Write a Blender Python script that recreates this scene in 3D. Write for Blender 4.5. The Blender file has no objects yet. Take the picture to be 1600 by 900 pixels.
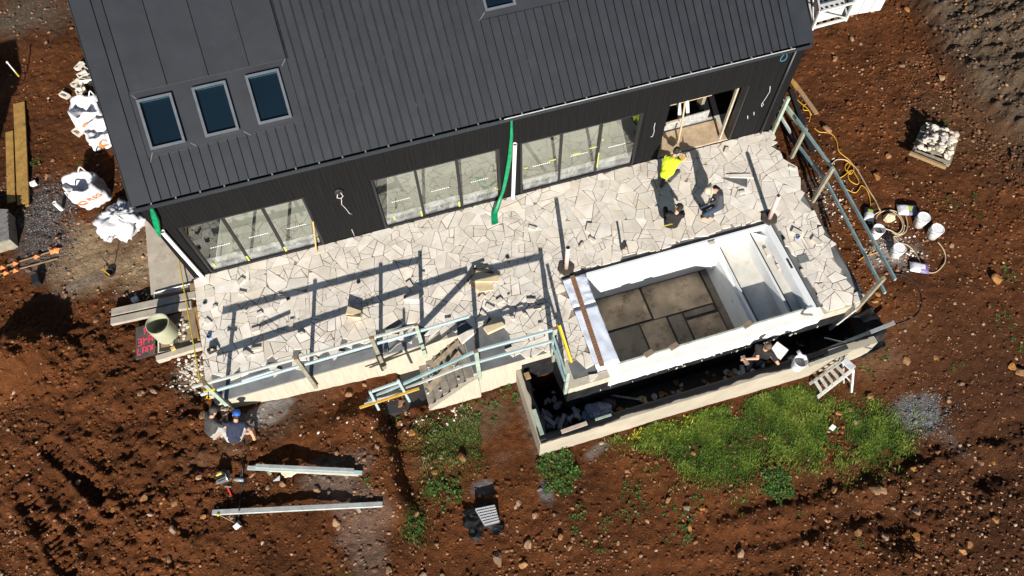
import bpy, bmesh, math, random
import numpy as np
from mathutils import Vector, Matrix, noise as mnoise
random.seed(11); RNG = np.random.default_rng(5)
sc = bpy.context.scene
COL = sc.collection
R = math.radians
# ------------------------------------------------------------------ camera
CAM = dict(f=1155.285, yaw=-0.2683, pitch=0.4898, roll=-0.0290, pos=(5.4115, -11.331, 16.6707))
cam_d = bpy.data.cameras.new('camera'); cam = bpy.data.objects.new('camera', cam_d); COL.objects.link(cam)
CR = Matrix.Rotation(CAM['yaw'], 3, 'Z') @ Matrix.Rotation(CAM['pitch'], 3, 'X') @ Matrix.Rotation(CAM['roll'], 3, 'Z')
cam.matrix_world = Matrix.Translation(CAM['pos']) @ CR.to_4x4()
cam_d.sensor_width = 36.0; cam_d.lens = CAM['f'] / 1600 * 36; cam_d.clip_start = 0.1; cam_d.clip_end = 2000
sc.camera = cam
# ------------------------------------------------------------------ sky, sun, exposure
EL, AZ = R(25.8), R(78.0)                       # sun height; direction in which shadows fall
SD = Vector((math.cos(EL) * math.cos(AZ), math.cos(EL) * math.sin(AZ), -math.sin(EL)))
w = bpy.data.worlds.new('World'); sc.world = w; w.use_nodes = True
nt = w.node_tree; bg = nt.nodes['Background']
sky = nt.nodes.new('ShaderNodeTexSky'); sky.sky_type = 'NISHITA'; sky.sun_disc = False
sky.sun_elevation = EL; sky.sun_rotation = math.atan2(-SD.x, -SD.y); sky.air_density = 1.0; sky.dust_density = 0.6
nt.links.new(sky.outputs[0], bg.inputs[0]); bg.inputs[1].default_value = 0.05
sl = bpy.data.lights.new('sun', 'SUN'); sl.energy = 4.9; sl.angle = R(0.5); sl.color = (1.0, 0.945, 0.87)
so = bpy.data.objects.new('sun', sl); COL.objects.link(so); so.rotation_euler = SD.to_track_quat('-Z', 'Y').to_euler(); so.location = (0, -20, 20)
sc.view_settings.view_transform = 'Standard'; sc.view_settings.look = 'None'
sc.view_settings.exposure = 0.72; sc.view_settings.gamma = 1.0; sc.view_settings.use_curve_mapping = False
sc.cycles.use_denoising = True; sc.cycles.max_bounces = 7; sc.cycles.diffuse_bounces = 3; sc.cycles.transparent_max_bounces = 12
sc.cycles.caustics_reflective = False; sc.cycles.caustics_refractive = False
sc.cycles.sample_clamp_indirect = 4.0
# ------------------------------------------------------------------ pixel of the 1600x900 frame -> point of the place
CP = Vector(CAM['pos'])
def ray(u, v): return CR @ Vector(((u - 800) / CAM['f'], -(v - 450) / CAM['f'], -1.0))
def P(u, v, z=0.0):
    d = ray(u, v); return CP + d * ((z - CP.z) / d.z)
def PY(u, v, y=0.0):
    d = ray(u, v); return CP + d * ((y - CP.y) / d.y)
def PX(u, v, x=0.0):
    d = ray(u, v); return CP + d * ((x - CP.x) / d.x)
# ------------------------------------------------------------------ noise on arrays
_LAT = RNG.random((256, 256))
def vnoise(x, y):
    xi = np.floor(x).astype(int); yi = np.floor(y).astype(int); fx = x - xi; fy = y - yi
    fx = fx * fx * (3 - 2 * fx); fy = fy * fy * (3 - 2 * fy)
    a = _LAT[xi & 255, yi & 255]; b = _LAT[(xi + 1) & 255, yi & 255]; c = _LAT[xi & 255, (yi + 1) & 255]; d = _LAT[(xi + 1) & 255, (yi + 1) & 255]
    return (a * (1 - fx) + b * fx) * (1 - fy) + (c * (1 - fx) + d * fx) * fy - 0.5
def fbm(x, y, s, o=4, seed=0, gain=.5):
    t = 0; a = 1.0
    for i in range(o):
        k = 2.03 ** i / s; ca, sa = math.cos(i * 1.1 + seed), math.sin(i * 1.1 + seed)
        t = t + a * vnoise((x * ca - y * sa) * k + 17.3 * i + seed * 7.7, (x * sa + y * ca) * k + 9.1 * i + seed * 3.1); a *= gain
    return t
# ------------------------------------------------------------------ materials
def _n(nt, t, **k):
    n = nt.nodes.new(t)
    for a, b in k.items(): setattr(n, a, b)
    return n
def rgb(c): return (c[0], c[1], c[2], 1.0)
MATS = {}
def M(name, col, rough=.7, var=.18, scale=6, bump=0, bscale=70, metal=0, col2=None, objrand=0, spec=.5, stretch=None, dirt=0, dirtcol=(.16, .07, .035), lo=.35, hi=.65, transl=0):
    if name in MATS: return MATS[name]
    m = bpy.data.materials.new(name); m.use_nodes = True; nt = m.node_tree; L = nt.links.new
    b = nt.nodes['Principled BSDF']; b.inputs['Roughness'].default_value = rough; b.inputs['Metallic'].default_value = metal; b.inputs['Specular IOR Level'].default_value = spec
    tc = _n(nt, 'ShaderNodeTexCoord'); src = tc.outputs['Object']
    oi = _n(nt, 'ShaderNodeObjectInfo')
    off = _n(nt, 'ShaderNodeVectorMath', operation='MULTIPLY_ADD'); off.inputs[1].default_value = stretch or (1, 1, 1)
    sh = _n(nt, 'ShaderNodeVectorMath', operation='SCALE'); sh.inputs[0].default_value = (37, 23, 11); L(oi.outputs['Random'], sh.inputs['Scale'])
    L(src, off.inputs[0]); L(sh.outputs[0], off.inputs[2]); vec = off.outputs[0]
    nz = _n(nt, 'ShaderNodeTexNoise'); nz.inputs['Scale'].default_value = scale; nz.inputs['Detail'].default_value = 7; nz.inputs['Roughness'].default_value = .6; L(vec, nz.inputs['Vector'])
    rp = _n(nt, 'ShaderNodeMapRange'); rp.inputs[1].default_value = lo; rp.inputs[2].default_value = hi; L(nz.outputs[0], rp.inputs[0])
    mx = _n(nt, 'ShaderNodeMix', data_type='RGBA'); L(rp.outputs[0], mx.inputs['Factor'])
    a = [c * (1 - var) for c in col]; c2 = col2 or [min(1, c * (1 + var)) for c in col]
    mx.inputs['A'].default_value = rgb(a); mx.inputs['B'].default_value = rgb(c2); out = mx.outputs['Result']
    if objrand:
        hs = _n(nt, 'ShaderNodeHueSaturation'); L(out, hs.inputs['Color'])
        r1 = _n(nt, 'ShaderNodeMapRange'); r1.inputs[3].default_value = 1 - objrand; r1.inputs[4].default_value = 1 + objrand * .7; L(oi.outputs['Random'], r1.inputs[0]); L(r1.outputs[0], hs.inputs['Value'])
        ml = _n(nt, 'ShaderNodeMath', operation='MULTIPLY'); ml.inputs[1].default_value = 7.31; L(oi.outputs['Random'], ml.inputs[0])
        fr = _n(nt, 'ShaderNodeMath', operation='FRACT'); L(ml.outputs[0], fr.inputs[0])
        r2 = _n(nt, 'ShaderNodeMapRange'); r2.inputs[3].default_value = .75; r2.inputs[4].default_value = 1.22; L(fr.outputs[0], r2.inputs[0]); L(r2.outputs[0], hs.inputs['Saturation'])
        out = hs.outputs[0]
    if dirt:
        n2 = _n(nt, 'ShaderNodeTexNoise'); n2.inputs['Scale'].default_value = 3.1; n2.inputs['Detail'].default_value = 9; n2.inputs['Roughness'].default_value = .7; L(vec, n2.inputs['Vector'])
        r3 = _n(nt, 'ShaderNodeMapRange'); r3.inputs[1].default_value = .52; r3.inputs[2].default_value = .72; r3.inputs[4].default_value = dirt; L(n2.outputs[0], r3.inputs[0])
        m2 = _n(nt, 'ShaderNodeMix', data_type='RGBA'); L(r3.outputs[0], m2.inputs['Factor']); L(out, m2.inputs['A']); m2.inputs['B'].default_value = rgb(dirtcol); out = m2.outputs['Result']
    L(out, b.inputs['Base Color'])
    if bump:
        n3 = _n(nt, 'ShaderNodeTexNoise'); n3.inputs['Scale'].default_value = bscale; n3.inputs['Detail'].default_value = 5; L(vec, n3.inputs['Vector'])
        bp = _n(nt, 'ShaderNodeBump'); bp.inputs['Strength'].default_value = bump; bp.inputs['Distance'].default_value = .02; L(n3.outputs[0], bp.inputs['Height']); L(bp.outputs[0], b.inputs['Normal'])
    if transl:
        b.inputs['Transmission Weight'].default_value = 0
        tr = _n(nt, 'ShaderNodeBsdfTranslucent'); L(out, tr.inputs['Color']); ms = _n(nt, 'ShaderNodeMixShader'); ms.inputs[0].default_value = transl
        o = nt.nodes['Material Output']; L(b.outputs[0], ms.inputs[1]); L(tr.outputs[0], ms.inputs[2]); L(ms.outputs[0], o.inputs[0])
    MATS[name] = m; return m
def glass_mat(name, tint, base=.10, rough=0.0):
    m = bpy.data.materials.new(name); m.use_nodes = True; nt = m.node_tree; L = nt.links.new; nt.nodes.remove(nt.nodes['Principled BSDF'])
    t = _n(nt, 'ShaderNodeBsdfTransparent'); t.inputs[0].default_value = rgb(tint); g = _n(nt, 'ShaderNodeBsdfGlossy'); g.inputs['Roughness'].default_value = rough; g.inputs[0].default_value = (.92, .97, .95, 1)
    fr = _n(nt, 'ShaderNodeFresnel'); fr.inputs[0].default_value = 1.5
    ad = _n(nt, 'ShaderNodeMath', operation='ADD'); ad.inputs[1].default_value = base; ad.use_clamp = True; L(fr.outputs[0], ad.inputs[0])
    nz = _n(nt, 'ShaderNodeTexNoise'); nz.inputs['Scale'].default_value = 1.3
    bp = _n(nt, 'ShaderNodeBump'); bp.inputs['Strength'].default_value = .02; bp.inputs['Distance'].default_value = .05; L(nz.outputs[0], bp.inputs['Height']); L(bp.outputs[0], g.inputs['Normal'])
    ms = _n(nt, 'ShaderNodeMixShader'); L(ad.outputs[0], ms.inputs[0]); L(t.outputs[0], ms.inputs[1]); L(g.outputs[0], ms.inputs[2]); L(ms.outputs[0], nt.nodes['Material Output'].inputs[0])
    return m
def film_mat(name, alpha=.5):
    m = bpy.data.materials.new(name); m.use_nodes = True; nt = m.node_tree; L = nt.links.new; b = nt.nodes['Principled BSDF']
    b.inputs['Base Color'].default_value = (.75, .78, .78, 1); b.inputs['Roughness'].default_value = .25
    t = _n(nt, 'ShaderNodeBsdfTransparent'); nz = _n(nt, 'ShaderNodeTexNoise'); nz.inputs['Scale'].default_value = 2.2; nz.inputs['Detail'].default_value = 3
    mr = _n(nt, 'ShaderNodeMapRange'); mr.inputs[1].default_value = .35; mr.inputs[2].default_value = .7; mr.inputs[3].default_value = alpha * .45; mr.inputs[4].default_value = min(1, alpha * 1.6); L(nz.outputs[0], mr.inputs[0])
    bp = _n(nt, 'ShaderNodeBump'); bp.inputs['Strength'].default_value = .2; L(nz.outputs[0], bp.inputs['Height']); L(bp.outputs[0], b.inputs['Normal'])
    ms = _n(nt, 'ShaderNodeMixShader'); L(mr.outputs[0], ms.inputs[0]); L(t.outputs[0], ms.inputs[1]); L(b.outputs[0], ms.inputs[2]); L(ms.outputs[0], nt.nodes['Material Output'].inputs[0])
    return m
# ------------------------------------------------------------------ mesh builders
class MB:
    def __init__(s): s.v = []; s.f = []; s.mi = []; s.cur = 0
    def add(s, vs, fs):
        o = len(s.v); s.v += [tuple(p) for p in vs]; s.f += [tuple(i + o for i in f) for f in fs]; s.mi += [s.cur] * len(fs); return s
    def box(s, a, b, bev=0):
        (x0, y0, z0), (x1, y1, z1) = [min(p, q) for p, q in zip(a, b)], [max(p, q) for p, q in zip(a, b)]
        return s.add([(x0, y0, z0), (x1, y0, z0), (x1, y1, z0), (x0, y1, z0), (x0, y0, z1), (x1, y0, z1), (x1, y1, z1), (x0, y1, z1)],
                     [(3, 2, 1, 0), (4, 5, 6, 7), (0, 1, 5, 4), (1, 2, 6, 5), (2, 3, 7, 6), (3, 0, 4, 7)])
    def obox(s, c, ax, ay, az):                     # centre and three half-axes
        c, ax, ay, az = map(Vector, (c, ax, ay, az))
        vs = [c + ax * i + ay * j + az * k for k in (-1, 1) for (i, j) in ((-1, -1), (1, -1), (1, 1), (-1, 1))]
        return s.add(vs, [(3, 2, 1, 0), (4, 5, 6, 7), (0, 1, 5, 4), (1, 2, 6, 5), (2, 3, 7, 6), (3, 0, 4, 7)])
    def bar(s, a, b, wd, ht, up=(0, 0, 1)):         # board from a to b: wd across, ht along up
        a, b = Vector(a), Vector(b); d = (b - a); n = d.normalized(); u = Vector(up); u = (u - n * u.dot(n)).normalized(); t = n.cross(u)
        return s.obox((a + b) / 2, d / 2, t * wd / 2, u * ht / 2)
    def tube(s, pts, r, n=8, cap=True):
        pts = [Vector(p) for p in pts]; o = len(s.v); k = len(pts)
        rr = r if isinstance(r, (list, tuple)) else [r] * k
        t0 = (pts[1] - pts[0]).normalized(); u = t0.orthogonal().normalized(); vs = []
        for i, p in enumerate(pts):
            t = (pts[min(i + 1, k - 1)] - pts[max(i - 1, 0)]).normalized(); u = (u - t * u.dot(t)); u = u.normalized() if u.length > 1e-6 else t.orthogonal().normalized(); b = t.cross(u)
            for j in range(n):
                a = 2 * math.pi * j / n; vs.append(p + (u * math.cos(a) + b * math.sin(a)) * rr[i])
        fs = [(i * n + j, i * n + (j + 1) % n, (i + 1) * n + (j + 1) % n, (i + 1) * n + j) for i in range(k - 1) for j in range(n)]
        if cap: fs += [tuple(range(n))[::-1], tuple((k - 1) * n + j for j in range(n))]
        return s.add(vs, fs)
    def lathe(s, prof, c=(0, 0, 0), n=20, axis=None):
        c = Vector(c); vs = []; q = Vector((0, 0, 1)).rotation_difference(Vector(axis)) if axis else None
        for r, z in prof:
            for j in range(n):
                p = Vector((r * math.cos(2 * math.pi * j / n), r * math.sin(2 * math.pi * j / n), z)); vs.append(c + (q @ p if q else p))
        fs = [(i * n + j, i * n + (j + 1) % n, (i + 1) * n + (j + 1) % n, (i + 1) * n + j) for i in range(len(prof) - 1) for j in range(n)]
        return s.add(vs, fs)
    def prism(s, poly, z0, z1):
        n = len(poly); ar = sum(poly[i][0] * poly[(i + 1) % n][1] - poly[(i + 1) % n][0] * poly[i][1] for i in range(n))
        if ar < 0: poly = poly[::-1]
        vs = [(p[0], p[1], z0) for p in poly] + [(p[0], p[1], z1 if not callable(z1) else z1(p)) for p in poly]
        return s.add(vs, [tuple(range(n))[::-1], tuple(range(n, 2 * n))] + [(i, (i + 1) % n, n + (i + 1) % n, n + i) for i in range(n)])
    def ell(s, c, r, n=10, m=7, rot=None):
        c = Vector(c); vs = []; fs = []
        for i in range(m + 1):
            th = math.pi * i / m
            for j in range(n):
                ph = 2 * math.pi * j / n; p = Vector((r[0] * math.sin(th) * math.cos(ph), r[1] * math.sin(th) * math.sin(ph), r[2] * math.cos(th))); vs.append(c + (rot @ p if rot else p))
        for i in range(m):
            for j in range(n): fs.append((i * n + j, (i + 1) * n + j, (i + 1) * n + (j + 1) % n, i * n + (j + 1) % n))
        return s.add(vs, fs)
    def build(s, name, mat, parent=None, smooth=False, origin=None, bevel=0):
        me = bpy.data.meshes.new(name); vs = s.v
        if origin is not None: vs = [(p[0] - origin[0], p[1] - origin[1], p[2] - origin[2]) for p in vs]
        me.from_pydata(vs, [], s.f); me.update()
        for m in (mat if isinstance(mat, (list, tuple)) else [mat]): me.materials.append(m)
        if any(s.mi): me.polygons.foreach_set('material_index', s.mi)
        if smooth: me.polygons.foreach_set('use_smooth', [True] * len(me.polygons))
        o = bpy.data.objects.new(name, me); COL.objects.link(o)
        if parent is not None: o.parent = parent
        if origin is not None: o.location = origin
        if bevel:
            bm = bmesh.new(); bm.from_mesh(me); bmesh.ops.remove_doubles(bm, verts=bm.verts, dist=1e-5)
            es = [e for e in bm.edges if len(e.link_faces) == 2 and e.calc_face_angle() > .6]
            bmesh.ops.bevel(bm, geom=es, offset=bevel, segments=1, affect='EDGES'); bm.to_mesh(me); bm.free()
        return o
def tag(o, label=None, cat=None, group=None, kind=None):
    if label: o['label'] = label
    if cat: o['category'] = cat
    if group: o['group'] = group
    if kind: o['kind'] = kind
    return o
def thing(name, label, cat, loc=(0, 0, 0), group=None, rz=0):
    o = bpy.data.objects.new(name, None); COL.objects.link(o); o.location = loc; o.rotation_euler[2] = rz; o.empty_display_size = .2
    return tag(o, label, cat, group)
def part(mb, name, mat, parent, **k):               # mesh in world coordinates under a thing that sits at parent.location (no rotation)
    p = Vector(parent.location) if parent.parent is None else Vector((0, 0, 0))
    if parent.parent is not None:
        q = parent
        while q is not None: p = p + Vector(q.location); q = q.parent
    mb.v = [(v[0] - p.x, v[1] - p.y, v[2] - p.z) for v in mb.v]
    return mb.build(name, mat, parent, **k)
def text_mesh(txt, size, mat, name, mw, parent=None, depth=.002):
    cu = bpy.data.curves.new('t', 'FONT'); cu.body = txt; cu.size = size; cu.extrude = depth; cu.align_x = 'CENTER'; cu.align_y = 'CENTER'
    to = bpy.data.objects.new('t', cu); COL.objects.link(to); dg = bpy.context.evaluated_depsgraph_get()
    me = bpy.data.meshes.new_from_object(to.evaluated_get(dg)); bpy.data.objects.remove(to)
    me.transform(mw); me.materials.clear(); me.materials.append(mat); me.name = name
    o = bpy.data.objects.new(name, me); COL.objects.link(o)
    if parent is not None: o.parent = parent
    return o
# shared palette (base colours)
C_dirt = (.090, .0302, .0088)
m_char = M('charcoal_cladding', (.0072, .0072, .0077), .8, .30, 3, .1, 40, stretch=(14, 1, .35), spec=.15)
m_roof = M('charcoal_roof_steel', (.0205, .0230, .0275), .42, .13, 1.2, .06, 3, spec=.5, dirt=.06, dirtcol=(.12, .10, .08))
m_gutter = M('gutter_steel', (.05, .06, .07), .28, .1, 3, metal=.55)
m_frame = M('black_aluminium', (.014, .014, .016), .45, .1, 5)
m_glass = glass_mat('door_glass', (.93, .97, .92), .17)
m_sglass = glass_mat('skylight_glass', (.36, .54, .66), -.02)
m_alu = M('grey_window_frame', (.105, .118, .135), .4, .12, 5, metal=.2)
m_white = M('white_pool_shell', (.70, .715, .715), .5, .05, 2, dirt=.22, dirtcol=(.50, .45, .36))
m_pvc = M('white_pvc', (.80, .79, .77), .35, .04, 4)
m_render = M('cream_render', (.44, .395, .31), .85, .10, 2.5, .12, 60, stretch=(6, 6, .6), dirt=.25, dirtcol=(.22, .17, .12))
m_render2 = M('smooth_cream_render', (.36, .32, .25), .85, .10, 1.5, .1, 80, dirt=.45, dirtcol=(.33, .23, .14))
m_black = M('black_waterproofing', (.012, .012, .013), .5, .5, 3, .5, 14, dirt=.5, dirtcol=(.05, .05, .05))
m_membrane = M('black_plastic', (.005, .005, .006), .6, .4, 3, .5, 9, spec=.3)
m_sub = M('grey_screed', (.105, .112, .118), .85, .22, 1.7, .15, 50, col2=(.15, .155, .16), dirt=.25, dirtcol=(.26, .23, .19))
m_paver = M('cream_limestone', (.69, .625, .53), .8, .08, 2.2, .16, 45, col2=(.79, .735, .645), objrand=.13, dirt=.40, dirtcol=(.52, .40, .27))
m_stone_y = M('sawn_buff_stone', (.60, .48, .30), .8, .12, 5, .2, 60)
m_rubble = M('white_stone_offcuts', (.62, .56, .49), .85, .15, 6, .3, 40)
m_conc = M('grey_concrete', (.42, .37, .295), .9, .15, 2, .2, 60, dirt=.5, dirtcol=(.22, .11, .06))
m_galv = M('galvanised_steel', (.38, .42, .42), .42, .14, 8, metal=.45)
m_green = M('treated_pine_green', (.27, .35, .28), .75, .16, 5, .2, 60, stretch=(1, 1, 1), col2=(.37, .44, .36))
m_blue = M('treated_pine_blue', (.20, .32, .335), .7, .12, 5, .1, 60, col2=(.27, .39, .40))
m_bluel = M('pale_blue_steel', (.42, .53, .54), .45, .10, 5, metal=.2)
m_timber = M('raw_timber', (.28, .18, .09), .8, .25, 7, .2, 60, stretch=(1, 6, 6))
m_timg = M('weathered_timber', (.24, .22, .16), .85, .2, 7, .2, 60)
m_yel = M('yellow_timber', (.33, .19, .045), .75, .25, 5, .2, 60)
m_tool = M('tool_yellow', (.62, .44, .03), .5, .1, 6)
m_plas = M('white_bucket_plastic', (.76, .76, .76), .4, .04, 4, dirt=.2, dirtcol=(.5, .45, .4))
m_fab = M('white_bag_fabric', (.60, .60, .62), .75, .05, 8, .12, 160, dirt=.18, dirtcol=(.45, .33, .25))
m_quilt = M('pale_blue_quilt', (.62, .67, .76), .7, .06, 4, .25, 14)
m_tan = M('tan_hose', (.46, .36, .22), .6, .1, 9)
m_yhose = M('orange_yellow_lead', (.62, .33, .025), .55, .1, 9)
m_dark = M('black_rubber', (.013, .013, .014), .6, .2, 7)
m_rust = M('rusty_board', (.24, .12, .06), .85, .3, 6, .2, 50, stretch=(1, 8, 1))
m_pink = M('pink_pvc_pipe', (.66, .46, .40), .5, .06, 5)
m_skin = M('skin', (.50, .27, .18), .55, .08, 9)
# ================================================================== terrain
CTRL = np.array([(-3, 0, -.36), (-3, 4, -.36), (-8, 4, -.32), (-3, 12, -.3), (-.3, -1, -.33), (-.5, -3, -.45), (.2, -3.8, -.62), (-4, -4, -.72), (-8, -4, -.62), (1.7, -3.8, -.9), (3, -3.8, -1.08),
    (4.2, -4.9, -1.36), (6, -5, -1.45), (7.1, -5.2, -1.48), (7.3, -7, -1.62), (11.8, -7, -1.68), (14.2, -7, -1.85), (15.6, -7.1, -1.85), (16.6, -6.9, -1.35), (17.0, -6.0, -.72), (17, -4, -.52), (17, -1, -.36), (20, 0, -.32), (20, -5, -.72), (22, -9, -1.5),
    (17, -9, -2.0), (15.5, -11.5, -2.3), (8, -10, -2.05), (2, -8, -1.5), (-4, -8, -1.2), (-9, -8, -1.0), (8, -14, -2.6), (0, -13, -2.0), (24, 3, -.2), (18, 8, -.2), (30, 0, -.2), (24, -14, -2.2), (1.2, -5.2, -1.0)])
def _tps(d): return np.where(d > 1e-9, d * d * np.log(d + 1e-9), 0)
_n_ = len(CTRL); _K = _tps(np.hypot(CTRL[:, None, 0] - CTRL[None, :, 0], CTRL[:, None, 1] - CTRL[None, :, 1])) + np.eye(_n_) * .3
_Pm = np.c_[np.ones(_n_), CTRL[:, :2]]; _A = np.block([[_K, _Pm], [_Pm.T, np.zeros((3, 3))]]); _W = np.linalg.solve(_A, np.r_[CTRL[:, 2], 0, 0, 0])
def sstep(a, b, x):
    t = np.clip((x - a) / (b - a), 0, 1); return t * t * (3 - 2 * t)
HA, HB = P(1372, -40, -.1), P(1620, 330, -.3); _hn = Vector((HB.y - HA.y, -(HB.x - HA.x), 0)).normalized()
if (P(1590, 60, 0) - HA).dot(_hn) < 0: _hn = -_hn
MD = P(38, 560, -.3); TR0, TR1 = P(592, 640, -1.2), P(636, 790, -1.5)
def G0(x, y):
    x = np.asarray(x, float); y = np.asarray(y, float); xc = np.clip(x, -12, 32); yc = np.clip(y, -17, 14)
    z = _W[_n_] + _W[_n_ + 1] * xc + _W[_n_ + 2] * yc
    for i in range(_n_): z = z + _W[i] * _tps(np.hypot(xc - CTRL[i, 0], yc - CTRL[i, 1]))
    s = (x - HA.x) * _hn.x + (y - HA.y) * _hn.y + .5 * fbm(x, y, 2.2, 3, 3)
    z = z + 1.0 * sstep(-.2, 3.2, s) + .5 * sstep(0, .6, s) + .22 * fbm(x, y, 1.1, 3, 6) * sstep(0, 1, s)
    z = z + .85 * np.exp(-(((x - MD.x) / .95) ** 2 + ((y - MD.y) / .75) ** 2) ** 1.5)
    # a bank dropping to the right below the steps
    dx, dy = TR1.x - TR0.x, TR1.y - TR0.y; L2 = dx * dx + dy * dy; t = ((x - TR0.x) * dx + (y - TR0.y) * dy) / L2
    sd = ((x - TR0.x) * -dy + (y - TR0.y) * dx) / math.sqrt(L2) + .25 * fbm(x, y, .9, 2, 5)
    env = sstep(-.25, .12, t) * (1 - sstep(.8, 1.25, t))
    z = z + env * (.46 * sstep(-.14, .14, BANK * sd) * np.exp(-(np.maximum(BANK * sd, 0) / 1.6) ** 2) - .26 * np.exp(-((BANK * sd + .25) / .3) ** 2))
    return z
_d = Vector((-(TR1.y - TR0.y), TR1.x - TR0.x, 0)); BANK = 1.0 if _d.x < 0 else -1.0     # high side to the left
def ground(x, y): return float(G0(np.array([x]), np.array([y]))[0])
def pg(u, v, dz=0.0):
    z = -1.0
    for _ in range(7): p = P(u, v, z + dz); z = ground(p.x, p.y)
    p.z = z + dz; return p
def inside(x, y, x0, x1, y0, y1, s=.12): return sstep(x0, x0 + s, x) * (1 - sstep(x1 - s, x1, x)) * sstep(y0, y0 + s, y) * (1 - sstep(y1 - s, y1, y))
def axis_coords(lo, hi, st, far):
    a = list(np.arange(lo, hi + 1e-6, st)); s = st; v = hi; up = []
    while v < far: s *= 1.35; v += s; up.append(v)
    s = st; v = lo; dn = []
    while v > -far: s *= 1.35; v -= s; dn.append(v)
    return np.array(dn[::-1] + a + up)
gx = axis_coords(-6.6, 28.0, .042, 320); gy = axis_coords(-13.2, 11.5, .042, 320)
X, Y = np.meshgrid(gx, gy, indexing='ij'); Z = G0(X, Y)
near = (1 - sstep(26, 34, np.abs(X - 10))) * (1 - sstep(15, 24, np.abs(Y + 1)))
heap = sstep(.0, .8, (X - HA.x) * _hn.x + (Y - HA.y) * _hn.y + .5 * fbm(X, Y, 2.2, 3, 3))
def blob(u, v, rx, ry=None, rot=0, soft=.5, seed=1, ns=.5):
    c = pg(u, v); ry = ry or rx; ca, sa = math.cos(rot), math.sin(rot); dx, dy = X - c.x, Y - c.y
    d = np.hypot((dx * ca + dy * sa) / rx, (-dx * sa + dy * ca) / ry) + ns * fbm(X, Y, .9, 4, seed)
    return 1 - sstep(1 - soft, 1 + soft * .4, d)
def seg_dist(a, b):
    dx, dy = b.x - a.x, b.y - a.y; t = np.clip(((X - a.x) * dx + (Y - a.y) * dy) / (dx * dx + dy * dy), 0, 1); L = math.hypot(dx, dy)
    return np.hypot(X - a.x - t * dx, Y - a.y - t * dy), t * L
rough = np.clip(.22 + .98 * np.maximum.reduce([blob(80, 560, 2.2, 1.6, 0, .8, 2), blob(210, 780, 3.2, 2.6, 0, .8, 3), blob(300, 640, 1.6, 1.2, 0, .8, 4), blob(1440, 770, 3.5, 1.6, 0, .9, 5) * .6, blob(620, 660, 1.4, 1, 0, .8, 6) * .8]) + heap * .9, 0, 1.25)
soft_z = np.maximum.reduce([blob(160, 430, 1.3, .9, 0, .8, 7), blob(1330, 140, 1.4, 1.6, 0, .9, 8) * .6, blob(470, 830, 2, 1, 0, .9, 9) * .6])
rough = rough * (1 - .75 * soft_z)
lump = fbm(X, Y, .85, 3, 21); mid = fbm(X, Y, .27, 3, 22, .6); fine = fbm(X, Y, .13, 2, 23)
rid = 1 - 2 * np.abs(fbm(X, Y, .55, 3, 24))
Z = Z + near * (.10 * lump * (.4 + rough) + .105 * mid * rough * 1.25 + .03 * (np.maximum(mid, 0) * 2) * rough + .055 * fine * (.5 + .6 * rough) + .03 * fbm(X, Y, .085, 1, 27) * (.5 + .5 * rough) + .05 * (rid - .7) * rough)
# machine tracks pressed into the soil at lower left
for (a, b, wd) in (((38, 775), (108, 890), .20), ((78, 700), (158, 772), .20), ((120, 745), (175, 800), .13)):
    d, t = seg_dist(pg(*a), pg(*b)); wob = d + .05 * fbm(X, Y, .5, 2, 31)
    k = 1 - sstep(wd * .8, wd * 1.25, wob); Z = Z * (1 - k * .0) - k * (.05 + .055 * (np.sin(t * 2 * math.pi / .15 + 5 * lump) > 0)) + (sstep(wd, wd * 1.3, wob) - sstep(wd * 1.5, wd * 2.4, wob)) * .07
for (a, b, wd) in (((1150, 850), (1390, 790), .30), ((1000, 905), (1240, 880), .30), ((1120, 800), (1600, 660), .25)):
    d, t = seg_dist(pg(*a), pg(*b)); wob = d + .2 * fbm(X, Y, .8, 2, 33); Z = Z - (1 - sstep(wd * .3, wd * 1.3, wob)) * .10
# pits
for (u, v, r, h) in ((1392, 820, .55, .30), (1545, 742, .5, .22), (455, 712, .5, .15), (20, 110, .8, .15), (232, 470, .5, .12), (318, 605, .35, .25), (1370, 520, .5, .1)):
    c = pg(u, v); Z = Z - h * np.exp(-(((X - c.x) ** 2 + (Y - c.y) ** 2) / r ** 2) ** 1.4)
# sink the sheet under what is built
sink = np.maximum.reduce([inside(X, Y, .1, 16.05, -3.55, 10.2), inside(X, Y, 6.3, 16.05, -4.68, -3.3), inside(X, Y, 8.35, 15.95, -5.7, -3.3), inside(X, Y, 7.42, 16.15, -6.6, -4.75), inside(X, Y, 4.35, 6.4, -4.62, -3.4)])
# the spoil banked against the right end of the catch basin
Z = Z * (1 - sink) + np.minimum(Z, -3.2) * sink
# ---- colour of the soil
def lerp(c, k, col): return c * (1 - k[..., None]) + np.array(col) * k[..., None]
n1 = fbm(X, Y, 2.5, 4, 41); n2 = fbm(X, Y, .5, 4, 42)
Cc = np.zeros(X.shape + (3,)) + np.array(C_dirt)
Cc = Cc * (1 + .40 * n1[..., None] + .45 * n2[..., None])
Cc = lerp(Cc, sstep(12, 19, X) * sstep(-4, -8.5, Y) * .85, (.044, .0172, .0070))
Cc = lerp(Cc, sstep(9, 4, X) * sstep(-6.5, -9, Y) * .35, (.066, .0220, .0074))
Cc = lerp(Cc, heap * .95, (.084, .061, .041))
Cc = lerp(Cc, blob(1500, 190, 1.6, 2.6, .3, .9, 50) * .35, (0.0936, 0.0612, 0.0360))
Cc = lerp(Cc, blob(50, 25, 1.9, 1.0, 0, .8, 51) * .8, (0.1008, 0.0828, 0.0612))
Cc = lerp(Cc, blob(80, 355, .85, 1.5, .15, .7, 52, 1.5) * .65, (.09, .085, .08))
Cc = lerp(Cc, blob(160, 405, 1.7, 1.15, -.2, .7, 53, .7) * .95, (.30, .21, .125))
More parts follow.
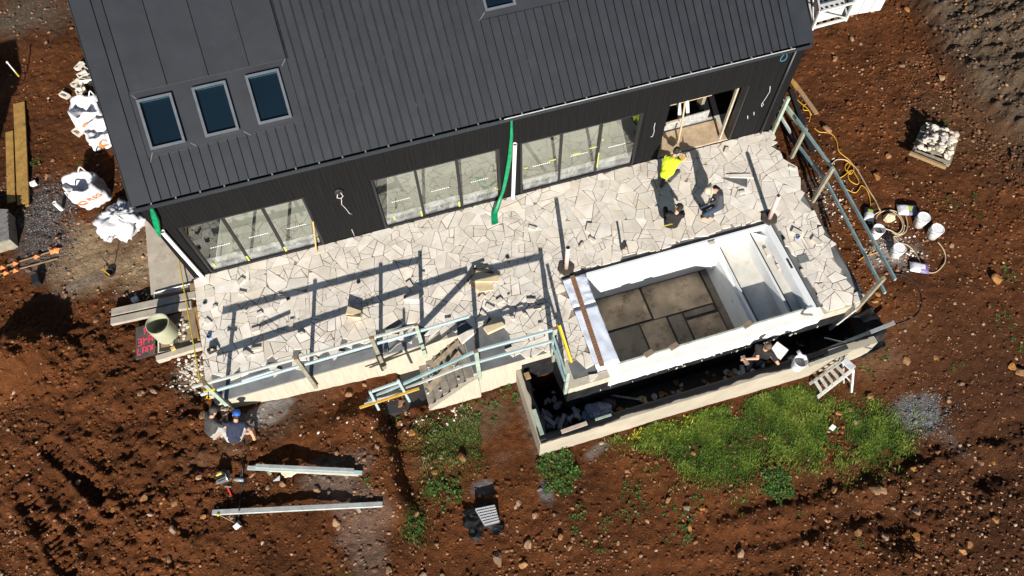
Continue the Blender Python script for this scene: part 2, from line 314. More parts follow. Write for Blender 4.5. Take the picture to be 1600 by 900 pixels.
Cc = lerp(Cc, blob(195, 395, .7, .5, 0, .8, 58, 1.2) * .6, (0.0864, 0.0432, 0.0216))
Cc = lerp(Cc, blob(120, 447, 1.0, .22, .1, .8, 59, 1.0) * .5, (0.1224, 0.1152, 0.1080))
Cc = lerp(Cc, blob(1437, 650, .62, .46, -.3, .5, 54, 1.1) * .85, (.105, .108, .112))
Cc = lerp(Cc, blob(562, 820, .40, 1.4, .2, .8, 55, 1.9) * .36, (0.1728, 0.1440, 0.1188))
Cc = lerp(Cc, blob(520, 735, .8, .4, .2, .8, 62, 1.2) * .6, (0.1440, 0.1224, 0.1044))
Cc = lerp(Cc, blob(410, 648, .8, .18, .25, .4, 56, 1.4) * .8, (0.2592, 0.2592, 0.2520))
Cc = lerp(Cc, blob(430, 660, 1.6, .5, .25, .8, 63, .9) * .5, (0.0936, 0.0612, 0.0396))
Cc = lerp(Cc, blob(755, 762, .3, .22, 0, .5, 57) * .8, (0.1152, 0.1152, 0.1152)); Cc = lerp(Cc, blob(853, 770, .22, .3, 0, .5, 60) * .8, (0.0881, 0.0933, 0.0985)); Cc = lerp(Cc, blob(935, 702, .45, .16, .3, .5, 61) * .7, (0.1452, 0.1296, 0.1140))
Cc = lerp(Cc, blob(1395, 385, .62, .5, 0, .7, 64, 1.3) * .75, (0.3600, 0.3240, 0.2880))
Cc = lerp(Cc, blob(1280, 320, .5, 1.2, -.2, .8, 65, 1.2) * .35, (0.1584, 0.1224, 0.0936))
Cc = lerp(Cc, blob(740, 670, 1.5, .5, .25, .7, 66, .9) * .6, (0.1116, 0.0756, 0.0468)); Cc = lerp(Cc, blob(825, 650, .28, 1.0, 0, .6, 67, .7) * .75, (0.1296, 0.0907, 0.0622))
Cc = lerp(Cc, blob(1390, 560, .9, .55, 0, .8, 68, .9) * .5, (0.1584, 0.1044, 0.0648)); Cc = lerp(Cc, blob(310, 590, .6, .5, 0, .7, 69, .8) * .7, (0.1659, 0.1296, 0.0933)); Cc = lerp(Cc, blob(1110, 618, 4.2, .22, .0, .8, 70, .8) * .5, (0.1348, 0.1037, 0.0778))
Cc = lerp(Cc, blob(1480, 680, .15, .8, .4, .6, 71, 1.2) * .3, (0.0864, 0.0792, 0.0756))
Cc = np.clip(Cc, .004, .9)
me = bpy.data.meshes.new('ground'); nx, ny = X.shape
me.vertices.add(nx * ny); me.vertices.foreach_set('co', np.stack([X, Y, Z], -1).astype(np.float32).ravel())
idx = np.arange(nx * ny).reshape(nx, ny); q = np.stack([idx[:-1, :-1], idx[1:, :-1], idx[1:, 1:], idx[:-1, 1:]], -1).reshape(-1)
nf = (nx - 1) * (ny - 1); me.loops.add(nf * 4); me.loops.foreach_set('vertex_index', q.astype(np.int32)); me.polygons.add(nf)
me.polygons.foreach_set('loop_start', np.arange(0, nf * 4, 4, dtype=np.int32)); me.update(calc_edges=True)
me.polygons.foreach_set('use_smooth', np.ones(nf, bool))
at = me.color_attributes.new('soil', 'FLOAT_COLOR', 'POINT'); at.data.foreach_set('color', np.concatenate([Cc, np.ones(X.shape + (1,))], -1).astype(np.float32).ravel())
def soil_mat(name, attr=True, col=C_dirt):
    m = bpy.data.materials.new(name); m.use_nodes = True; nt = m.node_tree; L = nt.links.new; b = nt.nodes['Principled BSDF']; b.inputs['Roughness'].default_value = .95; b.inputs['Specular IOR Level'].default_value = .15
    tc = _n(nt, 'ShaderNodeTexCoord'); vec = tc.outputs['Object']
    if attr: a = _n(nt, 'ShaderNodeVertexColor', layer_name='soil'); base = a.outputs[0]
    else: a = _n(nt, 'ShaderNodeRGB'); a.outputs[0].default_value = rgb(col); base = a.outputs[0]
    def noise(s, d=6, r=.65):
        n = _n(nt, 'ShaderNodeTexNoise'); n.inputs['Scale'].default_value = s; n.inputs['Detail'].default_value = d; n.inputs['Roughness'].default_value = r; L(vec, n.inputs['Vector']); return n.outputs[0]
    nA = noise(9, 8, .75); mr = _n(nt, 'ShaderNodeMapRange'); mr.inputs[1].default_value = .25; mr.inputs[2].default_value = .75; mr.inputs[3].default_value = .45; mr.inputs[4].default_value = 1.6; L(nA, mr.inputs[0])
    mul = _n(nt, 'ShaderNodeVectorMath', operation='SCALE'); L(base, mul.inputs[0]); L(mr.outputs[0], mul.inputs['Scale'])
    # grit: single pale grains too small to build
    vo = _n(nt, 'ShaderNodeTexVoronoi'); vo.inputs['Scale'].default_value = 26; L(vec, vo.inputs['Vector'])
    sp = _n(nt, 'ShaderNodeSeparateColor'); L(vo.outputs['Color'], sp.inputs[0])
    th = _n(nt, 'ShaderNodeMath', operation='GREATER_THAN'); th.inputs[1].default_value = .93; L(sp.outputs[0], th.inputs[0])
    ds = _n(nt, 'ShaderNodeMath', operation='LESS_THAN'); ds.inputs[1].default_value = .30; L(vo.outputs['Distance'], ds.inputs[0])
    mk = _n(nt, 'ShaderNodeMath', operation='MULTIPLY'); L(th.outputs[0], mk.inputs[0]); L(ds.outputs[0], mk.inputs[1])
    gm = _n(nt, 'ShaderNodeMix', data_type='RGBA'); gm.inputs['A'].default_value = (.19, .085, .035, 1); gm.inputs['B'].default_value = (.26, .16, .09, 1); L(sp.outputs[1], gm.inputs['Factor'])
    mx = _n(nt, 'ShaderNodeMix', data_type='RGBA'); L(mk.outputs[0], mx.inputs['Factor']); L(mul.outputs[0], mx.inputs['A']); L(gm.outputs['Result'], mx.inputs['B']); L(mx.outputs['Result'], b.inputs['Base Color'])
    h1 = noise(24, 8, .7); bp = _n(nt, 'ShaderNodeBump'); bp.inputs['Strength'].default_value = 1.0; bp.inputs['Distance'].default_value = .06; L(h1, bp.inputs['Height'])
    bp2 = _n(nt, 'ShaderNodeBump'); bp2.inputs['Strength'].default_value = .7; bp2.inputs['Distance'].default_value = .012; L(mk.outputs[0], bp2.inputs['Height']); L(bp.outputs[0], bp2.inputs['Normal']); L(bp2.outputs[0], b.inputs['Normal'])
    return m
me.materials.append(soil_mat('red_soil'))
grd = bpy.data.objects.new('ground', me); COL.objects.link(grd); tag(grd, kind='structure')
Zg = Z
def gz(x, y):                                        # height of the finished sheet
    i = np.clip(np.searchsorted(gx, x) - 1, 0, nx - 2); j = np.clip(np.searchsorted(gy, y) - 1, 0, ny - 2)
    fx = (x - gx[i]) / (gx[i + 1] - gx[i]); fy = (y - gy[j]) / (gy[j + 1] - gy[j])
    return Zg[i, j] * (1 - fx) * (1 - fy) + Zg[i + 1, j] * fx * (1 - fy) + Zg[i, j + 1] * (1 - fx) * fy + Zg[i + 1, j + 1] * fx * fy
def pz(u, v, dz=0.0):                                # pixel -> point on the finished ground
    z = ground(*pg(u, v)[:2])
    for _ in range(6): p = P(u, v, z + dz); z = float(gz(p.x, p.y))
    p.z = z + dz; return p
# ================================================================== house
LX, EY, EZ, PIT = 16.29, -.08, 3.45, .635            # length, eave line, eave height, roof slope
RY = 5.2; WT = 3.30
def rz_(y): return EZ + PIT * (y - EY)
house = thing('house', 'charcoal clad house with ribbed dark metal roof beside the stone terrace', 'house', (0, 0, 0))
OPEN = [(.44, 3.41, 2.15), (5.05, 8.30, 2.15), (8.84, 12.12, 2.15), (12.86, 15.07, 2.17)]
mb = MB(); bw = .1; x = 0.0
while x < LX - 1e-3:
    x1 = min(x + bw, LX); a, b = x + .0015, x1 - .0015; d = random.uniform(-.0015, .0015)
    segs = [(0.0, WT)]
    for (o0, o1, oh) in OPEN:
        if x1 > o0 + .02 and x < o1 - .02: segs = [(oh, WT)]
    for (z0, z1) in segs: mb.box((a, -.022 + d, z0 + .004), (b, -.002, z1))
    x = x1
part(mb, 'cladding', m_char, house)
mb = MB()                                             # wall behind the boards, with the openings left out
xs = [0] + [v for o in OPEN for v in o[:2]] + [LX]
for i in range(0, len(xs), 2): mb.box((xs[i] + (.0 if i else 0), 0, -.4), (xs[i + 1], .22, WT))
for (o0, o1, oh) in OPEN: mb.box((o0, 0, oh), (o1, .22, WT))
mb.box((0, .22, -.4), (.2, 2 * RY - .2, WT)); mb.box((LX - .2, .22, -.4), (LX, 2 * RY - .2, WT)); mb.box((0, 2 * RY - .2, -.4), (LX, 2 * RY, WT))
for xx in (0, LX - .2): mb.add([(xx, 0, WT), (xx + .2, 0, WT), (xx + .2, 2 * RY, WT), (xx, 2 * RY, WT), (xx, RY, rz_(RY) - .2), (xx + .2, RY, rz_(RY) - .2)], [(0, 3, 4), (1, 5, 2), (0, 4, 5, 1), (3, 2, 5, 4), (0, 1, 2, 3)])
part(mb, 'wall', m_char, house)
m_slab = M('interior_screed', (.52, .50, .45), .85, .12, 1.5, .1, 60, dirt=.3, dirtcol=(.3, .26, .2))
mb = MB().box((.2, .02, -.3), (LX - .2, 2 * RY - .2, -.012)); part(mb, 'floor', m_slab, house)
mb = MB().box((.2, .22, 2.72), (LX - .2, 2 * RY - .2, 2.78)); part(mb, 'ceiling', M('plasterboard', (.5, .5, .48), .9), house)
for xx in (4.2, 8.55, 12.55): part(MB().box((xx, 1.6, -.01), (xx + .1, 2 * RY - .3, 2.72)), 'partition', M('plasterboard', (.5, .5, .48), .9), house)
part(MB().box((LX - .001, -.03, -.05), (LX + .022, 2 * RY, WT - .05)), 'side_cladding', m_char, house)
part(MB().box((-.022, -.03, -.3), (.001, 2 * RY, WT - .05)), 'side_cladding', m_char, house)
# ---- roof: every tray between two seams is a piece
roof = part(MB().box((-.02, -.02, WT), (LX + .02, .06, WT + .06)), 'roof', m_roof, house)     # wall plate that carries the trays
slope = Vector((0, 1, PIT)).normalized(); nrm = Vector((0, -PIT, 1)).normalized()
def tray(name, xa, xb, ya, yb, rib=.048, lift=0, back=False, mat=m_roof):
    a = Vector((0, ya, rz_(ya))) ; b = Vector((0, yb, rz_(yb))); n = nrm; t = .006; rw = .014; ya = min(ya, -.15) if ya == EY else ya; a = Vector((0, ya, rz_(ya)))
    prof = [(xa, 0), (xa, rib), (xa + rw, rib), (xa + rw, t), (xb, t), (xb, -.02), (xa, -.02)]
    if rib == 0: prof = [(xa, t), (xb, t), (xb, -.02), (xa, -.02)]
    vs = [];
    for q in (a, b):
        for (xx, h) in prof: vs.append(q + n * (h + lift) + Vector((xx, 0, 0)))
    if back: vs = [Vector((p.x, 2 * RY - p.y, p.z)) for p in vs]
    k = len(prof); fs = [tuple(range(k)), tuple(range(2 * k - 1, k - 1, -1))] + [(i, k + i, k + (i + 1) % k, (i + 1) % k) for i in range(k)]
    return part(MB().add(vs, fs), name, mat, roof)
SX0, SP = .37, .2125; ns = int(round((15.86 - SX0) / SP)); SP = (15.86 - SX0) / ns
for i in range(ns):
    xa, xb = SX0 + i * SP, SX0 + (i + 1) * SP - .009; xm = (xa + xb) / 2
    if .55 < xm < 4.04: tray('roof_tray', xa, xb, EY, .63)
    elif 8.40 < xm < 10.65: tray('roof_tray', xa, xb, EY, 1.74)
    else: tray('roof_tray', xa, xb, EY, RY - .05)
seams = [.585, 1.39, 2.28, 3.17, 4.055]
for a, b in zip(seams[:-1], seams[1:]): tray('roof_tray', a, b - .002, 1.84, RY - .05, rib=.045)
tray('roof_tray', 8.42, 10.66, 1.75, RY - .05, rib=.0)
tray('barge_flashing', -.06, SX0 - .002, EY, RY, rib=.03, lift=.004); tray('barge_flashing', 15.86, LX + .07, EY, RY, rib=.03, lift=.004)
tray('apron_flashing', .585, 4.053, .635, 1.835, rib=0, lift=.002)
for i in range(8): tray('roof_tray', -.05 + i * 2.05, -.05 + (i + 1) * 2.05 - .003, EY, RY - .05, back=True)
part(MB().bar((-.06, RY, rz_(RY) + .02), (LX + .07, RY, rz_(RY) + .02), .3, .03), 'ridge_cap', m_roof, roof)
# flashing creases by the skylights
m_crease = M('bright_fold', (.25, .24, .22), .5)
def on_roof(x, y, h=0): return Vector((x, y, rz_(y))) + nrm * h
for (a, b) in (((.63, 1.80), (.70, 1.72)), ((3.86, 1.72), (3.98, 1.84)), ((1.52, .74), (1.62, .66)), ((2.68, .72), (2.8, .62)), ((.60, .55), (.70, .72)), ((8.42, 1.74), (8.58, 1.87))):
    part(MB().tube([on_roof(*a, .008), on_roof(*b, .008)], .006, 4), 'flashing_fold', m_crease, roof)
for y_ in (1.835, .635): part(MB().tube([on_roof(.6, y_, .008), on_roof(4.0, y_, .008)], .003, 4), 'flashing_fold', M('dull_fold', (.10, .10, .10), .5), roof)
def skylight(x0, x1, y0, y1, h=.115):
    o = part(MB().add([*(on_roof(x, y, hh) for hh in (0.0, h - .05) for (x, y) in ((x0 + .02, y0 + .02), (x1 - .02, y0 + .02), (x1 - .02, y1 - .02), (x0 + .02, y1 - .02)))],
        [(0, 1, 5, 4), (1, 2, 6, 5), (2, 3, 7, 6), (3, 0, 4, 7)]), 'skylight', m_frame, house)
    fw = .055; k = math.sqrt(1 + PIT * PIT)
    fr = MB()
    def rail(xa, xb, ya, yb, hz=h):
        vs = [on_roof(x, y, hh) for hh in (h - .055, hz) for (x, y) in ((xa, ya), (xb, ya), (xb, yb), (xa, yb))]
        fr.add(vs, [(3, 2, 1, 0), (4, 5, 6, 7), (0, 1, 5, 4), (1, 2, 6, 5), (2, 3, 7, 6), (3, 0, 4, 7)])
    rail(x0, x0 + fw, y0, y1); rail(x1 - fw, x1, y0, y1); rail(x0 + fw, x1 - fw, y0, y0 + .045, h + .004); rail(x0 + fw, x1 - fw, y1 - .045, y1, h + .004)
    part(fr, 'frame', m_alu, o)
    vs = [on_roof(x, y, h - .02) for (x, y) in ((x0 + fw, y0 + .045), (x1 - fw, y0 + .045), (x1 - fw, y1 - .045), (x0 + fw, y1 - .045))]
    part(MB().add(vs, [(0, 1, 2, 3)]), 'pane', m_sglass, o)
    # shaft below the pane: pale reveal, black panel in place of the unlit room
    lw = MB(); q = [on_roof(x, y, h - .05) for (x, y) in ((x0 + fw, y0 + .05), (x1 - fw, y0 + .05), (x1 - fw, y1 - .05), (x0 + fw, y1 - .05))]; dn = [p - nrm * .75 for p in q]
    lw.add(q + dn, [(0, 1, 5, 4), (1, 2, 6, 5), (2, 3, 7, 6), (3, 0, 4, 7)]); part(lw, 'reveal', M('pale_green_reveal', (.42, .50, .43), .8), o)
    part(MB().add(dn, [(0, 1, 2, 3)]), 'dark_room_panel', M('unlit_room_black', (.002, .005, .009), .8, spec=.1), o)
for (xa, xb) in ((.71, 1.455), (1.885, 2.62), (3.045, 3.785)): skylight(xa, xb, .755, 1.675)
skylight(8.59, 9.32, 1.86, 2.78)
# ---- gutter
gut = MB(); gy0, gy1, gz0, gz1 = -.215, -.085, 3.275, 3.385
for (a, b) in (((-.03, gy0, gz0), (LX + .02, gy1, gz0 + .006)), ((-.03, gy0, gz0 + .006), (LX + .02, gy0 + .006, gz1)), ((-.03, gy1 - .006, gz0 + .006), (LX + .02, gy1, gz1))): gut.box(a, b)
g_ = part(gut, 'gutter', m_gutter, house)
part(MB().box((8.4, gy0 - .004, gz1), (15.82, gy0 + .012, gz1 + .010)), 'gutter_lip', M('bright_zinc', (.75, .75, .72), .3, metal=.2), g_)
part(MB().box((-.03, gy0 - .004, gz1), (8.0, gy0 + .014, gz1 + .010)), 'gutter_lip', m_gutter, g_)
for k in range(30): part(MB().box((.35 + k * .53, gy0 + .02, gz1 + .001), (.38 + k * .53, gy1 - .008, gz1 + .014)), 'bracket', m_galv, g_)
part(MB().tube([(16.0, -.07, 3.28), (16.0, -.07, .02)], .038, 10), 'downpipe', m_frame, house, smooth=True)
# ---- sliding doors
m_tape = M('yellow_tape', (.50, .53, .08), .6); m_dash = M('white_dots', (.8, .8, .8), .6); m_film = film_mat('protective_film', .20)
def slider(o0, o1, oh, tapes, pulls):
    d = part(MB().box((o0, -.03, .0), (o1, .10, .055)), 'sliding_door', m_frame, house)
    f = MB(); f.box((o0, -.03, .055), (o0 + .05, .10, oh)); f.box((o1 - .05, -.03, .055), (o1, .10, oh)); f.box((o0 + .05, -.03, oh - .05), (o1 - .05, .10, oh)); part(f, 'frame', m_frame, d)
    n = 3; pw = (o1 - o0 - .1) / n
    for i in range(n):
        xa = o0 + .05 + i * pw; xb = xa + pw; y = .02 + .02 * (i % 2)
        part(MB().add([(xa + .03, y, .09), (xb - .03, y, .09), (xb - .03, y, oh - .05), (xa + .03, y, oh - .05)], [(0, 1, 2, 3)]), 'pane', m_glass, d)
        if i: part(MB().box((xa - .035, y - .035, .055), (xa + .035, y + .04, oh - .05)), 'mullion', m_frame, d)
        part(MB().box((xa, y - .02, .055), (xb, y + .03, .10)), 'bottom_rail', m_frame, d)
        fm = MB(); zt = .55 + random.uniform(-.05, .06); N = 10
        vs = [(xa + .04 + (pw - .08) * k / N, y - .012 - .006 * random.random(), .10 if j == 0 else zt + random.uniform(-.015, .015)) for j in (0, 1) for k in range(N + 1)]
        fm.add(vs, [(k, k + 1, N + 2 + k, N + 1 + k) for k in range(N)]); part(fm, 'protective_film', m_film, d)
        ds = MB()
        for k in range(9): ds.box((xa + .3 + k * .055, y - .006, 1.0), (xa + .335 + k * .055, y - .002, 1.022))
        tag(part(ds, 'dot_strip', m_dash, d), kind='stuff')
    for (px_, z0, z1, wdt) in tapes: part(MB().box((px_, -.018, z0), (px_ + wdt * .8, -.008, z0 + (z1 - z0) * .85)), 'tape', m_tape, d)
    return d
slider(*OPEN[0], [(.60, .22, .42, .05), (1.43, .11, .38, .05), (2.40, .11, .36, .06), (3.27, .28, .32, .07), (3.27, .48, .52, .06)], 0)
slider(*OPEN[1], [(5.33, .25, .46, .05), (6.06, .11, .42, .05), (7.10, .11, .38, .06), (8.14, .45, .58, .03), (8.14, .45, .48, .10)], 0)
slider(*OPEN[2], [(8.95, 1.05, 1.08, .12), (9.62, 1.10, 1.13, .25), (10.25, 1.12, 1.15, .3), (10.75, 1.2, 1.23, .25), (11.02, .3, 1.05, .035), (11.08, 1.4, 1.5, .03)], 0)
# ---- the open doorway and what shows in it
part(MB().box((15.02, -.03, 0), (15.075, .2, 2.17)), 'door_jamb', m_frame, house)
part(MB().box((14.78, .06, .0), (14.83, .14, 2.17)), 'jamb_trim', M('pale_jamb', (.42, .36, .27), .7), house)
part(MB().box((12.87, .015, -.015), (15.0, .75, .03)), 'door_sill', M('dusty_board_floor', (.45, .33, .21), .85, .2, 4, .2, 40, dirt=.4, dirtcol=(.2, .16, .12)), house)
part(MB().box((12.7, .92, -.011), (15.9, 4.5, -.004)), 'interior_shade_sheet', m_dark, house)  # black sheet added so the lit room floor looks shaded
# leaning things inside the doorway
gp = thing('plank', 'grey dusty plank standing on edge across the open doorway', 'plank', (13.7, .8, .03)); part(MB().bar((12.9, .80, .22), (14.75, .86, .22), .03, .36), 'board', M('grey_dusty_board', (.33, .33, .32), .85, .3, 9, .2, 40), gp)
o = MB().bar((12.9, .70, .44), (13.75, .74, .44), .07, .05).build('timber_rail', M('pale_pine', (.55, .45, .32), .8)); tag(o, 'pale timber rail lying on the grey plank in the open doorway', 'timber')
st = thing('board_stack', 'tan timber boards laid flat inside the open doorway behind the cleaning arm', 'boards', (13.7, 1.35, 0))
for k in range(3): part(MB().box((12.8 + k * .72, 1.22, .55), (13.5 + k * .72, 1.55, .60)), 'board', M('tan_board', (.50, .34, .2), .8, .2, 6), st)
part(MB().box((12.85, 1.25, -.01), (12.95, 1.5, .55)), 'leg', m_timg, st); part(MB().box((14.7, 1.25, -.01), (14.8, 1.5, .55)), 'leg', m_timg, st)
for k, (u, v) in enumerate(((13.93, 1.15), (14.18, 1.15))):
    o = MB().tube([(u, .88, .02), (u - .05, 1.6, 1.35)], .055, 12).build('white_tube', m_pvc, smooth=True); tag(o, ('left' if k == 0 else 'right') + ' one of two white tubes leaning inside the open doorway', 'tube')
o = MB().tube([(13.62, .30, .06), (13.72, .52, .62), (13.78, .72, 1.10), (13.82, .82, 1.45)], .028, 8).build('support_pole', m_tan, smooth=True); tag(o, 'knotted pale pole leaning in the open doorway', 'pole')
# ---- loose cables and the light fitting on the facade
m_cable = M('white_cable', (.5, .47, .44), .5)
def cable(pts, lab, r=.009):
    o = MB().tube(pts, r, 6).build('cable', m_cable, smooth=True); tag(o, lab, 'cable'); return o
cable([(4.24, -.03, 1.72), (4.20, -.06, 1.55), (4.26, -.04, 1.3), (4.30, -.06, 1.1), (4.36, -.03, 1.0)], 'white cable tail hanging below the round wall fitting between two doors')
cable([(4.21, -.03, .36), (4.22, -.05, .06)], 'short white cable end near the ground on the charcoal wall')
cable([(12.52, -.03, 1.62), (12.50, -.06, 1.48), (12.54, -.05, 1.3), (12.52, -.06, 1.12), (12.47, -.05, 1.1)], 'white cable tail beside the open doorway, on its left')
cable([(15.70, -.03, 1.95), (15.74, -.05, 1.75), (15.68, -.06, 1.5), (15.64, -.05, 1.3), (15.66, -.07, 1.22), (15.72, -.04, 1.26), (15.66, -.03, 1.34)], 'white cable with a tangled end on the wall right of the doorway')
for (xx, zz, l) in ((15.36, .86, 'left'), (15.52, .95, 'right')): cable([(xx, -.024, zz + .06), (xx + .02, -.05, zz - .05)], l + ' one of two tiny white cable stubs low on the right wall', .012)
wl = thing('wall_light', 'round black wall light fitting with wires between two glass doors', 'light', (4.24, -.03, 2.02))
part(MB().lathe([(.0, .0), (.10, 0), (.11, .02), (.11, .06), (.08, .07), (0, .07)], (4.24, -.02, 2.05), 16, (0, -1, 0)), 'housing', m_dark, wl, smooth=True)
part(MB().tube([(4.2, -.09, 2.02), (4.16, -.12, 1.93), (4.24, -.12, 1.86), (4.31, -.12, 1.94), (4.28, -.09, 2.05)], .012, 6), 'wire', m_cable, wl, smooth=True)
part(MB().tube([(4.15, -.026, 2.14), (4.12, -.026, 2.42)], .008, 5), 'bracket', m_dark, wl)
dr = MB(); dp = [(0, .17), (.045, .06), (.085, -.04), (.075, -.12), (.03, -.16), (-.03, -.16), (-.075, -.12), (-.085, -.04), (-.045, .06), (0, .17)]
dr.tube([(15.76 + a, -.028, 2.98 + b) for a, b in dp], .011, 5); o = dr.build('chalk_mark', M('teal_chalk', (.05, .20, .27), .8)); tag(o, 'teal water drop outline marked high on the right end of the wall', 'mark')
# ---- temporary rainwater sleeves and pipes
m_sleeve = M('green_layflat', (.0, .22, .085), .45, .25, 6, .35, 18)
def ribbon(pts, wds, lab, perp, cap=True):
    o_ = thing('drain_sleeve', lab, 'sleeve', pts[-1]); r = MB(); vs = []; N = 5
    for i, (p, wd) in enumerate(zip(pts, wds)):
        p = Vector(p)
        for j in range(N):
            a = 2 * math.pi * j / N; vs.append(p + Vector(perp) * wd / 2 * math.cos(a) + Vector((0, -1, 0)) * .025 * math.sin(a))
    k = len(pts); r.add(vs, [(i * N + j, i * N + (j + 1) % N, (i + 1) * N + (j + 1) % N, (i + 1) * N + j) for i in range(k - 1) for j in range(N)])
    part(r, 'sleeve', m_sleeve, o_, smooth=True)
    part(MB().tube([Vector(pts[0]) + Vector((0, 0, .04)), Vector(pts[0]) - Vector((0, 0, .05))], .045, 10), 'outlet', M('dull_outlet', (.5, .5, .46), .5), o_); return o_
ribbon([(.30, -.12, 3.27), (.24, -.12, 3.0), (.17, -.12, 2.7), (.08, -.12, 2.4), (.02, -.12, 2.12)], [.06, .14, .18, .15, .03], 'green drain sleeve hanging from the gutter at the left house corner', (1, 0, 0))
ribbon([(8.60, -.13, 3.27), (8.59, -.13, 2.6), (8.52, -.14, 1.8), (8.42, -.15, 1.1), (8.30, -.2, .55), (8.10, -.33, .15), (7.95, -.5, .045), (7.88, -.78, .04)], [.06, .10, .13, .13, .10, .15, .19, .2], 'green drain sleeve trailing onto the pavers between two glass doors', (1, 0, 0))
def wpipe(x0, x1, zt, lab):
    o_ = thing('pipe', lab, 'pipe', (x1, -.09, .01)); n = 16; p = MB(); r0, r1 = .052, .046
    p.lathe([(r1, 0), (r0, 0), (r0, zt - .01), (r0 + .006, zt - .005), (r0 + .006, zt), (r1, zt), (r1, .02)], (x1, -.1, .012), n); part(p, 'tube', m_pvc, o_, smooth=False)
    o_.rotation_euler = (0, (x0 - x1) / zt, 0)
wpipe(.13, .21, 2.25, 'white plastic pipe standing at the left house corner'); wpipe(8.68, 8.60, 2.25, 'white plastic pipe standing between two glass doors')
o = MB().tube([PY(489, 346, -.10), P(494.5, 395, .02)], .02, 6).build('timber_stake', M('orange_pine', (.62, .36, .14), .7)); tag(o, 'orange timber stake leaning on the leftmost glass door', 'stake')
# ================================================================== terrace, walls, pool
PX0, PX1, PY0, PY1 = 9.08, 14.90, -5.54, -2.91        # pool rim
FY = -5.76; MY = -4.72; WY = -3.62; TX = 8.27; SXR = 6.2
ZS = -.045
ter = MB()
for (a, b) in (((.12, -3.42, -.9), (PX0, 0, ZS)), ((PX0, PY1 + .02, -1.9), (PX1, 0, ZS)), ((PX1 + .02, -5.54, -1.9), (16.2, 0, ZS)), ((SXR + .2, -4.52, -1.6), (PX0, -3.42, ZS)), ((TX + .2, -5.54, -1.9), (PX0 - .02, -4.52, ZS))): ter.box(a, b)
terrace = ter.build('terrace', m_sub); tag(terrace, kind='structure')
# ---- crazy paving
def clip(poly, nx_, ny_, c):                            # keep nx*x+ny*y <= c
    out = []
    for i in range(len(poly)):
        p, q = poly[i], poly[(i + 1) % len(poly)]; dp_ = nx_ * p[0] + ny_ * p[1] - c; dq = nx_ * q[0] + ny_ * q[1] - c
        if dp_ <= 0: out.append(p)
        if (dp_ < 0 < dq) or (dq < 0 < dp_): t = dp_ / (dp_ - dq); out.append((p[0] + (q[0] - p[0]) * t, p[1] + (q[1] - p[1]) * t))
    return out
def area(p): return .5 * sum(p[i][0] * p[(i + 1) % len(p)][1] - p[(i + 1) % len(p)][0] * p[i][1] for i in range(len(p)))
def cen(p): return sum(q[0] for q in p) / len(p), sum(q[1] for q in p) / len(p)
def inset(poly, d):
    out = poly[:]
    for i in range(len(poly)):
        p, q = poly[i], poly[(i + 1) % len(poly)]; ex, ey = q[0] - p[0], q[1] - p[1]; l = math.hypot(ex, ey)
        if l < 1e-4: continue
        nx_, ny_ = ey / l, -ex / l; out = clip(out, nx_, ny_, nx_ * p[0] + ny_ * p[1] - d)
        if len(out) < 3: return []
    res = []
    for p in out:
        if not res or math.hypot(p[0] - res[-1][0], p[1] - res[-1][1]) > .004: res.append(p)
    return res
rp = random.Random(42); seeds = []
for _ in range(9000):
    x, y = rp.uniform(-1.2, 17.8), rp.uniform(-6.8, 1.1); r = rp.uniform(.42, .62)
    if all((x - a) ** 2 + (y - b) ** 2 > r * r for a, b, c in seeds): seeds.append((x, y, r))
cells = []
for i, (x, y, r) in enumerate(seeds):
    nb = sorted(((a - x) ** 2 + (b - y) ** 2, a, b) for j, (a, b, c) in enumerate(seeds) if j != i and abs(a - x) < 2 and abs(b - y) < 2)[:22]
    poly = [(x - 1.2, y - 1.2), (x + 1.2, y - 1.2), (x + 1.2, y + 1.2), (x - 1.2, y + 1.2)]
    for d2, a, b in nb:
        poly = clip(poly, a - x, b - y, (a * a - x * x + b * b - y * y) / 2)
        if len(poly) < 3: break
    if len(poly) >= 3: cells.append(poly)
def split(p, depth=0):                                  # break a slab like stone breaks: across its long side, a little askew
    A = area(p); big_ = vnoise(np.array([p[0][0] * .8]), np.array([p[0][1] * .8 + 5]))[0]
    if A < max(.016, rp.lognormvariate(math.log(.082 + .06 * big_), .6)) or depth > 6: return [p]
    cx, cy = cen(p); sx_ = sum((q[0] - cx) ** 2 for q in p); sy_ = sum((q[1] - cy) ** 2 for q in p); sxy = sum((q[0] - cx) * (q[1] - cy) for q in p)
    th = .5 * math.atan2(2 * sxy, sx_ - sy_) + rp.gauss(0, .38); nx_, ny_ = math.cos(th), math.sin(th); w_ = math.sqrt(max(sx_, sy_) / len(p)); c = nx_ * cx + ny_ * cy + rp.uniform(-.35, .35) * w_
    r_ = []
    for s in (1, -1):
        q = clip(p, s * nx_, s * ny_, s * c)
        if len(q) >= 3: r_ += split(q, depth + 1)
    return r_
out = []
for p in cells: out += split(p)
def edge_limit(x): return -3.30 + .16 * math.sin(x * 2.1) + .1 * math.sin(x * 5.3 + 1)
pieces = []
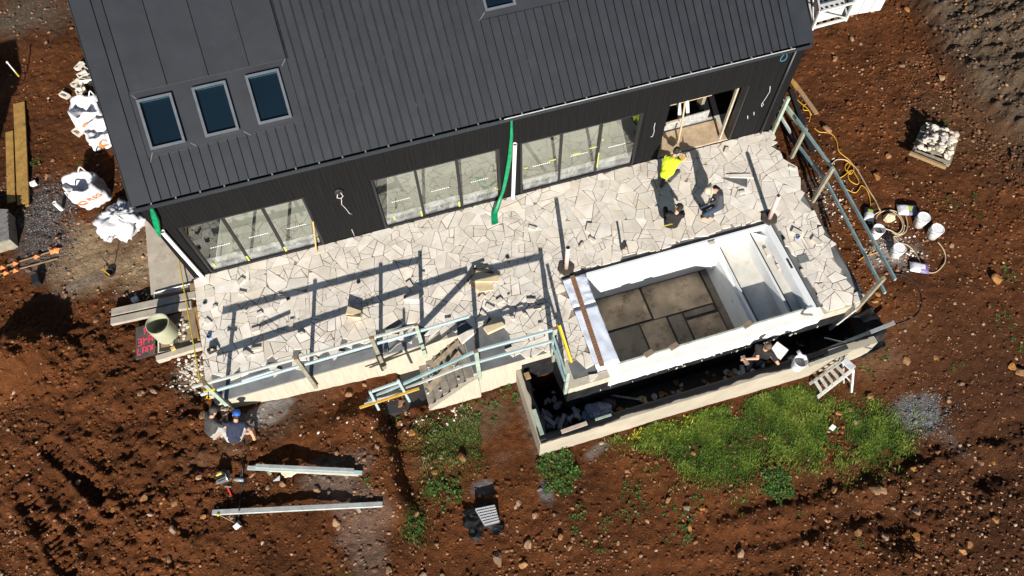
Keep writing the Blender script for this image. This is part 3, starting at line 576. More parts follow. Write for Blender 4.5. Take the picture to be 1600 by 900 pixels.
for p in out:
    p = clip(p, 0, 1, -.035); p = clip(p, -1, 0, .03)
    if len(p) < 3 or area(p) < .008: continue
    cx, cy = cen(p)
    if cx > 16.40 + .08 * math.sin(cy * 3.0) + .065 * cy: continue
    cx, cy = cen(p)
    if cx < 5.6:
        if cy < edge_limit(cx): continue
        if cy < -2.95 and rp.random() < .30 + .25 * (cx < 2.2): continue
        p = clip(p, 0, -1, 3.64)
    elif cx < 6.35:
        if cy < -3.50: continue
        if cy < -3.1 and rp.random() < .4: continue
    elif cx < TX:
        if cy < MY + .02 or (cx < 7.15 and cy < -3.55 and rp.random() < .85) or (cx < 7.0 and cy < -3.2 and rp.random() < .4): continue
        p = clip(p, 0, -1, -MY)
    else:
        if cy < FY + .03: continue
        if cx < 9.0 and cy < -5.25 and rp.random() < .6: continue
        p = clip(p, 0, -1, -FY - .02)
        if cy < MY: p = clip(p, -1, 0, -TX - .02)
    if len(p) < 3: continue
    # keep clear of the pool
    if PX0 - .5 < cx < PX1 + .5 and cy < PY1 + .5:
        m = .05 + .10 * abs(math.sin(cx * 2.3 + cy * 4.1)) + rp.uniform(0, .04)
        if PX0 < cx < PX1 and cy > PY1: p = clip(p, 0, -1, -(PY1 + m))
        elif cx <= PX0: p = clip(p, 1, 0, PX0 - .015)
        elif cx >= PX1: p = clip(p, -1, 0, -(PX1 + m + .03))
        else: continue
    if len(p) < 3: continue
    q = inset(p, rp.choice((.003, .004, .006, .009, .014)))
    if len(q) < 3 or area(q) < .004: continue
    cx, cy = cen(q); a_ = rp.gauss(0, .022); q = [(cx + (p_[0] - cx) * math.cos(a_) - (p_[1] - cy) * math.sin(a_), cy + (p_[0] - cx) * math.sin(a_) + (p_[1] - cy) * math.cos(a_)) for p_ in q]
    if rp.random() < .4:                # a broken corner
        k = rp.randrange(len(q)); a, b, c = q[k - 1], q[k], q[(k + 1) % len(q)]; f1, f2 = rp.uniform(.05, .3), rp.uniform(.05, .3)
        q = q[:k] + [(b[0] + (a[0] - b[0]) * f1, b[1] + (a[1] - b[1]) * f1), (b[0] + (c[0] - b[0]) * f2, b[1] + (c[1] - b[1]) * f2)] + q[k + 1:]
    pieces.append(q)
pieces.sort(key=lambda p: -area(p))
def paver_geo(mb, q, org=(0, 0)):
    tx, ty, h = rp.uniform(-.008, .008), rp.uniform(-.008, .008), rp.uniform(-.004, .004); cx, cy = cen(q)
    top = lambda p: h + (p[0] - cx) * tx + (p[1] - cy) * ty
    e = inset(q, .006)
    mb.prism([(p[0], p[1]) for p in q], ZS + .003, lambda p: top(p))
for q in pieces[:300]:
    cx, cy = cen(q); mb = MB(); paver_geo(mb, q); mb.build('paver', m_paver, terrace, origin=(cx, cy, 0))
mb = MB()
for q in pieces[300:]: paver_geo(mb, q)
m_paver2 = M('cream_limestone_small', (.63, .57, .485), .8, .12, 2.6, .16, 45, col2=(.78, .725, .64), dirt=.4, dirtcol=(.50, .38, .26))
o = mb.build('small_pavers', m_paver2, terrace); tag(o, kind='stuff')
sand = MB()
for (a, b) in (((.0, -2.75, ZS + .001), (9.05, -.03, -.014)), ((9.05, PY1 + .2, ZS + .001), (PX1 + .2, -.03, -.014)), ((PX1 + .2, -5.5, ZS + .001), (16.0, -.03, -.014)), ((8.45, -5.1, ZS + .001), (9.05, -2.75, -.014))): sand.box(a, b)
sand.build('joint_sand', M('joint_sand', (.27, .215, .16), .95, .3, 9), terrace)
# ---- retaining walls of the terrace
wl = thing('retaining_wall', 'cream rendered retaining wall under the front edge of the stone terrace', 'wall', (0, WY, -1))
ZT = -.05
part(MB().box((.12, WY, -1.9), (SXR + .2, WY + .2, ZT)), 'wall_section', m_render, wl); part(MB().box((SXR - .35, WY + .01, ZT), (SXR + .199, WY + .2, ZS)), 'edge_strip', m_sub, wl); part(MB().box((SXR + .01, MY + .012, ZT), (TX - .01, WY + .01, ZS - .001)), 'edge_strip', m_sub, wl)
part(MB().box((SXR, MY, -2.2), (TX + .2, MY + .2, ZT)), 'wall_section', m_render, wl)
part(MB().box((SXR + .001, MY + .2, -2.0), (SXR + .2, WY, ZT)), 'wall_section', m_render, wl)
part(MB().box((TX, FY, -.36), (TX + .2, MY, ZT)), 'wall_section', m_render, wl)
part(MB().box((TX + .2, FY, -.36), (9.35, FY + .2, ZT)), 'wall_section', m_render, wl)
part(MB().box((14.98, FY, -.45), (16.12, FY + .2, ZT + .002)), 'wall_section', m_render, wl)
part(MB().box((.12 - .12, -3.4, -.7), (.115, -.02, ZT - .01)), 'side_edge', m_conc, wl)
part(MB().box((16.2, -5.5, -.9), (16.26, -.1, -.06)), 'side_edge', M('dark_slab_edge', (.05, .04, .035), .9), wl)
# screed strips showing at the unfinished edge
part(MB().box((.35, WY + .02, ZT), (5.3, WY + .30, ZS + .008)), 'edge_strip', M('pale_screed', (.17, .175, .18), .8, .2, 3, .1, 50), wl)
# waterproofed lower face round the catch basin
tank = MB(); tank.box((TX - .004, FY - .004, -2.2), (TX + .19, MY, -.33)); tank.box((TX + .19, FY - .004, -2.2), (16.15, FY + .19, -.40)); tank.box((7.42, MY - .012, -2.2), (TX - .004, MY - .001, -.34))
part(tank, 'waterproofing', m_black, wl)
wf = MB(); pts = [];                                     # white coat on the front face, with a ragged lower edge
N = 70
for i in range(N + 1):
    x = 9.32 + (15.0 - 9.32) * i / N; zb = -.60 - .05 * random.random() - (.05 if random.random() < .2 else 0) + (.20 * max(0, (x - 14.3)) if x > 14.3 else 0); pts.append((x, zb))
vs = [(x, FY - .012, ZT + .01) for x, _ in pts] + [(x, FY - .012, z) for x, z in pts]
wf.add(vs, [(i, N + 1 + i, N + 2 + i, i + 1) for i in range(N)]); wf.box((9.32, FY - .012, ZT + .01), (15.0, -5.545, ZT + .014)); part(wf, 'white_coat', M('fresh_white_coat', (.80, .79, .74), .7, .05, 3), wl)
part(MB().box((9.32, FY - .008, -.55), (15.0, FY + .2, ZT + .008)), 'infinity_edge', m_white, wl)
dr = MB()
for k in range(26):
    x = random.uniform(8.6, 15.2); z = random.uniform(-.9, -.62); dr.tube([(x, FY - .008, z), (x + random.uniform(-.06, .06), FY - .008, z - random.uniform(.02, .1))], random.uniform(.006, .016), 5)
tag(part(dr, 'splash', M('white_splash', (.6, .58, .53), .8), wl), kind='stuff')
# ---- pool
pool = thing('swimming_pool', 'empty white swimming pool with sheeted floor and two side ledges', 'pool', (12, -4.2, -1.6))
IX0, IX1, IY0, IY1 = 9.62, 14.72, -5.50, -2.97; PF = -1.6; SLX = 13.40
sh = MB()
sh.box((PX0, PY0 + .002, -1.75), (IX0, PY1, .0)); sh.box((IX0, IY1, -1.75), (PX1, PY1, .012)); sh.box((IX0, PY0 + .002, -1.75), (PX1, IY0, -.01))
sh.add([(IX1, IY0, 0), (PX1, IY0, 0), (PX1, IY1, 0), (IX1, IY1, 0), (IX1 - .1, IY0, -.6), (PX1, IY0, -.6), (PX1, IY1, -.6), (IX1 - .1, IY1, -.6)], [(0, 1, 2, 3), (0, 3, 7, 4), (1, 5, 6, 2)])
sh.box((SLX + .04, IY0, -1.75), (PX1, IY1, -.66)); part(sh, 'shell', m_white, pool)
part(MB().box((PX0 - .015, PY1 + .001, -.3), (PX1 + .02, PY1 + .022, .006)), 'rim_gasket', m_dark, pool); part(MB().box((PX1 + .001, PY0, -.3), (PX1 + .022, PY1, .004)), 'rim_gasket', m_dark, pool)
part(MB().box((IX0, PY0 + .01, -.009), (PX1 - .1, IY0 + .015, .016)), 'edge_trim', M('grey_green_trim', (.40, .43, .37), .6, dirt=.4, dirtcol=(.2, .17, .13)), pool)
m_ledge = M('pale_ledge', (.60, .58, .52), .8, .12, 1.5, .1, 50, dirt=.55, dirtcol=(.40, .30, .17))
part(MB().box((13.56, IY0, -.659), (14.30, IY1, -.60)), 'ledge', m_ledge, pool)
part(MB().box((14.34, IY0, -.659), (IX1 - .005, IY1, -.30)), 'upper_ledge', m_ledge, pool)
part(MB().box((14.28, IY0, -.655), (14.345, IY1, -.19)), 'ledge_riser', m_white, pool); part(MB().box((14.346, IY0, -.299), (14.36, IY1, -.15)), 'seal_strip', m_dark, pool)
part(MB().add([(SLX, IY0, PF), (13.54, IY0, -.53), (13.54, IY1, -.53), (SLX, IY1, PF), (13.565, IY0, PF), (13.565, IY0, -.53), (13.565, IY1, -.53), (13.565, IY1, PF)], [(0, 1, 2, 3), (1, 5, 6, 2), (4, 7, 6, 5), (0, 4, 5, 1), (3, 2, 6, 7)]), 'step_wall', m_white, pool)
part(MB().box((13.566, IY0, -.6), (13.58, IY1, -.50)), 'seal_strip', m_dark, pool)
for (yy, zz) in ((-3.45, -.95), (-3.9, -.78), (-4.35, -1.05), (-4.7, -.95)): part(MB().lathe([(.001, .03), (.045, .03), (.06, .0)], (13.47 + (zz + 1.05) * .13, yy, zz), 12, (-1, 0, .13)), 'jet', M('grey_jet', (.22, .24, .26), .5), pool)
part(MB().add([(14.36, IY1, -.12), (14.72, -3.23, -.12), (14.72, -3.23, -.30), (14.36, IY1, -.30)], [(0, 1, 2, 3)]), 'corner_panel', m_white, pool)
part(MB().add([(13.0, IY1, -.5), (13.54, -3.25, -.5), (13.46, -3.25, -1.25), (13.0, IY1, -1.25), (13.54, IY1, -.5)], [(0, 1, 2, 3), (0, 4, 1)]), 'corner_panel', m_white, pool)
part(MB().box((14.80, -4.35, -.03), (14.86, -4.05, .006)), 'skimmer_slot', m_dark, pool)
part(MB().box((IX0, IY0, -1.75), (SLX + .2, IY1, PF - .02)), 'floor', M('wet_dark_floor', (.045, .040, .034), .8, .3, 2), pool)
m_sheet = M('stained_fibre_board', (.40, .30, .195), .8, .38, 1.1, .1, 30, dirt=.95, dirtcol=(.10, .052, .024))
m_sheet2 = M('dark_stained_board', (.21, .17, .125), .8, .3, 1.3, .1, 30, dirt=.9, dirtcol=(.06, .035, .02))
for (x0, x1, y0, y1, mm) in ((9.66, 11.36, -3.98, -3.0, m_sheet), (11.43, 13.15, -4.02, -3.0, m_sheet), (9.66, 10.95, -5.2, -4.05, m_sheet2), (11.0, 11.74, -5.2, -4.05, m_sheet), (11.81, 12.2, -5.2, -4.07, m_sheet2), (12.26, 13.12, -4.24, -4.07, m_sheet2), (12.26, 13.18, -5.1, -4.33, m_sheet), (13.22, 13.42, -5.4, -3.0, m_sheet2), (9.66, 13.1, -5.48, -5.23, m_sheet2)):
    part(MB().box((x0, y0, PF - .02), (x1, y1, PF + random.uniform(0, .012))), 'floor_board', mm, pool)
# loose tiles on the upper ledge
for k, (u, v) in enumerate(((1198, 394), (1213, 406), (1217, 417), (1224, 424))):
    p = P(u, v, -.27); mb = MB(); mb.box((p.x - .045, p.y - .11 + (.03 if k else 0), -.298), (p.x + .045, p.y + .11 - (.03 if k else 0), -.235)); o = mb.build('stone_offcut', m_rubble)
    tag(o, ('longest' if k == 0 else ('second', 'third', 'last')[k - 1]) + ' of four pale stone offcuts in a row on the upper pool ledge', 'stone', 'offcuts on the pool ledge')
for k, (u, v) in enumerate(((1014, 552), (1053, 541), (1168, 507))):
    p = P(u, v, .03); mb = MB(); mb.obox(p, (.12, .03, 0), (-.015, .07, 0), (0, 0, .03)); o = mb.build('timber_block', M('brown_block', (.20, .15, .10), .85, .2, 7), bevel=.008)
    tag(o, ('left', 'middle', 'right')[k] + ' one of three brown blocks sitting on the front pool edge', 'block', 'blocks on the pool edge')
# ---- quilts and plank over the left pool edge
def quilt(y0, y1, lab, seed, fold=False):
    N, K = 26, 14; vs = []; xa, xb = 9.06, 9.98
    for i in range(N + 1):
        for j in range(K + 1):
            s = i / N; t = j / K; y = y0 + (y1 - y0) * t; x = xa + (xb - xa) * s
            z = .05 + .022 * math.sin(t * 42 + seed + 3 * s) * (.4 + .6 * mnoise.noise((s * 3, t * 6, seed))) + .03 * mnoise.noise((s * 5, t * 9, seed + 3))
            if x > 9.66: k = (x - 9.66); z -= k * 1.9; x = 9.66 + k * .35 + .03 * mnoise.noise((0, t * 8, seed)) * k
            if fold and s > .55 and t > .6: y -= (t - .6) * (s - .55) * .9; x += .1 * (t - .6)
            vs.append((x + .012 * mnoise.noise((s * 9, t * 20, seed)), y, z))
    b = MB().add(vs, [(i * (K + 1) + j, (i + 1) * (K + 1) + j, (i + 1) * (K + 1) + j + 1, i * (K + 1) + j + 1) for i in range(N) for j in range(K)])
    o = b.build('quilt', m_quilt, smooth=True); tag(o, lab, 'quilt', 'quilts over the pool edge')
    md = o.modifiers.new('thick', 'SOLIDIFY'); md.thickness = .02; md.offset = -1
quilt(-3.78, -2.93, 'upper pale blue quilt with a folded corner on the left pool edge', 1, True); quilt(-5.50, -3.82, 'lower longer pale blue quilt draped on the left pool edge', 5)
o = MB().bar(P(894, 431, .085), P(941, 572, .085), .115, .03).build('plank', m_rust); tag(o, 'narrow rusty brown plank lying along the two pale quilts', 'plank')
nails = MB()
for k in range(30):
    p = P(894, 431, .101).lerp(P(941, 572, .101), .06 + .9 * k / 30); nails.obox(p, (.05, .012, 0), (.0, .004, 0), (0, 0, .003))
tag(nails.build('cleat', M('plank_cleat', (.13, .07, .04), .9), o), kind='stuff')
for k in range(1): pass
for ch in o.children: ch.matrix_parent_inverse = o.matrix_world.inverted()
# ---- catch basin wall
BY = -6.69; BX0, BX1 = 7.27, 16.22; BZ = -.60
bw_ = thing('basin_wall', 'low cream retaining wall around the dark catch basin below the pool', 'wall', (11.5, BY, -1.7))
part(MB().box((BX0, BY, -2.6), (BX1, BY + .19, BZ)), 'front_wall', m_render2, bw_)
part(MB().box((BX0, BY + .19, -2.6), (BX0 + .2, MY - .012, BZ + .004)), 'end_wall', m_render2, bw_)
part(MB().box((BX1 - .001, BY + .001, -2.6), (BX1 + .02, BY + .18, BZ - .01)), 'end_face', m_conc, bw_)
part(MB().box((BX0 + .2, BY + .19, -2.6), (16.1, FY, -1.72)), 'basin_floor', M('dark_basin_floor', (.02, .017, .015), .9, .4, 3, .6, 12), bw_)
# black sheeting laid over the inside of the basin walls
def sheet(name, fn, nu, nv, mat, lab=None, cat=None, parent=None, thick=.012):
    vs = [fn(i / nu, j / nv) for i in range(nu + 1) for j in range(nv + 1)]
    b = MB().add(vs, [(i * (nv + 1) + j, (i + 1) * (nv + 1) + j, (i + 1) * (nv + 1) + j + 1, i * (nv + 1) + j + 1) for i in range(nu) for j in range(nv)])
    o = b.build(name, mat, parent, smooth=True); md = o.modifiers.new('thick', 'SOLIDIFY'); md.thickness = thick; md.offset = 0
    if lab: tag(o, lab, cat)
    return o
NZ = lambda *a: mnoise.noise(tuple(a) + (0.0,) * (3 - len(a)))
def f_front(s, t):
    x = 7.30 + (16.05 - 7.30) * s; cov = .15 + .10 * NZ(x * .9, 2) + .05 * NZ(x * 3.1, 5) + (.04 if x < 9.3 else 0) - (.14 if x > 14.9 else 0) + .02 * NZ(x * 9, 3); cov = min(cov, .215)
    if t < .4: y = BY + .20 - max(0, cov) * (1 - t / .4); z = BZ + .022 + .015 * NZ(x * 6, t * 5)
    else: k = (t - .4) / .6; y = BY + .22 + .10 * k + .05 * NZ(x * 2.5, k * 3) * k; z = BZ + .02 - 1.08 * k
    return (x, y, z)
sheet('plastic_sheet', f_front, 150, 10, m_membrane, 'black plastic sheet hanging over the inside of the long basin wall', 'sheet')
def f_end(s, t):
    y = MY - .05 + (BY + .12 - MY) * s; cov = .10 + .05 * NZ(y * 3, 7) + (.08 if s > .8 else 0)
    if t < .4: x = BX0 + .21 - cov * (1 - t / .4); z = BZ + .026 + .012 * NZ(y * 7, t)
    else: k = (t - .4) / .6; x = BX0 + .22 + .14 * k + .05 * NZ(y * 3, k * 2); z = BZ + .02 - 1.08 * k
    return (x, y, z)
sheet('plastic_sheet', f_end, 40, 10, m_membrane, 'black plastic sheet over the short left end of the basin', 'sheet')
def f_right(s, t):
    y = -5.72 + (-6.75 + 5.72) * s; x = 15.9 + .72 * t + .10 * NZ(y * 3, t * 3) * t + .05 * NZ(y * 8, t * 6)
    z = -1.7 + (1.08 if s < .8 else .75) * t ** .75 + .06 * NZ(y * 5, t * 5, 2); z = max(z, float(gz(x, y)) + .012 if x > 16.2 else -9)
    return (x, y, z)
sheet('plastic_sheet', f_right, 26, 22, m_membrane, 'crumpled black plastic sheet climbing the bank at the right basin end', 'sheet')
# ---- steps going down to the left
stp = thing('steps', 'raw concrete steps going down between the terrace and the cream wall', 'steps', (5.5, -4.2, -1.4)); NS = 6; sx = (SXR - 4.95) / NS
m_step = M('raw_grey_concrete', (.215, .19, .155), .95, .25, 5, .5, 25, dirt=.5, dirtcol=(.12, .085, .06))
for k in range(NS):
    x1 = SXR - k * sx; x0 = x1 - sx; zt = -.20 - k * .205; e = random.uniform(-.02, .02)
    part(MB().box((x0 - .0, MY + .0 + e, -1.75), (x1 - .002, WY - .002, zt)), 'step', m_step, stp, bevel=.012)
part(MB().add([(4.62, MY - .004, -1.9), (SXR + .1, MY - .004, -1.9), (SXR + .1, MY - .004, -.12), (SXR - .15, MY - .004, -.28), (4.95, MY - .004, -1.32), (4.62, MY - .004, -1.45), (4.62, MY - .10, -1.9), (SXR + .1, MY - .10, -1.9), (SXR + .1, MY - .10, -.12), (SXR - .15, MY - .10, -.28), (4.95, MY - .10, -1.32), (4.62, MY - .10, -1.45)],
    [(0, 5, 4, 3, 2, 1), (6, 7, 8, 9, 10, 11), (2, 3, 9, 8), (3, 4, 10, 9), (4, 5, 11, 10), (5, 0, 6, 11), (1, 2, 8, 7), (0, 1, 7, 6)]), 'side_wall', m_render, stp)
part(MB().box((3.7, -4.60, -1.75), (4.95, WY - .002, -1.42)), 'landing', M('dark_wet_slab', (.028, .027, .027), .7, .4, 2.5, .2, 30), stp)
# ================================================================== railings
def post(rl, a, b, wd, ht, mat, name='post'): return part(MB().bar(a, b, wd, ht, up=(0, 1, 0.01)), name, mat, rl, bevel=.004)
r1 = thing('railing', 'unfinished pale timber railing along the left front edge of the terrace', 'railing', (3, WY - .03, -.5)); YF = WY - .045
for (t, b, mm) in (((320, 601), (358, 640), m_green), ((462, 560), (490, 603), m_timg), ((580, 528), (595, 571), m_timg), ((650, 508), (664, 550), m_green)):
    pa, pb = PY(*t, YF - .05), PY(*b, YF - .05); part(MB().box((pa.x - .045, YF - .075, -.55), (pa.x + .045, YF - .001, pa.z)), 'post', mm, r1, bevel=.004)
    part(MB().box((pa.x - .045, YF - .0752, pa.z + .001), (pa.x + .045, YF - .001, pa.z + .004)), 'end_grain', m_rust, r1)
m_rail1 = M('weathered_rail', (.40, .42, .38), .75, .15, 5)
def rail(rl, a, b, y, mm, ht=.09, wd=.045, name='rail'):
    pa, pb = PY(*a, y), PY(*b, y); return part(MB().bar(pa, pb, wd, ht), name, mm, rl, bevel=.003)
rail(r1, (300, 605), (650, 509), YF - .0, m_rail1); rail(r1, (314, 617), (733, 494.5), YF + .03, m_bluel); rail(r1, (378, 595), (428, 579), YF - .02, m_bluel, .05, .04)
rail(r1, (602, 518), (650, 507), YF + .05, m_green, .05, .05); rail(r1, (612, 520), (643, 511), YF - .0, m_timber, .03, .06)
cl = part(MB().bar(PY(318, 612, YF - .07), PY(336, 608, YF - .07), .03, .05), 'clamp', m_tool, r1)
part(MB().tube([PY(324, 618, YF - .08), PY(323, 622, YF - .1), PY(328, 624, YF - .1), PY(329, 618, YF - .08)], .012, 6), 'clamp_handle', m_tool, r1)
r2 = thing('railing', 'pale green timber handrail above the raw concrete steps', 'railing', (6, MY - .03, -1)); Y2 = MY - .06
for (t, b, mm) in (((743.5, 549), (751, 592), m_green), ((867, 513), (866, 552), m_green)):
    pa, pb = PY(*t, Y2), PY(*b, Y2); part(MB().box((pa.x - .05, Y2 - .04, pb.z), (pa.x + .05, Y2 + .04, pa.z)), 'post', mm, r2, bevel=.004)
    part(MB().box((pa.x - .05, Y2 - .04, pa.z + .001), (pa.x + .05, Y2 + .04, pa.z + .004)), 'end_grain', m_rust, r2)
for (t, b) in (((622, 594), (640, 627)), ((578, 612), (592, 640))):
    pa, pb = PY(*t, Y2 - .05), PY(*b, Y2 - .05); part(MB().bar(pa, pb, .06, .05, (0, 1, 0)), 'post', m_bluel, r2, bevel=.004)
rail(r2, (623, 603), (745, 548), Y2 + .03, m_blue, .09, .05); rail(r2, (745, 548), (869, 514), Y2 + .03, m_bluel, .09, .05)
rail(r2, (570, 632), (723, 572), Y2 + .03, M('weathered_rail', (.4, .42, .38)), .07, .05); rail(r2, (723, 572), (866, 532), Y2 + .03, m_bluel, .08, .05)
rail(r2, (580, 612), (623, 597), Y2 - .02, m_bluel, .08, .05); rail(r2, (574, 624), (625, 602), Y2 + .1, m_blue, .08, .05)
r3 = thing('railing', 'short grey green timber barrier at the terrace corner beside the pool', 'railing', (TX, -5.2, -.4)); X3 = TX - .05
part(MB().box((X3 - .04, MY - .10, -.5), (X3 + .04, MY - .02, 1.15)), 'post', m_timg, r3, bevel=.004); part(MB().box((X3 - .04, FY + .02, -.4), (X3 + .04, FY + .10, .95)), 'post', m_green, r3, bevel=.004)
part(MB().bar((X3 - .06, MY - .05, 1.08), (X3 - .06, FY + .05, .92), .045, .09), 'rail', m_blue, r3); part(MB().bar((X3 - .06, MY - .05, .55), (X3 - .06, FY + .05, .50), .045, .09), 'rail', m_blue, r3)
o = MB().bar(P(873, 507, 1.1), P(892, 565, .02), .05, .09).build('spirit_level', m_tool); tag(o, 'long yellow spirit level leaning at the terrace corner barrier', 'level')
r4 = thing('railing', 'blue green timber railing along the right side of the terrace', 'railing', (16.35, -3, -.3)); PR4 = []
for (b, t, mm) in (((1212, 196), (1235, 158), m_green), ((1243, 233), (1259, 204), m_timg), ((1278, 301), (1302.5, 264), m_timg), ((1347, 472), (1391, 433), m_timg)):
    pb = P(*b, -.02); best = min(((PX(*t, pb.x)).z, 0) for _ in (0,))[0]; zt = max(.85, min(1.25, best)); PR4.append((pb, zt)); part(MB().box((pb.x - .04, pb.y - .045, -.5), (pb.x + .05, pb.y + .045, zt)), 'post', mm, r4, bevel=.004)
def railx(rl, a, b, xa, xb, mm, ht=.09, wd=.045): return part(MB().bar(PX(*a, xa), PX(*b, xb), wd, ht), 'rail', mm, rl, bevel=.003)
xx = [p[0].x + .075 for p in PR4]
railx(r4, (1222, 158), (1258, 206), xx[0] + .03, xx[1] + .03, m_green, .14, .06); railx(r4, (1245, 186), (1303, 266), xx[1] - .1, xx[2], m_blue); railx(r4, (1303, 266), (1399, 437), xx[2], xx[3] + .02, m_blue)
railx(r4, (1214, 172), (1236, 208), xx[0], xx[1], m_rail1); railx(r4, (1245, 224), (1293, 287), xx[1], xx[2], m_blue); railx(r4, (1293, 287), (1383, 458), xx[2], xx[3], m_blue)
# ---- dark planks stacked beside the right wall of the house
for k, (a, b, mm, lab) in enumerate((((1222, 190), (1262, 255), m_dark, 'wide black plank leaning beside the right side railing'), ((1236, 140), (1256, 196), m_dark, 'black plank lying beside the right house wall'), ((1240, 128), (1276, 178), m_timber, 'raw timber plank lying beside the right house wall'), ((1234, 122), (1247, 140), m_yel, 'short brown timber beside the right house wall'), ((1258, 212), (1270, 238), m_dark, 'short black plank under the right side railing'))):
    pa, pb = pz(*a, .05 + .03 * k), pz(*b, .05 + .02 * k); o = MB().bar(pa, pb, .13, .04).build('plank', mm); tag(o, lab, 'plank')
# ---- umbrella of small things on the terrace
def hexbase(u, v, tu, tv, lab):
    b = P(u, v, 0); t = thing('sleeve_post', lab, 'post', b); n = 6
    part(MB().lathe([(.0, .004), (.225, .004), (.235, .03), (.22, .05), (.05, .055)], b, n), 'footing', M('dark_footing', (.055, .045, .035), .9, .3, 6, .4, 30), t)
    tp = P(tu, tv, 1.07); part(MB().tube([b + Vector((0, 0, .03)), tp], .058, 14), 'pipe', m_pink, t, smooth=True); part(MB().lathe([(.0, 0), (.05, 0)], tp + Vector((0, 0, .001)), 14), 'bore', m_dark, t)
hexbase(884.5, 420, 887.5, 387, 'pink pipe standing in a dark hexagonal footing left of the pool'); hexbase(1201.5, 342, 1217, 306, 'pink pipe standing in a dark hexagonal footing at the far pool corner')
def stone(pts, z0, h, mat, lab, name='stone_slab', cat='stone', group=None, tilt=0):
    mb = MB(); w_ = [P(*p, z0 + h) for p in pts]; mb.prism([(p.x, p.y) for p in w_], z0, z0 + h); c = w_[0]; o = mb.build(name, mat, bevel=.006); tag(o, lab, cat, group); return o
stone([(540, 490), (543, 478), (564, 485), (562, 494)], .003, .22, m_stone_y, 'thick buff stone block on the paving above the left railing')
stone([(733, 445), (741, 432), (770, 440), (771, 453), (750, 456)], .003, .05, m_stone_y, 'buff stone slab under the stacked offcuts near the middle of the terrace')
stone([(735, 440), (745, 420), (762, 418), (782, 432), (778, 440), (760, 440)], .054, .04, m_stone_y, 'upper buff stone slab with dark timber strips on it')
stone([(630, 468), (650, 452), (662, 461), (655, 468)], .01, .07, m_paver2, 'pale broken stone with dark rubble on the paving shadow line')
stone([(755, 512), (775, 492), (790, 508), (762, 521)], .003, .10, m_stone_y, 'tilted buff slab lying at the top of the concrete steps')
stone([(714, 525), (740, 511), (744, 518), (722, 536)], .003, .10, m_paver2, 'pale slab lying beside the top of the concrete steps')
stone([(1135, 272), (1173, 271), (1178, 278), (1140, 277)], .003, .03, m_paver2, 'long pale stone strip on the paving near the right terrace edge')
stone([(1127, 278), (1168, 279), (1167, 293)], .003, .006, M('grey_sheet', (.115, .118, .12), .6), 'dark grey pointed sheet on the paving near the right terrace edge', 'tile', 'sheet')
stone([(1245, 400), (1260, 396), (1266, 408), (1250, 412)], .003, .012, M('grey_tile', (.15, .165, .16), .7), 'small grey square tile on the paving right of the pool', 'tile', 'tile')
for k, (a, b) in enumerate((((738, 422), (757, 414)), ((740, 420), (771, 426)), ((730, 440), (740, 424)))):
    o = MB().bar(P(*a, .115), P(*b, .115), .06, .025).build('timber_strip', M('dark_strip', (.045, .04, .035), .8)); tag(o, ('topmost', 'middle', 'left')[k] + ' of three dark timber strips on the stacked buff slabs', 'strip', 'strips on the buff slabs')
# offcuts and wedges scattered over the paving
off = random.Random(3); spots = [(387, 480, .1), (405, 490, .09), (400, 515, .12), (335, 480, .07), (325, 502, .1), (335, 545, .12), (386, 552, .14), (400, 545, .12), (440, 520, .1), (455, 505, .12), (470, 520, .09), (752, 465, .1), (765, 480, .12), (780, 470, .1), (795, 465, .09), (812, 480, .1), (830, 470, .12), (790, 485, .1), (820, 490, .09), (840, 480, .12), (755, 490, .09), (800, 495, .1), (1113, 380, .1), (1244, 365, .16), (1276, 377, .16), (1238, 262, .1), (1135, 235, .12), (920, 356, .16), (832, 356, .12), (908, 384, .1), (925, 374, .1), (1228, 380, .12), (440, 462, .1), (376, 440, .12), (378, 458, .1), (660, 430, .1), (845, 510, .1), (700, 500, .08), (1160, 300, .08), (930, 520, .1), (640, 445, .12), (1245, 363, .14)]
m_off = M('pale_offcut', (.60, .535, .455), .8, .15, 5, .2, 40)
for k, (u, v, l) in enumerate(spots):
    p = P(u, v, .03); th = off.uniform(0, 3.14); ca, sa = math.cos(th), math.sin(th); hh = off.uniform(.012, .03); wd = l * off.uniform(.3, .6)
    o = MB().add([(ca * a * l - sa * b * wd, sa * a * l + ca * b * wd, z) for z in (-.03 + .004, hh) for (a, b) in ((-1, -1), (1, -.6 - .4 * off.random()), (.8, 1), (-.7, .8))], [(3, 2, 1, 0), (4, 5, 6, 7), (0, 1, 5, 4), (1, 2, 6, 5), (2, 3, 7, 6), (3, 0, 4, 7)]).build('stone_offcut', m_off, origin=None); o.location = p
    w_ = min((((387, 480), 'above the left end of the railing'), ((330, 500), 'at the left terrace edge'), ((455, 510), 'under the left railing shadow'), ((376, 448), 'below the leftmost glass door'), ((650, 440), 'left of the stacked buff slabs'), ((760, 475), 'just below the stacked buff slabs'), ((800, 475), 'in the litter right of the stacked buff slabs'), ((835, 485), 'in the litter above the step railing'), ((700, 500), 'at the head of the steps'), ((920, 365), 'between the left pink pipe and the glass door'), ((1113, 380), 'along the far pool edge'), ((1140, 260), 'near the open doorway'), ((1244, 370), 'right of the far pool corner'), ((1276, 377), 'near the right terrace edge'), ((930, 520), 'left of the pool quilts')), key=lambda q: (q[0][0] - u) ** 2 + (q[0][1] - v) ** 2)[1]
    tag(o, ('long' if l > .13 else 'mid-sized' if l > .095 else 'tiny') + ' pale stone offcut on the paving ' + w_, 'stone', 'offcuts on the paving')
m_bluecap = M('blue_cap', (.03, .09, .25), .4)
def cup(u, v, r, h, mat, lab, name, cat):
    b = P(u, v, .002); o = MB().lathe([(.0, 0), (r, 0), (r * 1.02, h), (r * .85, h + .002), (r * .8, h * .5), (0, h * .5)], (0, 0, 0), 14).build(name, mat, smooth=False); o.location = b; tag(o, lab, cat)
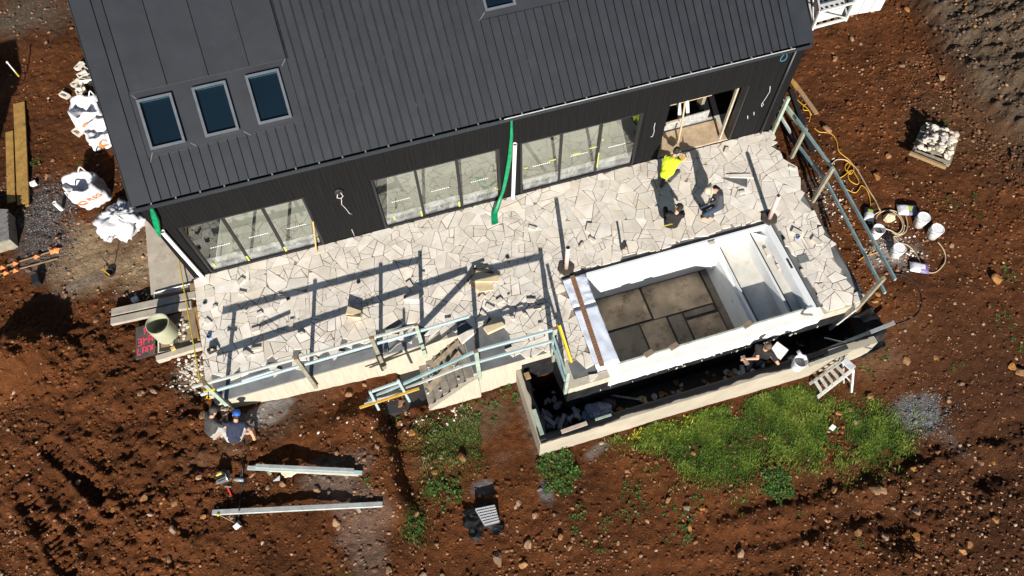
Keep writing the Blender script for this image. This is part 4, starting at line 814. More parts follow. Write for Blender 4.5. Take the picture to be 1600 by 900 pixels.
cup(327, 526, .055, .05, m_bluecap, 'round blue cap on the paving near the left terrace edge', 'cap', 'cap'); cup(1246, 371, .05, .07, m_bluecap, 'small blue cup on the paving right of the pool', 'cup', 'cup')
for (u, v, l) in ((560, 441, 'beside the railing shadow'), (320, 473, 'near the left terrace edge'), (793, 402, 'in the middle of the terrace'), (450, 467, 'under the left railing shadow')):
    p = P(u, v, .02); o = MB().obox(p, (.04, .01, 0), (-.01, .03, 0), (0, 0, .018)).build('wedge', m_dark); tag(o, 'tiny black plastic wedge on the paving ' + l, 'wedge')
tm = thing('radio', 'small black site radio on the paving at the left terrace edge', 'radio', P(331, 547, 0)); c = P(331, 547, .07)
part(MB().obox(c, (.10, .02, 0), (-.012, .06, 0), (0, 0, .068)), 'case', m_dark, tm, bevel=.015); part(MB().lathe([(0, .005), (.04, .005), (.045, 0)], c + Vector((-.03, -.065, .02)), 12, (0, -1, .3)), 'speaker', m_gutter, tm); part(MB().obox(c + Vector((.03, -.03, .08)), (.03, 0, 0), (0, .02, 0), (0, 0, .012)), 'dial', M('cream_dial', (.6, .5, .35), .6), tm)
tj = thing('tee_fitting', 'dark pipe tee with a capped stub standing on the paving above the pool', 'fitting', P(972, 386, 0)); c = P(971, 390, 0)
part(MB().tube([c + Vector((0, 0, .003)), c + Vector((.02, 0, .42))], .03, 10), 'stem', m_dark, tj); part(MB().tube([c + Vector((.02, .0, .06)), c + Vector((.16, .02, .06))], .035, 10), 'branch', m_dark, tj); part(MB().tube([c + Vector((.10, -.03, .02)), c + Vector((.10, -.03, .12))], .03, 8), 'cap', M('dull_brass', (.35, .25, .15), .4), tj)
cv = P(603, 548, -.03); gk = thing('floor_outlet', 'metal floor outlet with white cable in the bare screed at the left railing', 'outlet', cv)
part(MB().obox(P(602, 545, .0), (.06, .0, 0), (0, .16, 0), (0, 0, .03)), 'plate', M('brushed_metal', (.4, .42, .45), .35, metal=.6), gk); part(MB().tube([P(602, 548, .03), P(602, 548, .12)], .045, 10), 'spigot', m_dark, gk); part(MB().tube([P(594, 550, 0), P(600, 553, .01), P(610, 549, .01), P(620, 539, .01), P(640, 530, .01), P(652, 526, .01)], .008, 6), 'cable', m_cable, gk)
o = MB().tube([P(318 + k * 0, 395, .3) if False else PY(254 + 0, 0, 0) if False else P(277 + 4 * k, 392 + 23 * k, -.1 + .02 * k) for k in range(10)], .016, 6).build('strap', M('yellow_strap', (.55, .42, .03), .6)); tag(o, 'yellow strap line running past the left terrace edge to the railing', 'strap')
# ================================================================== people
def ik(a, c, l1, l2, pole):
    a, c = Vector(a), Vector(c); d = c - a; L = d.length
    if L > (l1 + l2) * .995: c = a + d * ((l1 + l2) * .995 / L); d = c - a; L = d.length
    x = (l1 * l1 - l2 * l2 + L * L) / (2 * L); h = math.sqrt(max(l1 * l1 - x * x, 1e-6)); n = d.normalized(); p = Vector(pole); p = (p - n * p.dot(n)).normalized()
    return a + n * x + p * h, c
def capsule(mb, a, b, ra, rb, n=12):
    a, b = Vector(a), Vector(b); d = b - a; L = max(d.length, 1e-4); prof = [(.001, -ra)] + [(ra * math.sin(t), -ra * math.cos(t)) for t in (.5, 1.0, 1.4)] + [(rb * math.sin(t), L - rb * math.cos(t)) for t in (1.75, 2.2, 2.7)] + [(.001, L + rb)]
    mb.lathe(prof, a, n, d.normalized() if d.length > 1e-4 else (0, 0, 1))
def person(label, hip, neck_to, head_to, feet, hands, fwd, shirt, trousers, shoes, knee=None, elbow=None, sleeve=.55, shorts=False, hair=None, cap=None, hat=None, long_sleeve=False, ground=0):
    hip = Vector(hip); u = (Vector(neck_to) - hip).normalized(); f = Vector(fwd).normalized(); s = f.cross(u).normalized(); f = u.cross(s)
    neck = hip + u * .50; hd = (Vector(head_to) - neck).normalized(); head = neck + hd * .17; hf = Vector(fwd).normalized(); hs = hf.cross(hd).normalized(); hf = hd.cross(hs)
    kn = Vector(knee or fwd); el = Vector(elbow or (-Vector(fwd)))
    RT = Matrix((s, f, u)).transposed(); RH = Matrix((hs, hf, hd)).transposed()
    seg = []; mb = MB()                                   # (a, b, radius, tag)
    def cap_(a, b, ra, rb, tg): capsule(mb, a, b, ra, rb); seg.append((Vector(a), Vector(b), ra, rb, tg))
    def ell_(c, r, rot, tg): mb.ell(c, r, 14, 9, rot); seg.append((Vector(c), Vector(c), min(r), min(r), tg))
    for k in (-1, 0, 1): cap_(hip + s * .085 * k + u * .12, neck - u * .10 + s * .10 * k, .105, .105, 0)
    ell_(hip + u * .36, (.19, .125, .16), RT, 0); ell_(hip + u * .03, (.178, .132, .12), RT, 0); cap_(hip + s * .06, hip - s * .06, .12, .12, 0)
    cap_(neck - u * .05, neck + hd * .08, .058, .052, 2)
    ell_(head, (.077, .098, .118), RH, 2); ell_(head + hf * .09 - hd * .025, (.016, .022, .022), RH, 2); ell_(head + hf * .045 - hd * .075, (.05, .05, .045), RH, 2)
    for k in (-1, 1): ell_(head + hs * .078 * k - hd * .01, (.014, .024, .033), RH, 2)
    body_h = []
    for i, k in enumerate((-1, 1)):
        sh = neck - u * .07 + s * .185 * k; el_, wr = ik(sh, hands[i], .29, .26, el + s * k * .6)
        cap_(neck - u * .05, sh, .065, .066, 0); m_ = sh.lerp(el_, sleeve)
        if long_sleeve: cap_(sh, el_, .06, .05, 0); cap_(el_, wr, .048, .038, 0)
        else: cap_(sh, m_, .064, .060, 0); cap_(m_, el_, .047, .042, 2); cap_(el_, wr, .043, .030, 2)
        d = (wr - el_).normalized(); sd = d.cross(u); sd = sd.normalized() if sd.length > .1 else d.orthogonal().normalized(); pn = d.cross(sd)
        cap_(wr, wr + d * .07, .030, .034, 2); cap_(wr + d * .045 - sd * .02, wr + d * .06 + sd * .022, .026, .026, 2)
        for q, (o_, ln) in enumerate(((-.032, .062), (-.011, .072), (.011, .068), (.031, .052))):
            b0 = wr + d * .085 + sd * o_; b1 = b0 + d * ln * .55 + pn * .008; b2 = b1 + d * ln * .35 + pn * .022; cap_(b0, b1, .0105, .010, 2); cap_(b1, b2, .010, .009, 2)
        t0 = wr + d * .03 - sd * .036; t1 = t0 + d * .035 - sd * .028 + pn * .01; cap_(t0, t1, .013, .012, 2); cap_(t1, t1 + d * .03 + pn * .012, .011, .010, 2)
        hp = hip + s * .095 * k - u * .02; ft = Vector(feet[i]); ank = ft + Vector((0, 0, .07)); kn_, ank = ik(hp, ank, .43, .42, kn + s * k * .25)
        if shorts: m_ = hp.lerp(kn_, .8); cap_(hp, m_, .098, .082, 1); cap_(m_, kn_, .062, .056, 2); cap_(kn_, ank, .058, .038, 2)
        else: cap_(hp, kn_, .095, .068, 1); cap_(kn_, ank, .066, .05, 1)
        fd = Vector((fwd[0], fwd[1], 0)).normalized(); cap_(ank - Vector((0, 0, .03)) - fd * .04, ank - Vector((0, 0, .04)) + fd * .14, .045, .036, 3); cap_(ank, ank - Vector((0, 0, .03)), .046, .046, 3)
    tmp = mb.build('tmp', m_skin); md = tmp.modifiers.new('r', 'REMESH'); md.mode = 'VOXEL'; md.voxel_size = .0105
    sm = tmp.modifiers.new('s', 'SMOOTH'); sm.factor = .5; sm.iterations = 3
    me = bpy.data.meshes.new_from_object(tmp.evaluated_get(bpy.context.evaluated_depsgraph_get())); bpy.data.objects.remove(tmp)
    nP = len(me.polygons); ce = np.empty(nP * 3, np.float32); me.polygons.foreach_get('center', ce); ce = ce.reshape(-1, 3)
    best = np.full(nP, 9.0); tg = np.zeros(nP, np.int32)
    for a, b, ra, rb, t_ in seg:
        A, B = np.array(a), np.array(b); d = B - A; L2 = max(float(d @ d), 1e-9); tt = np.clip(((ce - A) @ d) / L2, 0, 1); ds = np.linalg.norm(ce - A - tt[:, None] * d, axis=1) - (ra + (rb - ra) * tt); m_ = ds < best; best[m_] = ds[m_]; tg[m_] = t_
    org = Vector(((feet[0][0] + feet[1][0]) / 2, (feet[0][1] + feet[1][1]) / 2, min(feet[0][2], feet[1][2])))
    me.transform(Matrix.Translation(-org)); me.materials.clear()
    for m_ in (shirt, trousers, m_skin, shoes): me.materials.append(m_)
    me.polygons.foreach_set('material_index', tg); me.polygons.foreach_set('use_smooth', np.ones(nP, bool)); me.name = 'person'
    o = bpy.data.objects.new('person', me); COL.objects.link(o); o.location = org; tag(o, label, 'person')
    ey = MB()
    for k in (-1, 1): ey.ell(head + hf * .088 + hs * .03 * k + hd * .012, (.010, .008, .008), 8, 5, RH)
    part(ey, 'eyes', m_dark, o)
    if hair:
        h = MB(); q_ = .88 if (cap or hat) else 1; h.ell(head - hf * .016 + hd * (.022 if q_ == 1 else -.012), (.087 * (q_ + .02), .100 * q_, .112 * q_), 16, 10, RH); h.v = [tuple(Vector(p) + (Vector(p) - head) * .10 * mnoise.noise(Vector(p) * 55)) for p in h.v]; part(h, 'hair', hair, o, smooth=True)
    if cap:
        h = MB(); h.ell(head + hd * .042, (.092, .106, .092), 16, 10, RH); part(h, 'cap', cap, o, smooth=True)
        b = MB(); c0 = head + hd * .045 + hf * .10; vs = [c0 + hs * .075 * math.sin(t) + hf * (.085 * math.cos(t) - .01) - hd * .018 * math.cos(t) + hd * z for z in (0, .010) for t in np.linspace(-1.5, 1.5, 9)]
        b.add(vs, [tuple(range(9))[::-1], tuple(range(9, 18))] + [(i, (i + 1) % 9, 9 + (i + 1) % 9, 9 + i) for i in range(9)]); part(b, 'brim', cap, o)
    if hat:
        h = MB(); h.lathe([(.0, .155), (.06, .15), (.095, .115), (.108, .05), (.115, .035), (.175, .015), (.195, .0), (.19, -.006), (.1, .03)], head + hd * .03, 22, hd); part(h, 'hat', hat, o, smooth=True)
    return o, dict(head=head, neck=neck, hip=hip, s=s, f=f, u=u)
cl_ = lambda n, c, **k: M(n, c, .85, .2, 5, .9, 13, **k)
c_hiv = cl_('hi_vis_yellow', (.62, .75, .02)); c_nav = cl_('navy_cloth', (.012, .018, .042)); c_char = cl_('charcoal_cloth', (.045, .042, .040)); c_blk = cl_('black_cloth', (.010, .009, .009)); c_slate = cl_('slate_cloth', (.05, .052, .062)); c_den = cl_('dark_denim', (.03, .045, .07)); c_gry = cl_('grey_shorts', (.30, .29, .28)); c_wht = cl_('pale_shorts', (.36, .35, .34)); c_boot = cl_('tan_boots', (.42, .26, .12)); c_bootd = cl_('dark_boots', (.03, .026, .022))
h_dk = M('dark_hair', (.014, .010, .008), .6, .4, 30, .6, 90); h_br = M('brown_hair', (.12, .07, .035), .6, .4, 30, .6, 90)
V = Vector
# 1 high-visibility shirt
person('person in a bright yellow shirt bending over and holding a sponge by the doorway', P(1041, 273, .60), P(1052, 246, .90), P(1056, 238, 1.02), [P(1034, 291, .0), P(1047, 283, .0)], [P(1041, 262, .50), P(1061, 248, .52)], (.75, .55, 0), c_hiv, c_slate, c_bootd, hair=h_dk, sleeve=.7, elbow=(-.2, -.9, .3))
sp = thing('sponge', 'buff sponge block held by the person in the yellow shirt', 'sponge', P(1065, 247, .46)); part(MB().obox(P(1065, 247, .50), (.09, .05, 0), (-.05, .09, 0), (0, 0, .04)), 'block', M('buff_sponge', (.62, .40, .14), .9, .15, 9, .4, 60), sp, bevel=.012)
# 2 wide hat
o, J = person('person in a pale wide hat and slate shirt bending beside the pool', P(1123, 318, .62), P(1122, 302, .98), P(1116, 297, 1.1), [P(1105, 341, .0), P(1112, 340, .0)], [P(1103, 322, .28), P(1104, 326, .34)], (-.95, .10, 0), c_slate, c_den, c_boot, hat=M('straw_hat', (.50, .45, .33), .85, .15, 12, .3, 60), hair=h_dk, long_sleeve=True, elbow=(.3, 0, -.8))
lg = MB(); bk = J['neck'] - J['u'] * .16 - J['f'] * .135
for (a, b, r_) in ((0, .05, .035), (.05, .01, .03), (-.04, 0, .03), (.01, -.05, .035), (.03, -.09, .02)): lg.ell(bk + J['s'] * a + J['u'] * b, (r_, r_ * .7, .010), 8, 5, Matrix((J['s'], J['u'], -J['f'])).transposed())
part(lg, 'back_print', M('white_print', (.7, .7, .72), .8), o)
gr = thing('hand_tool', 'cyan handled trowel held low by the person in the wide hat', 'tool', P(1105, 330, .1)); part(MB().bar(P(1104, 325, .36), P(1109, 334, .14), .05, .06), 'handle', M('cyan_plastic', (.10, .42, .55), .5), gr, bevel=.01); part(MB().bar(P(1098, 336, .03), P(1108, 335, .05), .10, .02), 'blade', m_dark, gr); part(MB().bar(P(1101, 336, .06), P(1106, 335, .06), .03, .02), 'band', m_tool, gr)
# 3 kneeling in black
o, J = person('person in black crouching on the paving above the pool', P(1049, 350, .30), P(1055, 336, .74), P(1063, 321, .92), [P(1044, 351, .0), P(1058, 348, .0)], [P(1050, 328, .06), P(1068, 326, .10)], (.35, .9, 0), c_blk, c_blk, c_bootd, hair=h_dk, cap=c_blk, long_sleeve=True, knee=(.3, .9, .6))
o = MB().bar(P(1038, 353, .46), P(1064, 346, .46), .025, .012).build('tape_measure', m_tool); tag(o, 'thin yellow measuring strip across the back of the crouching person in black', 'measure')
# 4, 5 at the left corner of the wall
zg = pz(340, 684).z
person('person in a charcoal shirt and dark cap crouching at the left end of the wall', P(329, 673, zg + .26), P(331, 650, zg + .72), P(334, 639, zg + .86), [P(338, 684, zg), P(350, 680, zg)], [P(350, 640, zg + .55), P(354, 650, zg + .5)], (.8, .45, 0), c_char, c_gry, cl_('pale_boots', (.3, .27, .22)), cap=c_char, hair=h_dk, shorts=True, knee=(.6, .5, .7))
zg2 = pz(375, 690).z
person('person in a navy shirt and bright blue cap seated at the wall foot', P(366, 684, zg2 + .22), P(369, 652, zg2 + .70), P(370.5, 638, zg2 + .84), [P(352, 672, zg2), P(398, 684, zg2)], [P(357, 645, zg2 + .5), P(389, 676, zg2 + .25)], (.06, 1, 0), c_nav, c_wht, c_boot, cap=M('bright_blue_cap', (.01, .10, .42), .7), hair=h_dk, shorts=True, knee=(0, .6, .8))
cr = thing('power_saw', 'black cut-off tool held between the two crouching people', 'saw', P(352, 645, zg2 + .45)); part(MB().obox(P(352, 646, zg2 + .52), (.09, .03, 0), (-.02, .06, 0), (0, 0, .06)), 'motor', m_dark, cr, bevel=.02); part(MB().lathe([(.001, .012), (.09, .012), (.095, 0), (.001, -.012)], P(350, 641, zg2 + .5), 18, (.2, -.4, .9)), 'guard', m_galv, cr)
# 6 in the basin
zb = -1.72; hp = P(1190, 556, -.80)
o, J = person('person in a black shirt plastering inside the catch basin', hp, P(1196, 545, -.28), P(1203, 538, -.02), [(hp.x - .14, hp.y, zb), (hp.x + .14, hp.y + .03, zb)], [P(1167, 561, -.52), P(1204, 556, -.52)], (.75, .66, 0), c_blk, c_wht, c_bootd, hair=h_br, sleeve=.6, elbow=(0, -.9, -.2))
hk = thing('plaster_hawk', 'square white plaster hawk held in the catch basin', 'hawk', P(1212, 549, -.5)); c = P(1217, 548, -.40); part(MB().obox(c, (.145, .085, .02), (-.085, .145, 0), (0, 0, .008)), 'plate', M('white_hawk', (.72, .72, .71), .5, .1, 6), hk); part(MB().tube([c, c + V((-.02, -.02, -.14))], .02, 8), 'grip', m_timber, hk)
tw = thing('trowel', 'dusty steel trowel in the left hand of the person in the basin', 'trowel', P(1163, 564, -.55)); part(MB().bar(P(1160, 556, -.55), P(1168, 570, -.55), .11, .012), 'blade', M('dusty_steel', (.35, .33, .29), .5, metal=.4), tw); part(MB().bar(P(1163, 562, -.50), P(1167, 566, -.50), .03, .03), 'handle', m_timber, tw)
# ================================================================== catch basin odds and ends
def bar_t(name, a, b, wd, ht, mat, lab, cat, up=(0, 0, 1), bev=0):
    o = MB().bar(a, b, wd, ht, up).build(name, mat, bevel=bev); tag(o, lab, cat); return o
bar_t('plank', P(1337, 480, .02), P(1296, 512, -1.2), .16, .05, M('pale_plank', (.42, .41, .38), .8, .2, 6), 'wide grey plank leaning from the terrace corner into the basin', 'plank')
bar_t('straightedge', P(1398, 504, -.45), P(1300, 543, -1.3), .09, .05, m_galv, 'long aluminium straightedge leaning over the right basin end', 'straightedge')
bar_t('metal_rod', P(1362, 545, -.55), P(1288, 528, -1.1), .035, .03, m_galv, 'thin metal rod resting across the right end of the basin wall', 'rod')
bar_t('timber_board', P(1264, 571, BZ + .05), P(1328, 548, BZ + .05), .10, .045, M('pale_board', (.42, .39, .30), .8, .15, 6), 'pale board lying on the basin wall beside the white bucket', 'board')
bar_t('timber_board', P(1271, 554, -1.0), P(1304, 541, -.95), .07, .04, M('pale_board', (.42, .39, .30)), 'thin pale board inside the basin near the white bucket', 'board')
bar_t('timber_board', P(877, 675, BZ + .05), P(917, 661, BZ + .05), .09, .05, M('pinkish_board', (.42, .34, .28), .8, .15, 6), 'pinkish board lying on the left part of the basin wall', 'board')
bar_t('timber_board', P(930, 656, BZ + .05), P(955, 648, BZ + .05), .05, .04, m_green, 'short green board lying on the middle of the basin wall', 'board')
bar_t('timber_board', P(834, 640, BZ + .06), P(847, 679, BZ + .06), .10, .04, m_green, 'green board lying on the black sheet at the left basin end', 'board')
bar_t('timber_block', P(1006, 621, -1.45), P(1009, 631, -1.4), .09, .09, m_timber, 'orange timber block on the floor of the basin', 'block')
bar_t('timber_stick', P(926, 613, -1.5), P(1003, 625, -1.45), .05, .04, m_timg, 'thin brown stick on the dark floor of the basin', 'stick')
bar_t('broken_block', P(822, 583, BZ + .05), P(826, 592, BZ + .05), .13, .08, m_timber, 'brown block on the left end of the basin wall', 'block')
bar_t('spirit_level', P(1233, 488, -.3) + V((0, -.05, 0)), P(1265, 490, .2) + V((.05, -.05, 0)), .03, .05, m_timg, 'thin timber prop leaning on the white pool face', 'prop')
def bucket(p, r, h, mat, lab, lid=True, tilt=(0, 0, 1), fill=None, group='buckets'):
    b = thing('bucket', lab, 'bucket', p, group); n = 24; ax = V(tilt).normalized()
    if lid:
        part(MB().lathe([(.001, 0), (r * .86, 0), (r * .97, h * .9), (r * .97, h * .97)], p, n, ax), 'tub', mat, b, smooth=True); part(MB().lathe([(r * 1.03, h * .93), (r * 1.04, h), (r * .95, h + .004), (r * .93, h - .008), (.001, h - .006)], p, n, ax), 'lid', mat, b)
    else:
        part(MB().lathe([(.001, 0), (r * .86, 0), (r, h), (r * 1.03, h), (r * 1.03, h - .03), (r * .96, h), (r * .82, .03), (.001, .03)], p, n, ax), 'tub', mat, b)
        if fill: part(MB().lathe([(.001, h * .55), (r * .88, h * .55)], p, n, ax), 'contents', fill, b)
    for k in (.62, .8): part(MB().lathe([(r * (.86 + .11 * k) + .001, h * k), (r * (.86 + .11 * k) + .008, h * k + .004), (r * (.86 + .11 * k) + .001, h * k + .012)], p, n, ax), 'rib', mat, b)
    q = V(p); side = ax.orthogonal().normalized(); part(MB().tube([q + ax * h * .85 + side * r * 1.05 * math.cos(t) + ax.cross(side) * (r * 1.08) * math.sin(t) - ax * .10 * math.sin(t) for t in np.linspace(0, math.pi, 9)], .006, 5), 'handle', m_galv, b)
    return b
bucket(pz(1434, 351), .165, .38, m_plas, 'lidded white bucket behind the two rightmost bags', group='white buckets on the soil')
bucket(pz(1455, 369), .165, .38, m_plas, 'lidded white bucket standing farthest right on the soil', group='white buckets on the soil')
bucket(pz(1366, 368), .155, .34, m_plas, 'open white bucket beside the right side railing', lid=False, fill=M('grey_slurry', (.16, .15, .14), .5), group='white buckets on the soil')
bucket(pz(1397, 398), .16, .34, m_plas, 'lidded white bucket standing on the spilled white slurry', group='white buckets on the soil')
wb = bucket(P(1244, 573, BZ + .03), .16, .38, m_plas, 'white mixing bucket with a rag at the basin wall', lid=False, fill=M('grey_mix', (.3, .3, .3), .6))
part(MB().tube([P(1247, 548, -.12), P(1251, 556, -.16), P(1257, 557, -.18), P(1261, 565, -.3)], [.05, .06, .05, .03], 8), 'rag', m_fab, wb, smooth=True)
bucket(P(1323, 530, -1.70), .17, .36, M('dark_bucket', (.06, .07, .085), .5), 'dark bucket in the shade at the right end of the basin', lid=False)
bucket(P(1246, 560, -1.70) + V((.25, .3, 0)), .18, .42, m_dark, 'black bucket in the basin behind the white mixing bucket', lid=False)
def crumple(name, c, r, mat, lab, cat, seed, amp=.35, n=26, flat=1, group=None, smooth=False):
    mb = MB().ell((0, 0, 0), (r[0], r[1], r[2]), n, n // 2 + 2); vs = []
    for p in mb.v:
        q = V(p); d = q.normalized() if q.length > 1e-6 else V((0, 0, 1)); k = 1 + amp * (mnoise.noise(q * (2.2 / max(r)) + V((seed, 0, 0))) + .6 * abs(mnoise.noise(q * (5 / max(r)) + V((0, seed, 0)))) + .3 * mnoise.noise(q * (11 / max(r)))); q = q * k; q.z = max(q.z, -r[2] * .55); vs.append(tuple(q))
    mb.v = vs; o = mb.build(name, mat, smooth=smooth); o.location = V(c) + V((0, 0, r[2] * .55)); tag(o, lab, cat, group); return o
crumple('rag_bundle', P(932, 648, -1.6), (.36, .27, .22), M('blue_grey_cloth', (.26, .30, .40), .8), 'crumpled blue grey cloth in the left half of the basin', 'cloth', 3)
crumple('rag_bundle', P(949, 632, -1.7), (.2, .16, .12), M('dull_cloth', (.14, .11, .11), .8), 'dull dark cloth bundle behind the blue grey cloth', 'cloth', 5)
# ================================================================== bags of adhesive, hoses
def small_bag(u, v, l, wd, th, cols, lab):
    p = pz(u, v); b = thing('cement_bag', lab, 'bag', p, 'small bags by the buckets'); N, K = 12, 8; vs = []; ca, sa = math.cos(th), math.sin(th)
    for side in (1, -1):
        for i in range(N + 1):
            for j in range(K + 1):
                s, t = i / N * 2 - 1, j / K * 2 - 1; z = .085 * (1 - abs(s) ** 4) ** .5 * (1 - abs(t) ** 4) ** .5 * side + .012 * mnoise.noise((s * 4 + u, t * 4, side)); vs.append((p.x + ca * s * l - sa * t * wd, p.y + sa * s * l + ca * t * wd, p.z + .09 + z))
    o_ = (N + 1) * (K + 1); q = lambda i, j: i * (K + 1) + j
    top = MB(); top.cur = 0; fs = [(q(i, j), q(i + 1, j), q(i + 1, j + 1), q(i, j + 1)) for i in range(N) for j in range(K)]; top.add(vs[:o_], fs)
    top.mi = [(0 if i < N * .45 else (1 if (N * .45 <= i < N * .72 and 1 < j < K - 2) else 2)) for i in range(N) for j in range(K)]; part(top, 'front', cols, b, smooth=True)
    bt = MB().add(vs[o_:], [f[::-1] for f in fs]); part(bt, 'back', cols[0], b, smooth=True)
b_w, b_g, b_p = M('bag_white', (.68, .66, .70), .5), M('bag_lime', (.38, .50, .06), .5), M('bag_purple', (.14, .10, .24), .5)
small_bag(1415, 331, .26, .17, -.35, [b_w, b_g, b_p], 'white and purple cement bag lying nearest the tan hose coil'); small_bag(1356, 338, .22, .13, 1.0, [b_w, b_g, M('bag_dark', (.04, .04, .06), .4)], 'dark crumpled cement bag beside the right side railing'); small_bag(1434, 421, .24, .15, -.5, [b_w, b_w, b_p], 'pale purple cement bag below the white buckets')
def hose(pts, r, mat, lab, name='hose', cat='hose', sub=5):
    pts = [V(p) for p in pts]; out_ = []
    for i in range(len(pts) - 1):
        p0, p1, p2, p3 = pts[max(i - 1, 0)], pts[i], pts[i + 1], pts[min(i + 2, len(pts) - 1)]
        for k in range(sub):
            t = k / sub; out_.append(.5 * ((2 * p1) + (p2 - p0) * t + (2 * p0 - 5 * p1 + 4 * p2 - p3) * t * t + (3 * p1 - p0 - 3 * p2 + p3) * t ** 3))
    out_.append(pts[-1]); o = MB().tube(out_, r, 6).build(name, mat, smooth=True); tag(o, lab, cat); return o
Zc = lambda L, dz=.03: [pz(u, v, dz) for u, v in L]
hose(Zc([(1296, 257), (1300, 256), (1306, 250), (1316, 249), (1326, 252), (1337, 262), (1348, 280), (1358, 298), (1367, 312), (1373, 325), (1376, 330)]), .016, m_tan, 'tan hose running from the railing post down to the coil')
hose(Zc([(1376, 330), (1366, 336), (1364, 348), (1372, 356), (1385, 358), (1394, 362), (1400, 366)], .05) + Zc([(1408, 360), (1410, 350), (1404, 338), (1392, 330), (1380, 330), (1370, 338), (1370, 348), (1380, 356), (1392, 360), (1404, 366), (1412, 360), (1411, 346), (1402, 332), (1390, 328)], .06), .016, m_tan, 'coiled tan hose around the buff stone between the buckets')
hose(Zc([(1415, 337), (1418, 350), (1415, 362), (1405, 368), (1396, 370)]) + Zc([(1405, 379), (1418, 383), (1430, 395), (1437, 408), (1443, 420), (1452, 426), (1464, 424), (1475, 412), (1477, 400), (1473, 388), (1465, 378)]), .016, m_tan, 'tan hose looping on the soil in front of the rightmost bucket')
hose(Zc([(1240, 150), (1250, 160), (1262, 170), (1268, 180)]), .013, m_yhose, 'short orange lead beside the right house wall', 'extension_lead', 'cable')
hose(Zc([(1270, 168), (1262, 162), (1255, 166), (1256, 172), (1264, 173), (1266, 182), (1264, 190)]), .013, m_yhose, 'orange lead looped beside the dark planks', 'extension_lead', 'cable')
hose(Zc([(1272, 200), (1280, 206), (1290, 207), (1300, 210), (1307, 220), (1310, 235), (1318, 243), (1327, 250), (1333, 258), (1334, 266), (1328, 272), (1320, 262), (1326, 254), (1334, 262), (1330, 270), (1324, 266), (1328, 256), (1320, 250)]), .013, m_yhose, 'orange lead with a knotted coil on the soil', 'extension_lead', 'cable')
hose(Zc([(1330, 268), (1325, 274), (1328, 282), (1338, 288), (1342, 284), (1336, 272), (1330, 266), (1318, 275), (1308, 280)]), .013, m_yhose, 'orange lead looping below the knotted coil', 'extension_lead', 'cable')
hose(Zc([(1316, 291), (1325, 297), (1336, 301), (1342, 296), (1346, 290), (1354, 296), (1359, 310), (1360, 325), (1357, 332)]), .013, m_yhose, 'orange lead running to the dark cement bag', 'extension_lead', 'cable')
hose(Zc([(1342, 407), (1352, 400), (1366, 396), (1376, 393)]) , .012, m_yhose, 'short orange lead under the right side railing', 'extension_lead', 'cable')
hose(Zc([(1398, 428), (1412, 430), (1424, 438), (1436, 452), (1441, 470), (1434, 490), (1420, 500), (1400, 507)]), .014, m_dark, 'black hose curving round the lower right terrace corner')
stn = crumple('stone', pz(1388, 342), (.17, .14, .12), m_stone_y, 'single buff stone inside the tan hose coil', 'stone', 4, .2, 8)
# ================================================================== ladder
ld = thing('ladder', 'white and grey folding step ladder standing at the basin wall', 'ladder', pz(1285, 612)); m_lw = M('ladder_white', (.68, .67, .64), .45, .1, 5)
a0, a1 = pz(1265, 600, .02), pz(1277, 621, .02); z1 = a0.z + 1.12; t0, t1 = P(1317, 563, z1), P(1333, 577, z1); rl0 = pz(1330, 612, .02); rl1 = pz(1318, 598, .02)
part(MB().bar(a0, t0, .03, .07, (0, 1, 0)), 'stile', M('ladder_grey', (.36, .36, .33), .5), ld); part(MB().bar(a1, t1, .035, .08, (0, 1, 0)), 'stile', m_lw, ld)
for k in range(1, 6): part(MB().bar(a0.lerp(t0, k / 6.3), a1.lerp(t1, k / 6.3), .09, .022), 'tread', M('ladder_grey', (.36, .36, .33)), ld)
part(MB().bar(t1, rl0, .05, .06, (0, 1, 0)), 'rear_leg', m_lw, ld); part(MB().bar(t0, rl1, .04, .05, (0, 1, 0)), 'rear_leg', M('ladder_grey', (.36, .36, .33)), ld); part(MB().bar(t0.lerp(rl1, .6), t1.lerp(rl0, .6), .025, .02), 'brace', m_lw, ld)
part(MB().bar(t0 + V((0, 0, .03)), t1 + V((0, 0, .03)), .20, .03), 'top_cap', M('frosted_cap', (.55, .56, .58), .4), ld, bevel=.01)
